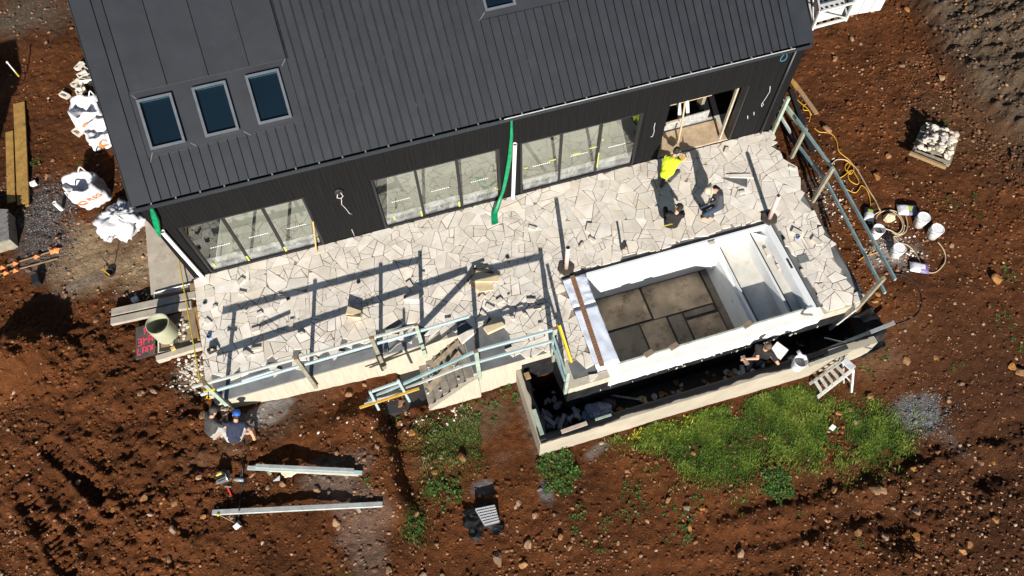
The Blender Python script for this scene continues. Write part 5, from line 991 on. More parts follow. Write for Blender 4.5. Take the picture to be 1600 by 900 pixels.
# ================================================================== bulk bags
m_or = M('orange_print', (.80, .19, .03), .8); m_bl = M('blue_print', (.05, .30, .52), .8)
def sack(c, half, h, rz, seed, lab, rim=.0, amp=.12, slump=.25, prints=(), handles=2, flat=1.0, lean=(0, 0)):
    b = thing('bulk_bag', lab, 'bag', c, 'bulk bags by the left house wall'); N, K = 56, 18; ca, sa = math.cos(rz), math.sin(rz)
    def S(th, k, off=0):
        r = half / max(abs(math.cos(th)), abs(math.sin(th))) ** .78; r = min(r, half * 1.25) * (1 + slump * math.sin(math.pi * min(1, k * .9)) * .5); z = h * k
        nz = amp * (abs(mnoise.noise((math.cos(th) * 1.6 + seed, math.sin(th) * 1.6, k * 2.2))) * 1.4 - .35 + .5 * mnoise.noise((math.cos(th) * 4, math.sin(th) * 4 + seed, k * 5)))
        if k > .6: z *= 1 + (k - .6) * (.9 * mnoise.noise((math.cos(th) * 1.3, math.sin(th) * 1.3, seed + 4)) - rim); r *= 1 - (k - .6) * .25
        r = r + nz * .8 + off; x, y = r * math.cos(th), r * math.sin(th) * flat; z += .25 * nz * k
        return V((x * ca - y * sa + lean[0] * k, x * sa + y * ca + lean[1] * k, z))
    vs = [S(2 * math.pi * i / N, k / K) for k in range(K + 1) for i in range(N)]
    fs = [(k * N + i, k * N + (i + 1) % N, (k + 1) * N + (i + 1) % N, (k + 1) * N + i) for k in range(K) for i in range(N)]
    # crumpled inside: a sagging sheet from the rim
    base = len(vs); rings = 7
    for q in range(1, rings + 1):
        s = 1 - q / rings
        for i in range(N):
            p = S(2 * math.pi * i / N, 1.0); d = h * (.55 * (1 - s ** 1.5) + rim * .2) ; x, y = p.x * s + lean[0] * (1 - s), p.y * s + lean[1] * (1 - s); vs.append(V((x, y, p.z * (s) + (1 - s) * h * .45 + .10 * abs(mnoise.noise((x * 5, y * 5, seed))) * (1 - s) + .1 * mnoise.noise((x * 9, y * 9, seed + 2)) * (1 - abs(2 * s - 1)))))
    fs += [(K * N + i, K * N + (i + 1) % N, base + (i + 1) % N, base + i) for i in range(N)] + [(base + q * N + i, base + q * N + (i + 1) % N, base + (q + 1) * N + (i + 1) % N, base + (q + 1) * N + i) for q in range(rings - 1) for i in range(N)]
    mb = MB().add([p + V(c) for p in vs], fs); part(mb, 'fabric', m_fab, b, smooth=True)
    for hth in (.8, 3.9)[:handles]:
        p = S(hth, 1.0); q = S(hth + .35, 1.0); mid = (p + q) / 2 + V((.05 * math.cos(hth + rz), .05 * math.sin(hth + rz), .10)); part(MB().tube([p + V(c), (p + V(c)).lerp(mid + V(c), .7) + V((0, 0, .05)), mid + V(c) + V((0, 0, .04)), (q + V(c)).lerp(mid + V(c), .7) + V((0, 0, .05)), q + V(c)], .02, 6), 'handle', m_fab, b, smooth=True)
    for (kind, th0, k0, size, mat) in prints:
        if kind == 'swirl':
            mb = MB(); n = 26; outr = []; 
            for i in range(n + 1):
                a = 2 * math.pi * i / n * .86 + .3; w0 = .30 + .45 * (i / n); outr.append((math.cos(a), math.sin(a), w0))
            vv = []
            for (ca_, sa_, w0) in outr:
                for rr in (1.0, 1.0 - w0): vv.append((ca_ * rr * size, sa_ * rr * size))
            pts = [S(th0 + x / half / 1.05, k0 + y / h, .022) + V(c) for x, y in vv]; mb.add(pts, [(2 * i, 2 * i + 1, 2 * i + 3, 2 * i + 2) for i in range(n)]); part(mb, 'logo', mat, b)
        else:
            o_ = text_mesh(kind, size, mat, 'lettering', Matrix.Identity(4), b, .001)
            for vt in o_.data.vertices: p = S(th0 + vt.co.x / half / 1.05, k0 + vt.co.y / h, .024 + vt.co.z); vt.co = p
    return b
cb = pz(150, 306); sack(cb, .40, .80, .25, 2.0, 'white bulk bag slumped open with orange lettering beside the house corner', rim=.25, amp=.07, prints=[('RSS', -math.pi / 2 - .05 + .30, .52, .22, m_or), ('swirl', -math.pi / 2 - .75 + .30, .48, .10, m_or)], lean=(-.16, -.05), slump=.1)
cb = pz(192, 352); bg_ = crumple('bulk_bag', cb, (.52, .46, .30), m_fab, 'crumpled empty white bulk bag against the left house corner', 'bag', 7.3, .50, 60, group='bulk bags by the left house wall', smooth=True)
part_h = MB().tube([(-.30, -.42, .02), (-.36, -.56, .05), (-.26, -.62, .05), (-.16, -.5, .06)], .02, 6).build('handle', m_fab, bg_, smooth=True)
cb = pz(148, 187); sack(cb, .43, .62, .1, 11.0, 'upper white bulk bag with blue and orange print beside the house wall', amp=.12, rim=.0, prints=[('HS', -math.pi / 2 + .55, .50, .24, m_bl), ('swirl', -math.pi / 2 - .22, .5, .12, m_or)], handles=1)
cb = pz(165, 218); sack(cb, .36, .5, .25, 15.0, 'lower white bulk bag with an orange swirl half under the roof edge', amp=.12, rim=.1, prints=[('swirl', -math.pi / 2 - .1, .55, .12, m_or)], handles=0)
m_blk = M('cream_block', (.60, .55, .47), .8, .12, 8, .2, 50)
def hollow(u, v, th, lab, tip=0, s=1.0, up=0.0):
    p = pz(u, v, .055 + up); b = MB(); l, wd, hh = .15 * s, .085 * s, .055 * s; q = Matrix.Rotation(th, 3, 'Z') @ Matrix.Rotation(tip, 3, 'X')
    for (a, bb) in (((-l, -wd, -hh), (l, -wd + .03, hh)), ((-l, wd - .03, -hh), (l, wd, hh)), ((-l, -wd + .03, -hh), (-l + .035, wd - .03, hh)), ((l - .035, -wd + .03, -hh), (l, wd - .03, hh)), ((-l + .035, -wd + .03, -hh), (l - .035, wd - .03, -hh + .02))): b.box(a, bb)
    b.v = [tuple(q @ V(x)) for x in b.v]; o = b.build('hollow_block', m_blk); o.location = p; tag(o, lab, 'block', 'hollow blocks by the bulk bags')
for k, (u, v, th) in enumerate(((124, 103, .9), (131, 108, -1.0), (129, 117, .4), (136, 119, .8), (142, 124, -.3), (119, 130, .7), (125, 134, 1.3), (127, 143, .2), (133, 126, -.2), (146, 128, .5))): hollow(u, v, th, 'cream hollow block in the loose heap above the bulk bags', random.uniform(-.4, .4), 1.0, .0 if k % 2 else .08)
hollow(101, 149, -.8, 'single cream hollow block lying left of the bulk bags'); hollow(121, 207, -.9, 'single cream hollow block lying just left of the lower bulk bag')
# ================================================================== left side things
h_sh = 2.75; se = P(27, 60, -.36); Yb = se.y - (h_sh + .36) / math.tan(EL) * math.sin(AZ); Xr = se.x - (h_sh + .36) / math.tan(EL) * math.cos(AZ)  # shed out of view, placed and sized to throw the shadow at upper left
sd_ = thing('unseen_shed', 'unseen grey shed outside the left picture edge, sized to cast the upper left shadow', 'shed', (Xr - 1.2, Yb - 1.2, -.4)); m_shed = M('grey_shed_steel', (.10, .10, .105), .6, .15, 3, dirt=.3)
part(MB().box((Xr - 2.4, Yb - 2.2, -.5), (Xr, Yb, h_sh - .06)), 'walls', m_shed, sd_); part(MB().box((Xr - 2.45, Yb - 2.25, h_sh - .06), (Xr + .03, Yb + .03, h_sh)), 'roof', m_shed, sd_)
for k in range(8): part(MB().box((Xr, Yb - .3 - k * .26, -.3), (Xr + .02, Yb - .2 - k * .26, h_sh - .1)), 'rib', m_shed, sd_)
gb_ = [P(-60, 322, .05), P(11, 328, .05), P(15, 374, .05), P(-60, 396, .05)]; ob_ = thing('storage_box', 'grey weathered timber box cut off by the left picture edge', 'box', (gb_[2].x, gb_[2].y, -.4))
part(MB().prism([(p.x, p.y) for p in gb_], -.5, .03), 'box_body', m_timg, ob_)
for k in range(7): part(MB().bar(gb_[0].lerp(gb_[3], (k + .5) / 7), gb_[1].lerp(gb_[2], (k + .5) / 7), .155, .03), 'lid_board', M('grey_board', (.17, .165, .16), .85, .25, 6, .2, 40), ob_)
for (a, b, wd, lab, dz) in (((30, 161), (37, 318), .33, 'wide yellow timber plank lying by the left picture edge', .04), ((15, 206), (18, 316), .22, 'shorter yellow timber plank beside the wide one at the left edge', .035), ((38, 196), (43, 322), .10, 'narrow yellow timber lying on the wide plank at the left edge', .10)):
    bar_t('plank', pz(*a, dz), pz(*b, dz), wd, .045, m_yel, lab, 'plank', bev=.005)
bar_t('plank', pz(0, 386, .1), pz(18, 381, .1), .12, .05, M('pink_board', (.45, .33, .30), .8), 'short pinkish board at the left picture edge', 'plank')
stk = thing('survey_stake', 'white and yellow survey stake standing in the upper left soil', 'stake', pz(36, 127)); b = pz(36, 127); part(MB().tube([b, b + V((0, 0, .22))], .018, 8), 'foot', m_dark, stk); part(MB().tube([b + V((0, 0, .22)), b + V((0, 0, .42))], .024, 8), 'band', m_tool, stk); part(MB().tube([b + V((0, 0, .42)), b + V((0, 0, .78))], .02, 8), 'pole', m_pvc, stk); part(MB().ell(b + V((0, 0, .8)), (.035, .035, .035), 8, 6), 'knob', m_pvc, stk)
b = pz(97, 328); o = MB().lathe([(.05, 0), (.055, 0), (.055, .36), (.045, .36), (.045, .05)], (0, 0, 0), 14).build('pipe', m_pvc); o.location = b; o.rotation_euler = (0, -.05, 0); tag(o, 'short white pipe stub standing in the grey gravel at left', 'pipe')
m_fl = M('orange_flag', (.85, .22, .06), .7)
for k, (a, bb, fl) in enumerate((((0, 418), (96, 388), (4, 18, 42, 60, 64)), ((0, 428), (90, 404), (8, 20)))):
    pa, pb = pz(*a, .04), pz(*bb, .04); s_ = thing('flag_stake', ('upper', 'lower')[k] + ' of two thin stakes with orange flags lying at the left edge', 'stake', pa); part(MB().bar(pa, pb, .025, .025), 'stick', m_timber, s_)
    for q in fl:
        c = pa.lerp(pb, min(.95, q / 64 * .92)) + V((0, -.03, .03)); an = random.uniform(0, 6); part(MB().add([c + V((.11 * math.cos(an + t), .11 * math.sin(an + t), .03 * math.sin(3 * t))) for t in (0, 1.6, 3.0, 4.4)] + [c + V((0, 0, .07))], [(0, 1, 4), (1, 2, 4), (2, 3, 4), (3, 0, 4)]), 'flag', m_fl, s_)
bk = bucket(pz(174, 428), .11, .10, m_dark, 'flat black bucket with an orange handled tool below the bulk bags', lid=False)
bar_t('tool_handle', pz(160, 421, .12), pz(171, 430, .10), .03, .03, m_yhose, 'orange tool handle resting on the flat black bucket', 'handle')
b = pz(177, 420); o = MB().tube([b, b + V((.0, 0, .55))], .012, 6).build('steel_pin', m_dark); tag(o, 'thin dark steel pin standing beside the flat black bucket', 'pin')
o = MB().obox(pz(57, 437, .1), (.08, .02, 0), (-.02, .15, 0), (0, 0, .09)).build('tray', m_dark); tag(o, 'small black tray standing on the soil at the left', 'tray')
for (u, v, l) in ((52, 287, 'white card on the gravel beside the yellow planks'), (211, 468, 'white box lid beside the long concrete planks')): o = MB().obox(pz(u, v, .06), (.08, .02, 0), (-.015, .06, 0), (0, 0, .05)).build('box', m_pvc); tag(o, l, 'box')
# concrete path beside the house and the formwork below it
pt = MB(); pt.prism([(p.x, p.y) for p in (P(226, 342, -.2), P(312, 420, -.2), P(303, 452, -.2), P(236, 462, -.2))], -.45, -.2); o = pt.build('path', m_conc); tag(o, kind='structure')
bar_t('concrete_plank', P(175, 489, -.14), P(306, 461, -.14), .21, .10, M('dirty_plank', (.36, .32, .26), .9, .15, 4, .2, 50, dirt=.7, dirtcol=(.22, .11, .06)), 'upper of two long dirty concrete planks left of the terrace', 'plank', bev=.008)
bar_t('concrete_plank', P(174, 503, -.13), P(300, 476, -.13), .20, .10, M('dirty_plank', (.36, .32, .26)), 'lower of two long dirty concrete planks left of the terrace', 'plank', bev=.008)
pd = thing('formwork', 'shallow boxed formwork with white conduit beside the left terrace edge', 'formwork', P(275, 520, -.4)); fz = -.30
part(MB().prism([(p.x, p.y) for p in (P(246, 500, fz), P(309, 478, fz), P(314, 540, fz), P(246, 556, fz))], -.7, fz), 'base', M('brown_base', (.24, .18, .12), .9, .2, 4, .2, 40), pd)
part(MB().bar(P(308, 482, fz + .06), P(313, 532, fz + .06), .10, .12), 'board', m_yel, pd); part(MB().bar(P(302, 446, fz + .1), P(304, 456, fz + .1), .14, .2), 'board', m_timber, pd)
part(MB().bar(P(246, 562, fz + .02), P(316, 541, fz + .02), .14, .18), 'kerb', m_conc, pd)
part(MB().tube([P(246, 497, fz + .06), P(248, 551, fz + .06), P(280, 545, fz + .06), P(308, 537, fz + .06)], .016, 6), 'conduit', m_pvc, pd); part(MB().tube([P(241, 470, -.16), P(241, 458, -.16), P(270, 450, -.16), P(304, 442, -.16)], .014, 6), 'conduit', m_pvc, pd)
cp = P(262, 522, fz); pi_ = thing('culvert_pipe', 'large cream pipe section standing on end in the formwork', 'pipe', cp); m_cream = M('cream_plastic', (.37, .375, .26), .5, .08, 3); part(MB().lathe([(.27, 0), (.285, 0), (.285, .62), (.262, .62), (.262, .02), (.0, .02)], cp, 36), 'wall', m_cream, pi_, smooth=False)
rb = thing('painted_board', 'dark board with red spray paint beside the cream pipe', 'board', P(228, 535, -.35)); zz = -.24; cs = [P(213, 513, zz), P(243, 504, zz + .05), P(243, 553, zz + .05), P(213, 563, zz)]
part(MB().add(cs + [c + V((0, 0, .03)) for c in cs], [(0, 1, 2, 3), (7, 6, 5, 4), (0, 4, 5, 1), (1, 5, 6, 2), (2, 6, 7, 3), (3, 7, 4, 0)]), 'panel', M('dark_board', (.07, .06, .055), .8, .3, 4, .2, 40, dirt=.6, dirtcol=(.2, .14, .09)), rb)
red = MB(); top_ = [c + V((0, 0, .036)) for c in cs]
def onb(a, b_): return (top_[0].lerp(top_[1], a)).lerp(top_[3].lerp(top_[2], a), b_)
for (x0, y0, x1, y1) in ((.45, .08, .48, .30), (.45, .08, .65, .08), (.45, .19, .62, .19), (.65, .08, .66, .28), (.12, .40, .30, .40), (.30, .40, .30, .60), (.12, .50, .30, .50), (.12, .60, .32, .60), (.42, .38, .42, .62), (.42, .50, .60, .44), (.68, .38, .68, .60), (.68, .38, .85, .38), (.68, .49, .82, .49), (.85, .38, .88, .58), (.12, .68, .12, .88), (.12, .88, .28, .88), (.38, .68, .38, .86), (.38, .68, .54, .70), (.54, .70, .52, .86), (.62, .70, .62, .88), (.62, .70, .80, .70), (.80, .70, .80, .86), (.88, .68, .88, .86)):
    red.bar(onb(x0, y0), onb(x1, y1), .035, .004)
part(red, 'lettering', M('red_spray', (.62, .05, .09), .8, .3, 20), rb)
o = MB().obox(P(262, 531, fz + .05), (.08, -.06, 0), (.04, .05, 0), (0, 0, .04)).build('timber_block', m_stone_y); tag(o, 'pale timber block leaning at the foot of the cream pipe', 'block')
o = MB().obox(P(271, 545, fz + .12), (.05, .01, 0), (-.01, .04, 0), (0, 0, .05)).build('foam_block', M('yellow_foam', (.58, .40, .12), .8)); tag(o, 'small yellow block beside the cream pipe', 'block')
# ================================================================== steel on the soil, tools
m_steelw = M('pale_steel', (.42, .44, .42), .5, .15, 6, metal=.3)
for k, (a, b, wd, dz) in enumerate((((387, 731), (566, 739), .09, .06), ((400, 728), (553, 735), .08, .13), ((421, 735), (560, 742), .05, .05))):
    bar_t('steel_beam', pg(*a, dz + .03), pg(*b, dz + .03), wd, .07, (m_bluel, m_steelw, M('pale_pine', (.55, .45, .32)))[k], ('lowest', 'topmost', 'front')[k] + ' length of the upper bundle of pale beams on the soil', 'beam')
bar_t('steel_beam', pg(332, 801, .12), pg(598, 788, .12), .12, .09, m_steelw, 'single long pale beam lying on the soil below the bundle', 'beam', bev=.006)
for k, (u, v) in enumerate(((420, 736), (540, 741), (360, 805), (560, 795))): bar_t('timber_block', pg(u - 3, v - 4, .03), pg(u + 3, v + 6, .03), .08, .06, m_timg, ('left', 'right')[k % 2] + (' bearer block under the upper beam bundle' if k < 2 else ' bearer block under the single long beam'), 'block')
crumple('sawdust', pg(452, 739), (.16, .10, .04), M('sawdust', (.62, .52, .36), .95), 'little heap of pale sawdust at the upper beam bundle', 'sawdust', 8, .5, 14)
o = MB().add([pz(426, 752, .05), pz(437, 743, .05), pz(437, 751, .06), pz(426, 752, .07), pz(437, 743, .08)], [(0, 1, 2), (3, 2, 4), (0, 3, 4, 1), (0, 2, 3), (1, 4, 2)]).build('set_square', m_galv); tag(o, 'small grey set square on the soil below the beam bundle', 'square')
dg = thing('circular_saw', 'dark battery saw with yellow trim standing on the soil', 'saw', pz(345, 745)); c = pz(346, 743, .12)
part(MB().obox(c, (.13, .02, 0), (-.02, .10, 0), (0, 0, .06)), 'body', m_dark, dg, bevel=.02); part(MB().obox(c + V((-.03, .03, .08)), (.07, .01, 0), (0, .03, 0), (0, 0, .03)), 'battery', m_tool, dg, bevel=.01); part(MB().lathe([(.001, .01), (.11, .01), (.11, -.01), (.001, -.01)], c + V((.12, -.06, -.02)), 20, (1, .1, 0)), 'blade', m_galv, dg); part(MB().tube([c + V((-.1, .02, .08)), c + V((-.05, .06, .16)), c + V((.05, .05, .15)), c + V((.09, .02, .07))], .022, 8), 'handle', m_dark, dg, smooth=True); part(MB().obox(c + V((0, -.02, -.085)), (.16, 0, 0), (0, .13, 0), (0, 0, .005)), 'base_plate', m_galv, dg)
gk = thing('grinder', 'grey and black grinder lying on the soil below the seated people', 'grinder', pz(373, 750)); c = pz(373, 750, .08); part(MB().tube([c + V((-.1, .05, .0)), c + V((.02, 0, .02)), c + V((.12, -.05, .02))], [.045, .055, .04], 12), 'body', M('grey_tool', (.25, .27, .29), .4), gk, smooth=True); part(MB().lathe([(.001, .01), (.09, .008), (.09, -.004), (.001, -.01)], c + V((.1, -.06, .01)), 18, (.2, .1, 1)), 'disc', m_dark, gk); part(MB().tube([c + V((.06, .0, .02)), c + V((.08, .12, .06))], .018, 8), 'side_handle', m_dark, gk)
hm = thing('hammer', 'hammer with a red handle lying on the soil', 'hammer', pz(358, 768)); part(MB().bar(pz(356, 762, .04), pz(361, 774, .04), .035, .03), 'handle', M('red_grip', (.55, .03, .02), .5), hm); part(MB().bar(pz(351, 760, .04), pz(361, 761, .04), .03, .03), 'head', m_galv, hm)
hm = thing('chalk_line', 'white chalk reel with a string to the single long beam', 'chalk line', pz(370, 823)); part(MB().obox(pz(370, 822, .05), (.06, .03, 0), (-.03, .05, 0), (0, 0, .045)), 'case', m_pvc, hm, bevel=.012); part(MB().obox(pz(373, 817, .05), (.03, .02, 0), (-.02, .03, 0), (0, 0, .04)), 'tab', M('grey_tool', (.25, .27, .29)), hm); part(MB().tube([pz(369, 818, .06), pz(343, 805, .16)], .006, 5), 'string', m_tan, hm); part(MB().ell(pz(341, 804, .17), (.04, .04, .03), 10, 6), 'hook', m_tool, hm)
hose([pz(381, 690, .03), pz(380, 715, .03), pg(379, 731, .24), pz(378, 748, .05), pz(375, 775, .04), pg(374, 794, .21), pz(373, 806, .04), pz(371, 818, .03)], .02, m_dark, 'black power lead running over both beams from the seated person', 'power_lead', 'cable')
# crate on black sheet
def f_sh(s, t):
    c = pz(752, 812); x = c.x + (s - .5) * .72 + .25 * NZ(t * 5, s * 4, 5); y = c.y + (t - .5) * .7 + .25 * NZ(s * 3, t * 2, 9); return (x, y, float(gz(x, y)) + .035 + .12 * abs(NZ(x * 5, y * 5, 1)) + .05 * abs(NZ(x * 13, y * 13, 1)))
sheet('plastic_sheet', f_sh, 30, 26, m_membrane, 'crumpled black plastic sheet on the soil under the grey crate', 'sheet')
cr = thing('plastic_crate', 'grey slatted plastic crate lying on the crumpled black sheet', 'crate', pz(761, 804)); z = pz(761, 804).z + .06; m_cr = M('grey_crate_plastic', (.46, .46, .47), .5, .08, 6); K4 = [P(743, 796, z + .22), P(773, 790, z + .22), P(780, 814, z + .22), P(757, 820, z + .22)]
def onc(a, b_, dz=0): return (K4[0].lerp(K4[1], a)).lerp(K4[3].lerp(K4[2], a), b_) + V((0, 0, dz))
for k in range(7): part(MB().bar(onc(0, k / 6), onc(1, k / 6), .035, .03), 'slat', m_cr, cr)
for k in range(10): part(MB().bar(onc(k / 9, 0, -.012), onc(k / 9, 1, -.012), .016, .022), 'slat', m_cr, cr)
for (a, b_) in (((0, 0), (1, 0)), ((1, 0), (1, 1)), ((1, 1), (0, 1)), ((0, 1), (0, 0))): part(MB().bar(onc(*a, -.12), onc(*b_, -.12), .02, .2), 'side', M('dark_crate_side', (.08, .08, .085), .5), cr)
# ================================================================== upper right: stillage, block stack, pallet of stone
zs = -.25; sl_ = thing('stillage', 'pale steel stillage frame with cross braces behind the right roof corner', 'stillage', P(1285, 30, zs)); m_st = M('pale_galv', (.55, .56, .54), .5, .12, 6); zh = zs + .8
B4 = [P(1258, -14, zs), P(1316, -26, zs), P(1320, 34, zs), P(1268, 48, zs)]; T4 = [b + V((0, 0, .75)) for b in B4]
for a, b in zip(B4, T4): part(MB().bar(a, b, .07, .07, (0, 1, 0)), 'post', m_st, sl_)
for i in range(4):
    part(MB().bar(B4[i] + V((0, 0, .12)), B4[(i + 1) % 4] + V((0, 0, .12)), .06, .08), 'rail', m_st, sl_); part(MB().bar(T4[i], T4[(i + 1) % 4], .06, .06), 'rail', m_st, sl_)
    part(MB().bar(B4[i] + V((0, 0, .15)), T4[(i + 1) % 4], .04, .03), 'brace', m_st, sl_)
for k in range(5): part(MB().bar(B4[0].lerp(B4[1], k / 4.5 + .05) + V((0, 0, .07)), B4[3].lerp(B4[2], k / 4.5 + .05) + V((0, 0, .07)), .12, .03), 'deck_board', m_timber, sl_)
part(MB().prism([(p.x, p.y) for p in (B4[0].lerp(B4[2], .12), B4[1].lerp(B4[3], .12), B4[2].lerp(B4[0], .12), B4[3].lerp(B4[1], .12))], zs + .1, zs + .42), 'load', M('white_load', (.58, .57, .54), .7, .1, 5), sl_)
for a in range(5):
    for b_ in range(4): c = B4[0].lerp(B4[1], .2 + a * .15).lerp(B4[3].lerp(B4[2], .2 + a * .15), .22 + b_ * .18); part(MB().obox((c.x, c.y, zs + .425), (.05, .01, 0), (-.01, .04, 0), (0, 0, .004)), 'slot', m_dark, sl_)
S4 = [P(1322, -40, zs), P(1386, -52, zs), P(1372, 20, zs), P(1322, 28, zs)]; bs = thing('block_stack', 'stack of white blocks on bearers at the top picture edge', 'blocks', S4[3]); m_wb = M('white_block', (.62, .61, .57), .8, .08, 5, .1, 50)
for q in range(3):
    for i in range(3):
        for j in range(4):
            c = S4[3].lerp(S4[2], (i + .5) / 3).lerp(S4[0].lerp(S4[1], (i + .5) / 3), (j + .5) / 4); ex = (S4[2] - S4[3]) / 6 * .98; ey_ = (S4[0] - S4[3]) / 8 * .98; part(MB().obox((c.x, c.y, zs + .17 + q * .19), ex, ey_, (0, 0, .093)), 'block', m_wb, bs, bevel=.008)
for k in (.15, .8): part(MB().bar(S4[3].lerp(S4[2], k) + V((0, 0, .03)), S4[0].lerp(S4[1], k) + V((0, 0, .03)), .1, .09), 'bearer', m_timber, bs)
pc = [P(1425, 241, -.28), P(1479, 260, -.28), P(1493, 216, -.28), P(1441, 200, -.28)]; pl = thing('pallet', 'timber pallet carrying a heap of white stone on the right soil', 'pallet', pg(1458, 232))
for k in range(6): part(MB().bar(pc[0].lerp(pc[3], k / 5) + V((0, 0, .14)), pc[1].lerp(pc[2], k / 5) + V((0, 0, .14)), .12, .025), 'board', m_timg, pl)
for k in (0, .5, 1): part(MB().bar(pc[0].lerp(pc[1], k) + V((0, 0, .06)), pc[3].lerp(pc[2], k) + V((0, 0, .06)), .09, .13), 'bearer', m_timg, pl)
part(MB().bar(P(1421, 239, -.1), P(1478, 262, -.1), .07, .1), 'edge_board', m_timber, pl)
# ================================================================== stones
def ico(sub):
    bm = bmesh.new(); bmesh.ops.create_icosphere(bm, subdivisions=sub, radius=1); v = np.array([x.co[:] for x in bm.verts]); f = np.array([[q.index for q in x.verts] for x in bm.faces]); bm.free(); return v, f
IV2, IF2 = ico(2); IV1, IF1 = ico(1)
def rock_mesh(name, seed, mat, jag=.35, flat=.7):
    r = np.random.default_rng(seed); vs = IV2.copy()
    for _ in range(9):                                     # facets: cut by random planes
        n = r.normal(size=3); n /= np.linalg.norm(n); d = r.uniform(.38, .8); k = vs @ n; vs = np.where((k > d)[:, None], vs - np.outer(k - d, n), vs)
    vs = vs * (1 + jag * .25 * r.normal(size=(len(vs), 1)) * .5); vs *= np.array([1, r.uniform(.65, 1), flat * r.uniform(.7, 1.1)])
    me = bpy.data.meshes.new(name); me.from_pydata(vs.tolist(), [], IF2.tolist()); me.materials.append(mat); me.update(); return me
m_rock = M('ochre_rock', (.25, .115, .042), .9, .25, 3.5, .35, 18, col2=(.33, .19, .095), objrand=.3)
m_wrock = M('cream_rock', (.54, .475, .39), .88, .15, 3.5, .3, 20, objrand=.12)
RM = [rock_mesh('rock', s, m_rock) for s in range(8)]; WM = [rock_mesh('stone', 20 + s, m_wrock, .3, .55) for s in range(8)]; GM = [rock_mesh('rubble_piece', 40 + s, M('grey_rubble', (.34, .35, .38), .9, .3, 4, .2, 30, objrand=.35), .3, .6) for s in range(6)]
def put(me, name, p, s, lab, cat, group, sink=.25):
    o = bpy.data.objects.new(name, me); COL.objects.link(o); o.location = V(p) + V((0, 0, s * (.45 - sink * .5))); o.scale = (s, s * random.uniform(.8, 1.1), s * random.uniform(.8, 1.1)); o.rotation_euler = (random.uniform(-.3, .3), random.uniform(-.3, .3), random.uniform(0, 6.3)); tag(o, lab, cat, group)
for k in range(120):                                        # heap on the pallet
    a, b = random.uniform(.08, .92), random.uniform(.08, .92); p = pc[0].lerp(pc[1], a).lerp(pc[3].lerp(pc[2], a), b); r_ = max(abs(a - .5), abs(b - .5)) * 2; lay = random.random() ** 1.3 * (1 - r_ ** 3); put(random.choice(WM), 'stone', (p.x, p.y, -.28 + .16 + lay * .34), random.uniform(.075, .125), 'white broken stone in the heap on the timber pallet', 'stone', 'stones on the pallet')
for k in range(20): a, b = random.gauss(284, 9), random.gauss(517, 11); p = P(a, b, fz); put(random.choice(WM), 'stone', (p.x, p.y, fz), random.uniform(.05, .095), 'white stone piece lying in the formwork beside the cream pipe', 'stone', 'stones in the formwork')
for k in range(70): a, b = random.gauss(300, 9), random.gauss(577, 13); p = pz(a, b); put(random.choice(WM), 'stone', p, random.uniform(.035, .07), 'small white stone chip in the heap at the left terrace corner', 'stone', 'stone chips at the terrace corner')
for k in range(80): x, y = random.uniform(7.6, 15.9), random.uniform(-6.45, -5.85); put(random.choice(RM + GM), 'rock', (x, y, -1.72), random.uniform(.06, .15), 'dark rock lying on the floor of the catch basin', 'rock', 'rocks in the basin')
for k in range(26): x, y = random.uniform(7.55, 8.2), random.uniform(-6.4, -4.95); put(random.choice(GM), 'rubble_piece', (x, y, -1.72 + random.uniform(0, .15)), random.uniform(.07, .14), 'rubble piece heaped in the left end of the basin', 'rubble', 'rubble in the basin')
LM = [((1290, 60), 'behind the pale stillage'), ((1470, 120), 'at the foot of the dark spoil heap'), ((1570, 60), 'on the dark spoil heap'), ((1320, 150), 'between the house corner and the spoil heap'), ((1290, 205), 'beside the knotted orange lead'), ((1400, 270), 'between the orange leads and the pallet'), ((1460, 290), 'below the pallet of white stone'), ((1330, 330), 'beside the right side railing'), ((1480, 420), 'right of the white buckets'), ((1570, 400), 'at the right edge beyond the buckets'), ((1420, 510), 'by the black hose near the basin end'), ((1560, 560), 'at the right edge below the weeds'), ((1340, 640), 'beside the step ladder'), ((1440, 690), 'around the grey gravel patch'), ((1560, 700), 'right of the grey gravel patch'), ((1340, 780), 'below the right half of the grass'), ((1520, 850), 'in the lower right corner'), ((1380, 850), 'around the dark pit at lower right'), ((1200, 850), 'along the wheel rut at lower right'), ((1080, 760), 'under the middle of the grass'), ((980, 840), 'among the small weeds below the basin'), ((880, 790), 'below the round leafy weed'), ((820, 860), 'right of the grey crate at the lower edge'), ((720, 720), 'in the thin grass below the step wall'), ((620, 640), 'under the loose railing ends'), ((650, 780), 'on the bank below the steps'), ((680, 880), 'left of the grey crate at the lower edge'), ((540, 830), 'below the right end of the long beam'), ((470, 760), 'between the beams on the soil'), ((400, 850), 'below the long beam'), ((450, 680), 'between the cream wall and the beams'), ((300, 700), 'left of the two crouching people'), ((270, 840), 'left of the white chalk reel'), ((120, 850), 'on the machine tracks at lower left'), ((180, 720), 'on the turned soil at left'), ((60, 640), 'below the dark soil mound'), ((160, 540), 'between the mound and the painted board'), ((60, 500), 'on the dark soil mound'), ((100, 270), 'between the yellow planks and the bulk bags'), ((80, 120), 'beside the survey stake'), ((100, 30), 'in the upper left corner')]
def rock_label(u, v, s):
    w_ = min(LM, key=lambda q: (q[0][0] - u) ** 2 + (q[0][1] - v) ** 2)[1]
    return ('large' if s > .15 else 'medium' if s > .105 else 'small') + ' ochre rock lying on the soil ' + w_
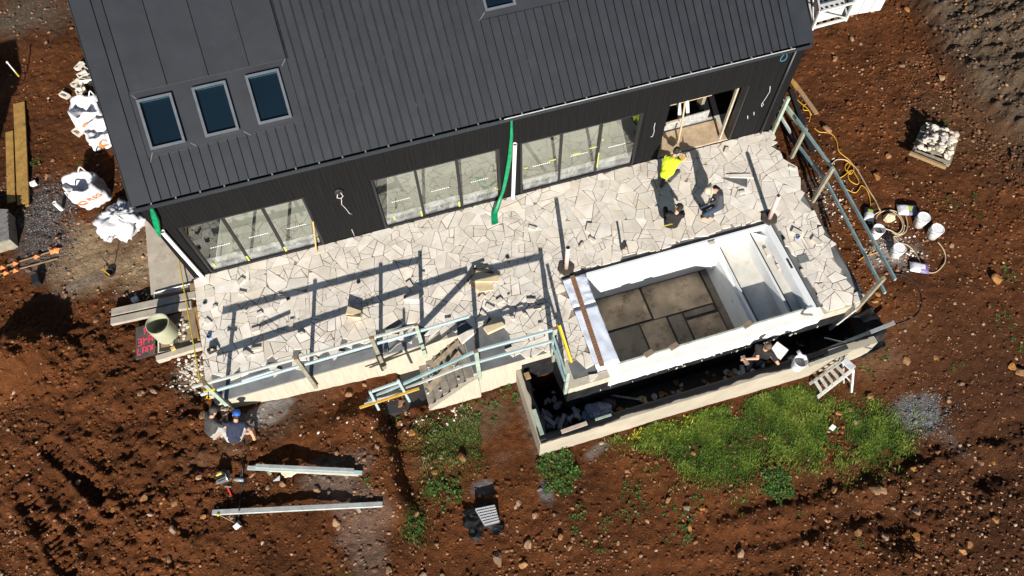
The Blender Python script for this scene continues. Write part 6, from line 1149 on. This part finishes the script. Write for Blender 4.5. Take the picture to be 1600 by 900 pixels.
big = [(1407, 104, .15), (1470, 122, .16), (1415, 20, .16), (1345, 70, .1), (1330, 62, .14), (1303, 95, .12), (1290, 205, .26), (1388, 245, .14), (1367, 277, .18), (1400, 276, .12), (1320, 325, .12), (1371, 462, .13), (1366, 472, .12), (1415, 567, .2), (1520, 320, .08), (1555, 440, .25), (1595, 583, .24), (1580, 572, .16), (1532, 275, .1), (1486, 385, .1), (1435, 345, .0), (1545, 480, .12), (1365, 765, .22), (1378, 766, .2), (1303, 765, .15), (1430, 798, .16), (1380, 838, .17), (1432, 840, .16), (1339, 833, .15), (1425, 733, .12), (1530, 722, .14), (1555, 813, .14), (1502, 860, .16), (1513, 853, .14), (1433, 868, .12), (1155, 863, .16), (1043, 783, .14), (1073, 792, .12), (1097, 793, .12), (1078, 826, .14), (1082, 707, .12), (810, 788, .14), (835, 807, .12), (876, 839, .14), (890, 855, .12), (825, 853, .2), (818, 882, .16), (724, 716, .22), (680, 737, .12), (775, 775, .1), (645, 677, .14), (627, 632, .17), (640, 618, .2), (545, 617, .16), (625, 663, .14), (612, 640, .18), (525, 816, .16), (530, 823, .12), (495, 765, .14), (442, 758, .11), (420, 762, .1), (652, 805, .12), (778, 872, .2), (607, 893, .14), (660, 898, .14), (690, 903, .12), (272, 829, .16), (264, 873, .12), (218, 617, .1), (243, 612, .14), (224, 614, .1), (320, 650, .22), (300, 660, .1), (395, 742, .12), (312, 745, .12), (318, 808, .1), (180, 798, .16), (275, 787, .16), (225, 780, .14), (125, 757, .12), (235, 805, .1), (152, 500, .14), (75, 275, .12), (82, 252, .1), (78, 51, .1), (73, 68, .1), (112, 45, .09), (590, 700, .13), (1260, 850, .12), (1480, 625, .12), (1460, 560, .12), (1500, 600, .12), (1310, 645, .14), (1335, 660, .14), (1358, 618, .16), (1325, 640, .12)]
nbig = 0
for (u, v, s) in big:
    if s: put(random.choice(RM), 'rock', pz(u, v), s * .85, rock_label(u, v, s), 'rock', 'rocks on the red soil'); nbig += 1
rg = random.Random(77); cnt = 0
def free(x, y): return not ((-.1 < x < 16.4 and y > -3.75) or (6.0 < x < 16.4 and y > -6.8) or (4.5 < x and x < 6.4 and y > -4.9) or (x > 0 and y > 0 and x < 16.6))
def dens(u, v):
    d = .04 + 4 * max(0, float(fbm(np.array([u * 1.0]), np.array([v * 1.0]), 110., 3, 9)[0])) ** 1.5
    if u > 1280 and 100 < v < 330: d += .25
    if u > 1430 and v > 700: d += .4
    if u < 330 and 470 < v: d -= .12
    if 600 < u < 700 and v > 600: d += .3
    return d
while cnt < 240 - nbig:
    u, v = rg.uniform(-20, 1620), rg.uniform(0, 920); p = pz(u, v)
    if free(p.x, p.y) and rg.random() < dens(u, v) * .7: put(random.choice(RM), 'rock', p, .04 + .045 * rg.random() ** 2, rock_label(u, v, .08), 'rock', 'rocks on the red soil'); cnt += 1
def scatter(name, n, smin, smax, cols, parent, seed, where, mat_rough=.92, jit=.28, pw=2.5, flat=.75, lift=.15):
    r = np.random.default_rng(seed); pts = []
    while len(pts) < n:
        u, v = r.uniform(-60, 1660, 4000), r.uniform(-40, 960, 4000)
        k = where(u, v, r)
        for a, b in zip(u[k], v[k]): pts.append((a, b))
    pts = np.array(pts[:n]); xy = np.empty((n, 2))
    d = np.stack([(pts[:, 0] - 800) / CAM['f'], -(pts[:, 1] - 450) / CAM['f'], -np.ones(n)], 1) @ np.array(CR).T; z = np.full(n, -1.0); o = np.array(CP)
    for _ in range(6): t = (z - o[2]) / d[:, 2]; xy = o[:2] + d[:, :2] * t[:, None]; z = gz(xy[:, 0], xy[:, 1])
    ok = np.array([free(x, y) for x, y in xy]) & (z > -2.9); xy, z = xy[ok], z[ok]; n = len(z)
    s = smin + (smax - smin) * r.random(n) ** pw; nv = len(IV1); base = IV1[None] * (1 + jit * r.normal(size=(n, nv, 1)))
    sc_ = np.stack([r.uniform(.7, 1.25, n), r.uniform(.7, 1.25, n), r.uniform(.5, 1, n) * flat], 1) * s[:, None]; base = base * sc_[:, None]
    th = r.uniform(0, 6.3, n); c, q = np.cos(th)[:, None], np.sin(th)[:, None]; x = base[..., 0] * c - base[..., 1] * q; y = base[..., 0] * q + base[..., 1] * c
    co = np.stack([x + xy[:, :1], y + xy[:, 1:], base[..., 2] + (z + s * lift)[:, None]], -1).reshape(-1, 3); F = (IF1[None] + (np.arange(n) * nv)[:, None, None]).reshape(-1, 3)
    me = bpy.data.meshes.new(name); me.vertices.add(len(co)); me.vertices.foreach_set('co', co.astype(np.float32).ravel()); me.loops.add(F.size); me.loops.foreach_set('vertex_index', F.astype(np.int32).ravel()); me.polygons.add(len(F)); me.polygons.foreach_set('loop_start', np.arange(0, F.size, 3, dtype=np.int32)); me.update(calc_edges=True)
    if callable(cols): cc = cols(xy, r)
    else: pal = np.array(cols); w_ = r.random((n, 1)); cc = pal[r.integers(0, len(pal), n)] * (.7 + .6 * w_)
    at = me.color_attributes.new('soil', 'FLOAT_COLOR', 'POINT'); at.data.foreach_set('color', np.repeat(np.c_[cc, np.ones(n)], nv, 0).astype(np.float32).ravel())
    m = MATS.get('_stone_attr')
    if not m:
        m = bpy.data.materials.new('stone_chips'); m.use_nodes = True; nt = m.node_tree; b = nt.nodes['Principled BSDF']; b.inputs['Roughness'].default_value = .92; b.inputs['Specular IOR Level'].default_value = .2; a = _n(nt, 'ShaderNodeVertexColor', layer_name='soil'); nz = _n(nt, 'ShaderNodeTexNoise'); nz.inputs['Scale'].default_value = 30; mr = _n(nt, 'ShaderNodeMapRange'); mr.inputs[3].default_value = .6; mr.inputs[4].default_value = 1.4; sc2 = _n(nt, 'ShaderNodeVectorMath', operation='SCALE'); L = nt.links.new; L(nz.outputs[0], mr.inputs[0]); L(a.outputs[0], sc2.inputs[0]); L(mr.outputs[0], sc2.inputs['Scale']); L(sc2.outputs[0], b.inputs['Base Color']); MATS['_stone_attr'] = m
    me.materials.append(m); ob = bpy.data.objects.new(name, me); COL.objects.link(ob); tag(ob, kind='stuff'); return ob
def dn(u, v, s, seed): return fbm(u, v, s, 3, seed)
def w_small(u, v, r):
    d = .05 + 5 * np.maximum(0, dn(u, v, 120., 9)) ** 1.7 + 2.5 * np.maximum(0, dn(u, v, 38., 19)) ** 1.7 + .25 * ((u > 1250) & (v > 90)) + .3 * ((u > 1400) & (v > 690)) + .35 * ((u > 590) & (u < 720) & (v > 600)) - .1 * ((u < 320) & (v > 450)); return r.random(len(u)) < d * (1 - .85 * np.exp(-(((u - 155) / 85) ** 2 + ((v - 398) / 55) ** 2) ** 2))
o = scatter('small_stones', 13000, .010, .055, [(.22, .105, .048), (.27, .15, .08), (.16, .068, .03), (.30, .21, .14), (.13, .055, .025), (.20, .10, .05)], None, 3, w_small, pw=3.0, jit=.36); tag(o, 'small ochre stones strewn over the bare red soil', 'stones')
gc_sum = lambda xy, r: np.stack([Cc[np.clip(np.searchsorted(gx, xy[:, 0]), 0, nx - 1), np.clip(np.searchsorted(gy, xy[:, 1]), 0, ny - 1), k] for k in range(3)], 1) * (.75 + .6 * r.random((len(xy), 1)))
def w_clod(u, v, r):
    m = np.zeros(len(u)); 
    for (a, b, ra, rb, k) in ((50, 570, 130, 90, 1.0), (200, 790, 230, 150, .55), (290, 660, 90, 110, .95), (1500, 100, 160, 130, 1.0), (1580, 230, 120, 120, .9), (620, 660, 60, 70, .6), (1450, 800, 250, 110, .35), (1150, 850, 300, 60, .15)): m = np.maximum(m, k * np.exp(-(((u - a) / ra) ** 2 + ((v - b) / rb) ** 2)))
    return r.random(len(u)) < (m * (.7 + 1.2 * dn(u, v, 60., 4)) + .14) * (1 - .93 * np.exp(-(((u - 155) / 85) ** 2 + ((v - 398) / 55) ** 2) ** 2))
o = scatter('soil_clods', 27000, .012, .07, gc_sum, None, 8, w_clod, jit=.30, pw=2.6, lift=-.05, flat=.8); tag(o, 'loose soil clods turned up by the digger', 'clods')
def w_white(u, v, r):
    m = np.zeros(len(u))
    for (a, b, ra, rb, k) in ((300, 585, 25, 25, 1), (1290, 310, 30, 50, .35), (700, 650, 120, 30, .3), (835, 640, 18, 60, .5), (1395, 385, 40, 25, .6), (230, 462, 40, 7, .6)): m = np.maximum(m, k * np.exp(-(((u - a) / ra) ** 2 + ((v - b) / rb) ** 2)))
    return r.random(len(u)) < m
o = scatter('stone_chips', 900, .012, .045, [(.6, .55, .48), (.5, .45, .38), (.66, .63, .6)], None, 12, w_white, pw=2.5); tag(o, 'pale stone chips spilled around the building site', 'chips')
def w_grav(u, v, r): return r.random(len(u)) < np.maximum.reduce([1.2 * np.exp(-(((u - 1437) / 36) ** 2 + ((v - 650) / 26) ** 2)), .8 * np.exp(-(((u - 80) / 40) ** 2 + ((v - 350) / 70) ** 2) ** 2)])
o = scatter('grey_gravel', 2400, .012, .026, [(.13, .135, .14), (.17, .175, .18), (.09, .095, .10)], None, 14, w_grav); tag(o, 'grey gravel spilled in patches on the soil', 'gravel')
# ================================================================== grass and weeds
def blades(name, regions, n, seed, hmin, hmax, wd, cols, lab):
    r = np.random.default_rng(seed); P_ = []
    for (u, v, ra, rb, k) in regions:
        m = int(n * k); P_.append(np.stack([u + ra * r.normal(size=m) * .5, v + rb * r.normal(size=m) * .5], 1))
    pts = np.concatenate(P_); keep = fbm(pts[:, 0], pts[:, 1], 45., 4, seed, .65) + .45 * r.random(len(pts)) > .05; pts = pts[keep]; n = len(pts)
    d = np.stack([(pts[:, 0] - 800) / CAM['f'], -(pts[:, 1] - 450) / CAM['f'], -np.ones(n)], 1) @ np.array(CR).T; z = np.full(n, -1.7); o = np.array(CP)
    for _ in range(6): t = (z - o[2]) / d[:, 2]; xy = o[:2] + d[:, :2] * t[:, None]; z = gz(xy[:, 0], xy[:, 1])
    ok = np.array([free(x, y) for x, y in xy]); xy, z, pts = xy[ok], z[ok], pts[ok]; n = len(z)
    clump = fbm(xy[:, 0], xy[:, 1], .35, 3, seed + 1); h = (hmin + (hmax - hmin) * r.random(n)) * (1 + 1.2 * clump); th = r.uniform(0, 6.3, n); ln = r.uniform(.3, 1.1, n) * h
    dx, dy = np.cos(th), np.sin(th); W = wd * r.uniform(.6, 1.3, n)
    a = np.stack([xy[:, 0] - dy * W, xy[:, 1] + dx * W, z - .01], 1); b = np.stack([xy[:, 0] + dy * W, xy[:, 1] - dx * W, z - .01], 1)
    c = np.stack([xy[:, 0] + dx * ln * .5 + dy * W * .8, xy[:, 1] + dy * ln * .5 - dx * W * .8, z + h * .75], 1); e = np.stack([xy[:, 0] + dx * ln * .5 - dy * W * .8, xy[:, 1] + dy * ln * .5 + dx * W * .8, z + h * .75], 1)
    g = np.stack([xy[:, 0] + dx * ln * 1.15, xy[:, 1] + dy * ln * 1.15, z + h * r.uniform(.6, 1.1, n)], 1)
    co = np.stack([a, b, c, e, g], 1).reshape(-1, 3); q = np.arange(n)[:, None] * 5; F = np.concatenate([q + np.array([0, 1, 2]), q + np.array([0, 2, 3]), q + np.array([3, 2, 4])], 0)
    me = bpy.data.meshes.new(name); me.vertices.add(len(co)); me.vertices.foreach_set('co', co.astype(np.float32).ravel()); me.loops.add(F.size); me.loops.foreach_set('vertex_index', F.astype(np.int32).ravel()); me.polygons.add(len(F)); me.polygons.foreach_set('loop_start', np.arange(0, F.size, 3, dtype=np.int32)); me.update(calc_edges=True)
    pal = np.array(cols); k = np.clip((clump + .35) * 1.1 + .25 * r.normal(size=n), 0, .999); cc = pal[(k * len(pal)).astype(int)] * (.7 + .6 * r.random((n, 1)))
    at = me.color_attributes.new('leaf', 'FLOAT_COLOR', 'POINT'); at.data.foreach_set('color', np.repeat(np.c_[cc, np.ones(n)], 5, 0).astype(np.float32).ravel()); me.materials.append(leafmat())
    o = bpy.data.objects.new(name, me); COL.objects.link(o); tag(o, lab, 'grass', kind='stuff'); return o
def leafmat():
    m = MATS.get('_leaf')
    if m: return m
    m = bpy.data.materials.new('leaf'); m.use_nodes = True; nt = m.node_tree; L = nt.links.new; b = nt.nodes['Principled BSDF']; b.inputs['Roughness'].default_value = .6; b.inputs['Specular IOR Level'].default_value = .3; a = _n(nt, 'ShaderNodeVertexColor', layer_name='leaf'); L(a.outputs[0], b.inputs['Base Color']); tr = _n(nt, 'ShaderNodeBsdfTranslucent'); L(a.outputs[0], tr.inputs[0]); ms = _n(nt, 'ShaderNodeMixShader'); ms.inputs[0].default_value = .3; L(b.outputs[0], ms.inputs[1]); L(tr.outputs[0], ms.inputs[2]); L(ms.outputs[0], nt.nodes['Material Output'].inputs[0]); MATS['_leaf'] = m; return m
GC = [(.07, .125, .016), (.11, .185, .022), (.15, .255, .028), (.19, .29, .035), (.24, .29, .05)]
blades('grass', [(1030, 678, 70, 34, .12), (1090, 665, 80, 50, .16), (1130, 700, 70, 60, .16), (1180, 650, 70, 50, .13), (1250, 665, 90, 60, .18), (1320, 680, 90, 60, .17), (1370, 690, 60, 40, .09), (1290, 640, 60, 30, .05), (1240, 625, 50, 18, .05), (1070, 715, 50, 36, .06), (1150, 735, 30, 20, .03), (985, 680, 30, 15, .03)], 95000, 5, .02, .095, .006, GC, 'green grass patch growing in front of the basin wall')
blades('grass_flowers', [(1035, 672, 50, 26, .5), (1075, 655, 50, 30, .3), (1000, 685, 20, 12, .2)], 260, 7, .06, .10, .012, [(.55, .47, .03), (.6, .5, .05)], 'yellow flower heads in the left part of the grass patch')
blades('grass', [(730, 662, 110, 55, .36), (700, 695, 60, 45, .2), (760, 690, 50, 40, .2), (800, 620, 20, 20, .1), (690, 760, 40, 25, .1), (645, 820, 20, 30, .08), (560, 895, 40, 8, .03)], 19000, 6, .02, .08, .006, [(.07, .11, .02), (.10, .16, .025), (.14, .20, .035), (.18, .19, .06)], 'thin dry grass growing in the soil below the steps')
def weed(u, v, rad, h, n, lab, seed, tone=0, lf=.05):
    r = random.Random(seed); c = pz(u, v); t = thing('weed', lab, 'plant', c, 'weeds on the soil'); mb = MB(); st = MB(); cl = []
    pal = [(.04, .095, .016), (.06, .135, .022), (.085, .17, .03), (.12, .19, .04)]
    for k in range(max(3, n // (4 if n > 300 else 10))):
        a, d = r.uniform(0, 6.3), rad * math.sqrt(r.random()); b = V((c.x + d * math.cos(a) * .6, c.y + d * math.sin(a) * .6, c.z)); b.z = float(gz(b.x, b.y)); e = V((c.x + d * math.cos(a), c.y + d * math.sin(a), 0)); e.z = float(gz(e.x, e.y)) + h * r.uniform(.5, 1); st.tube([b, b.lerp(e, .5) + V((0, 0, .02)), e], .004, 4)
        for q in range(9):
            s = r.uniform(.2, 1.0); p = b.lerp(e, s); al = r.uniform(0, 6.3); L_ = lf * r.uniform(.7, 1.5); dv = V((math.cos(al), math.sin(al), r.uniform(-.1, .5))) ; sv = V((-math.sin(al), math.cos(al), r.uniform(-.3, .3))); p = p + dv * L_ * .3
            mb.add([p, p + dv * L_ * .5 + sv * L_ * .38 + V((0, 0, .006)), p + dv * L_, p + dv * L_ * .5 - sv * L_ * .38 + V((0, 0, .006))], [(0, 1, 2, 3)]); cc = r.choice(pal); cl += [tuple(x * r.uniform(.75, 1.25) for x in cc)] * 4
    cl += [(.06, .08, .03)] * len(st.v); mb.add(st.v, st.f); o = part(mb, 'foliage', leafmat(), t); at = o.data.color_attributes.new('leaf', 'FLOAT_COLOR', 'POINT'); at.data.foreach_set('color', np.c_[np.array(cl), np.ones(len(cl))].astype(np.float32).ravel())
W_ = [(872, 738, .62, .20, 420, 'large round leafy weed at the front left basin corner', .055), (1213, 760, .48, .22, 380, 'dense bright green weed below the grass patch', .05), (985, 765, .30, .14, 130, 'dark green weed on the soil below the basin wall', .05), (978, 797, .32, .12, 110, 'spreading weed below the dark green one on the soil', .045), (1002, 795, .2, .1, 50, 'thin weed just right of the spreading one', .045), (908, 798, .16, .1, 50, 'small weed left of the spreading weeds', .05), (900, 820, .22, .1, 70, 'pale leafed weed low on the soil left of the big spread', .05), (953, 820, .2, .1, 50, 'small weed below the spreading weeds', .045), (1046, 797, .2, .1, 60, 'weed beside a pair of ochre rocks', .05), (1074, 812, .28, .12, 110, 'round leafy weed under the ochre rocks', .05), (1060, 838, .3, .12, 100, 'weed spreading toward the wheel rut', .05), (1092, 778, .2, .1, 60, 'pale weed right of centre on the lower soil', .045), (925, 850, .2, .08, 40, 'tiny weed near the lower edge of the picture', .04), (948, 856, .22, .08, 45, 'low weed near the lower edge beside the tiny one', .04), (700, 772, .42, .22, 160, 'tall weed in the bank below the steps', .07), (678, 765, .25, .2, 70, 'weed on the left shoulder of the bank', .07), (645, 820, .26, .16, 80, 'weed at the foot of the bank', .06), (672, 830, .0, .1, 0, '', .05), (622, 660, .16, .1, 40, 'tiny weed among the rocks under the railing end', .05), (795, 618, .28, .2, 90, 'weed growing against the cream step wall', .06), (740, 655, .4, .14, 130, 'leafy weed in the thin grass below the step wall', .06), (690, 665, .3, .14, 90, 'leafy weed left of the thin grass below the steps', .06), (763, 645, .3, .16, 100, 'bright weed nearest the cream step wall', .06), (572, 752, .16, .1, 40, 'little weed at the right end of the beam bundle', .05), (1474, 196, .18, .12, 60, 'weed beside the stone heap on the pallet', .05), (1424, 212, .16, .12, 50, 'weed at the shaded side of the pallet', .05), (1488, 316, .26, .1, 110, 'grassy weed on the soil right of the bags', .035), (1518, 308, .18, .08, 50, 'thin weed right of the grassy weed', .035), (1530, 338, .16, .08, 40, 'faint weed near the soil heap', .035), (1580, 430, .28, .16, 90, 'weed behind the rock at the right edge', .05), (1492, 572, .16, .12, 45, 'pale weed on the soil right of the ladder', .05), (1590, 540, .2, .12, 60, 'weed at the right edge beside two rocks', .05), (1570, 505, .3, .1, 80, 'sparse weed at the right edge of the soil', .05), (1375, 555, .2, .1, 60, 'low weed at the right end of the basin wall', .05), (1355, 580, .2, .1, 60, 'low weed beside the step ladder', .05), (60, 255, .22, .1, 60, 'weed on the gravel by the yellow planks', .05), (130, 255, .15, .08, 30, 'tiny weed by the open bulk bag', .04), (1247, 803, .12, .06, 24, 'tiny sprout at the lower right of the grass', .04), (1340, 850, .12, .08, 26, 'tiny sprout on the lower right soil', .04), (1160, 785, .1, .08, 24, 'single sprout below the dense green weed', .05)]
for k, (u, v, rad, h, n, lab, lf) in enumerate(W_):
    if n: weed(u, v, rad * (1 if n > 300 else 1.15), h * (.8 if n > 300 else .5), n, lab, 100 + k, 0, lf * (1 if n > 300 else .8))

for k in range(34):                                        # rubble and mortar crumbs left on the steps
    i_ = random.randrange(NS); x = SXR - (i_ + random.uniform(.1, .9)) * sx; y = random.uniform(MY + .1, WY - .1); put(random.choice(WM + GM), 'stone', (x, y, -.20 - i_ * .205), random.uniform(.018, .055), 'loose stone crumb lying on the raw concrete steps', 'stone', 'crumbs on the steps')
bar_t('plank', (5.05, -4.35, -1.12), (6.05, -4.05, -.14), .16, .03, M('muddy_plank', (.24, .19, .13), .9, .3, 6, .2, 40), 'muddy plank laid up the raw concrete steps', 'plank')
bar_t('plank', (5.3, -3.85, -.90), (6.1, -3.75, -.13), .12, .03, M('muddy_plank', (.24, .19, .13)), 'narrow muddy plank beside the wall on the concrete steps', 'plank')
bar_t('timber_batten', PY(562, 637, MY - .15), PY(655, 607, MY - .15), .05, .06, M('yellow_batten', (.48, .29, .05), .7), 'yellow timber batten under the loose handrail ends', 'batten')
o = MB().obox(pz(1011 + 290, 500 + 168, .1), (.06, .03, 0), (-.03, .05, 0), (0, 0, .03)).build('paper_scrap', m_pvc); tag(o, 'small white scrap lying in the grass patch', 'scrap')

rb_ = random.Random(9)
for k in range(16):                                        # broken boards and blocks in the basin
    x, y = rb_.uniform(7.6, 9.4) if k < 10 else rb_.uniform(9.4, 15.6), rb_.uniform(-6.4, -5.9) if k > 6 else rb_.uniform(-6.3, -5.0)
    if x > 8.2: y = min(y, -5.95)
    a = rb_.uniform(0, 3.1); l = rb_.uniform(.08, .22); c = V((x, y, -1.58 + rb_.uniform(0, .12))); o = MB().obox(c, (l * math.cos(a), l * math.sin(a), rb_.uniform(-.05, .05)), (-.05 * math.sin(a), .05 * math.cos(a), 0), (0, 0, .04)).build('broken_block', M('pale_block', (.42, .44, .48), .85, .2, 5)); tag(o, 'pale broken block lying in the rubble of the catch basin', 'block', 'broken blocks in the basin')
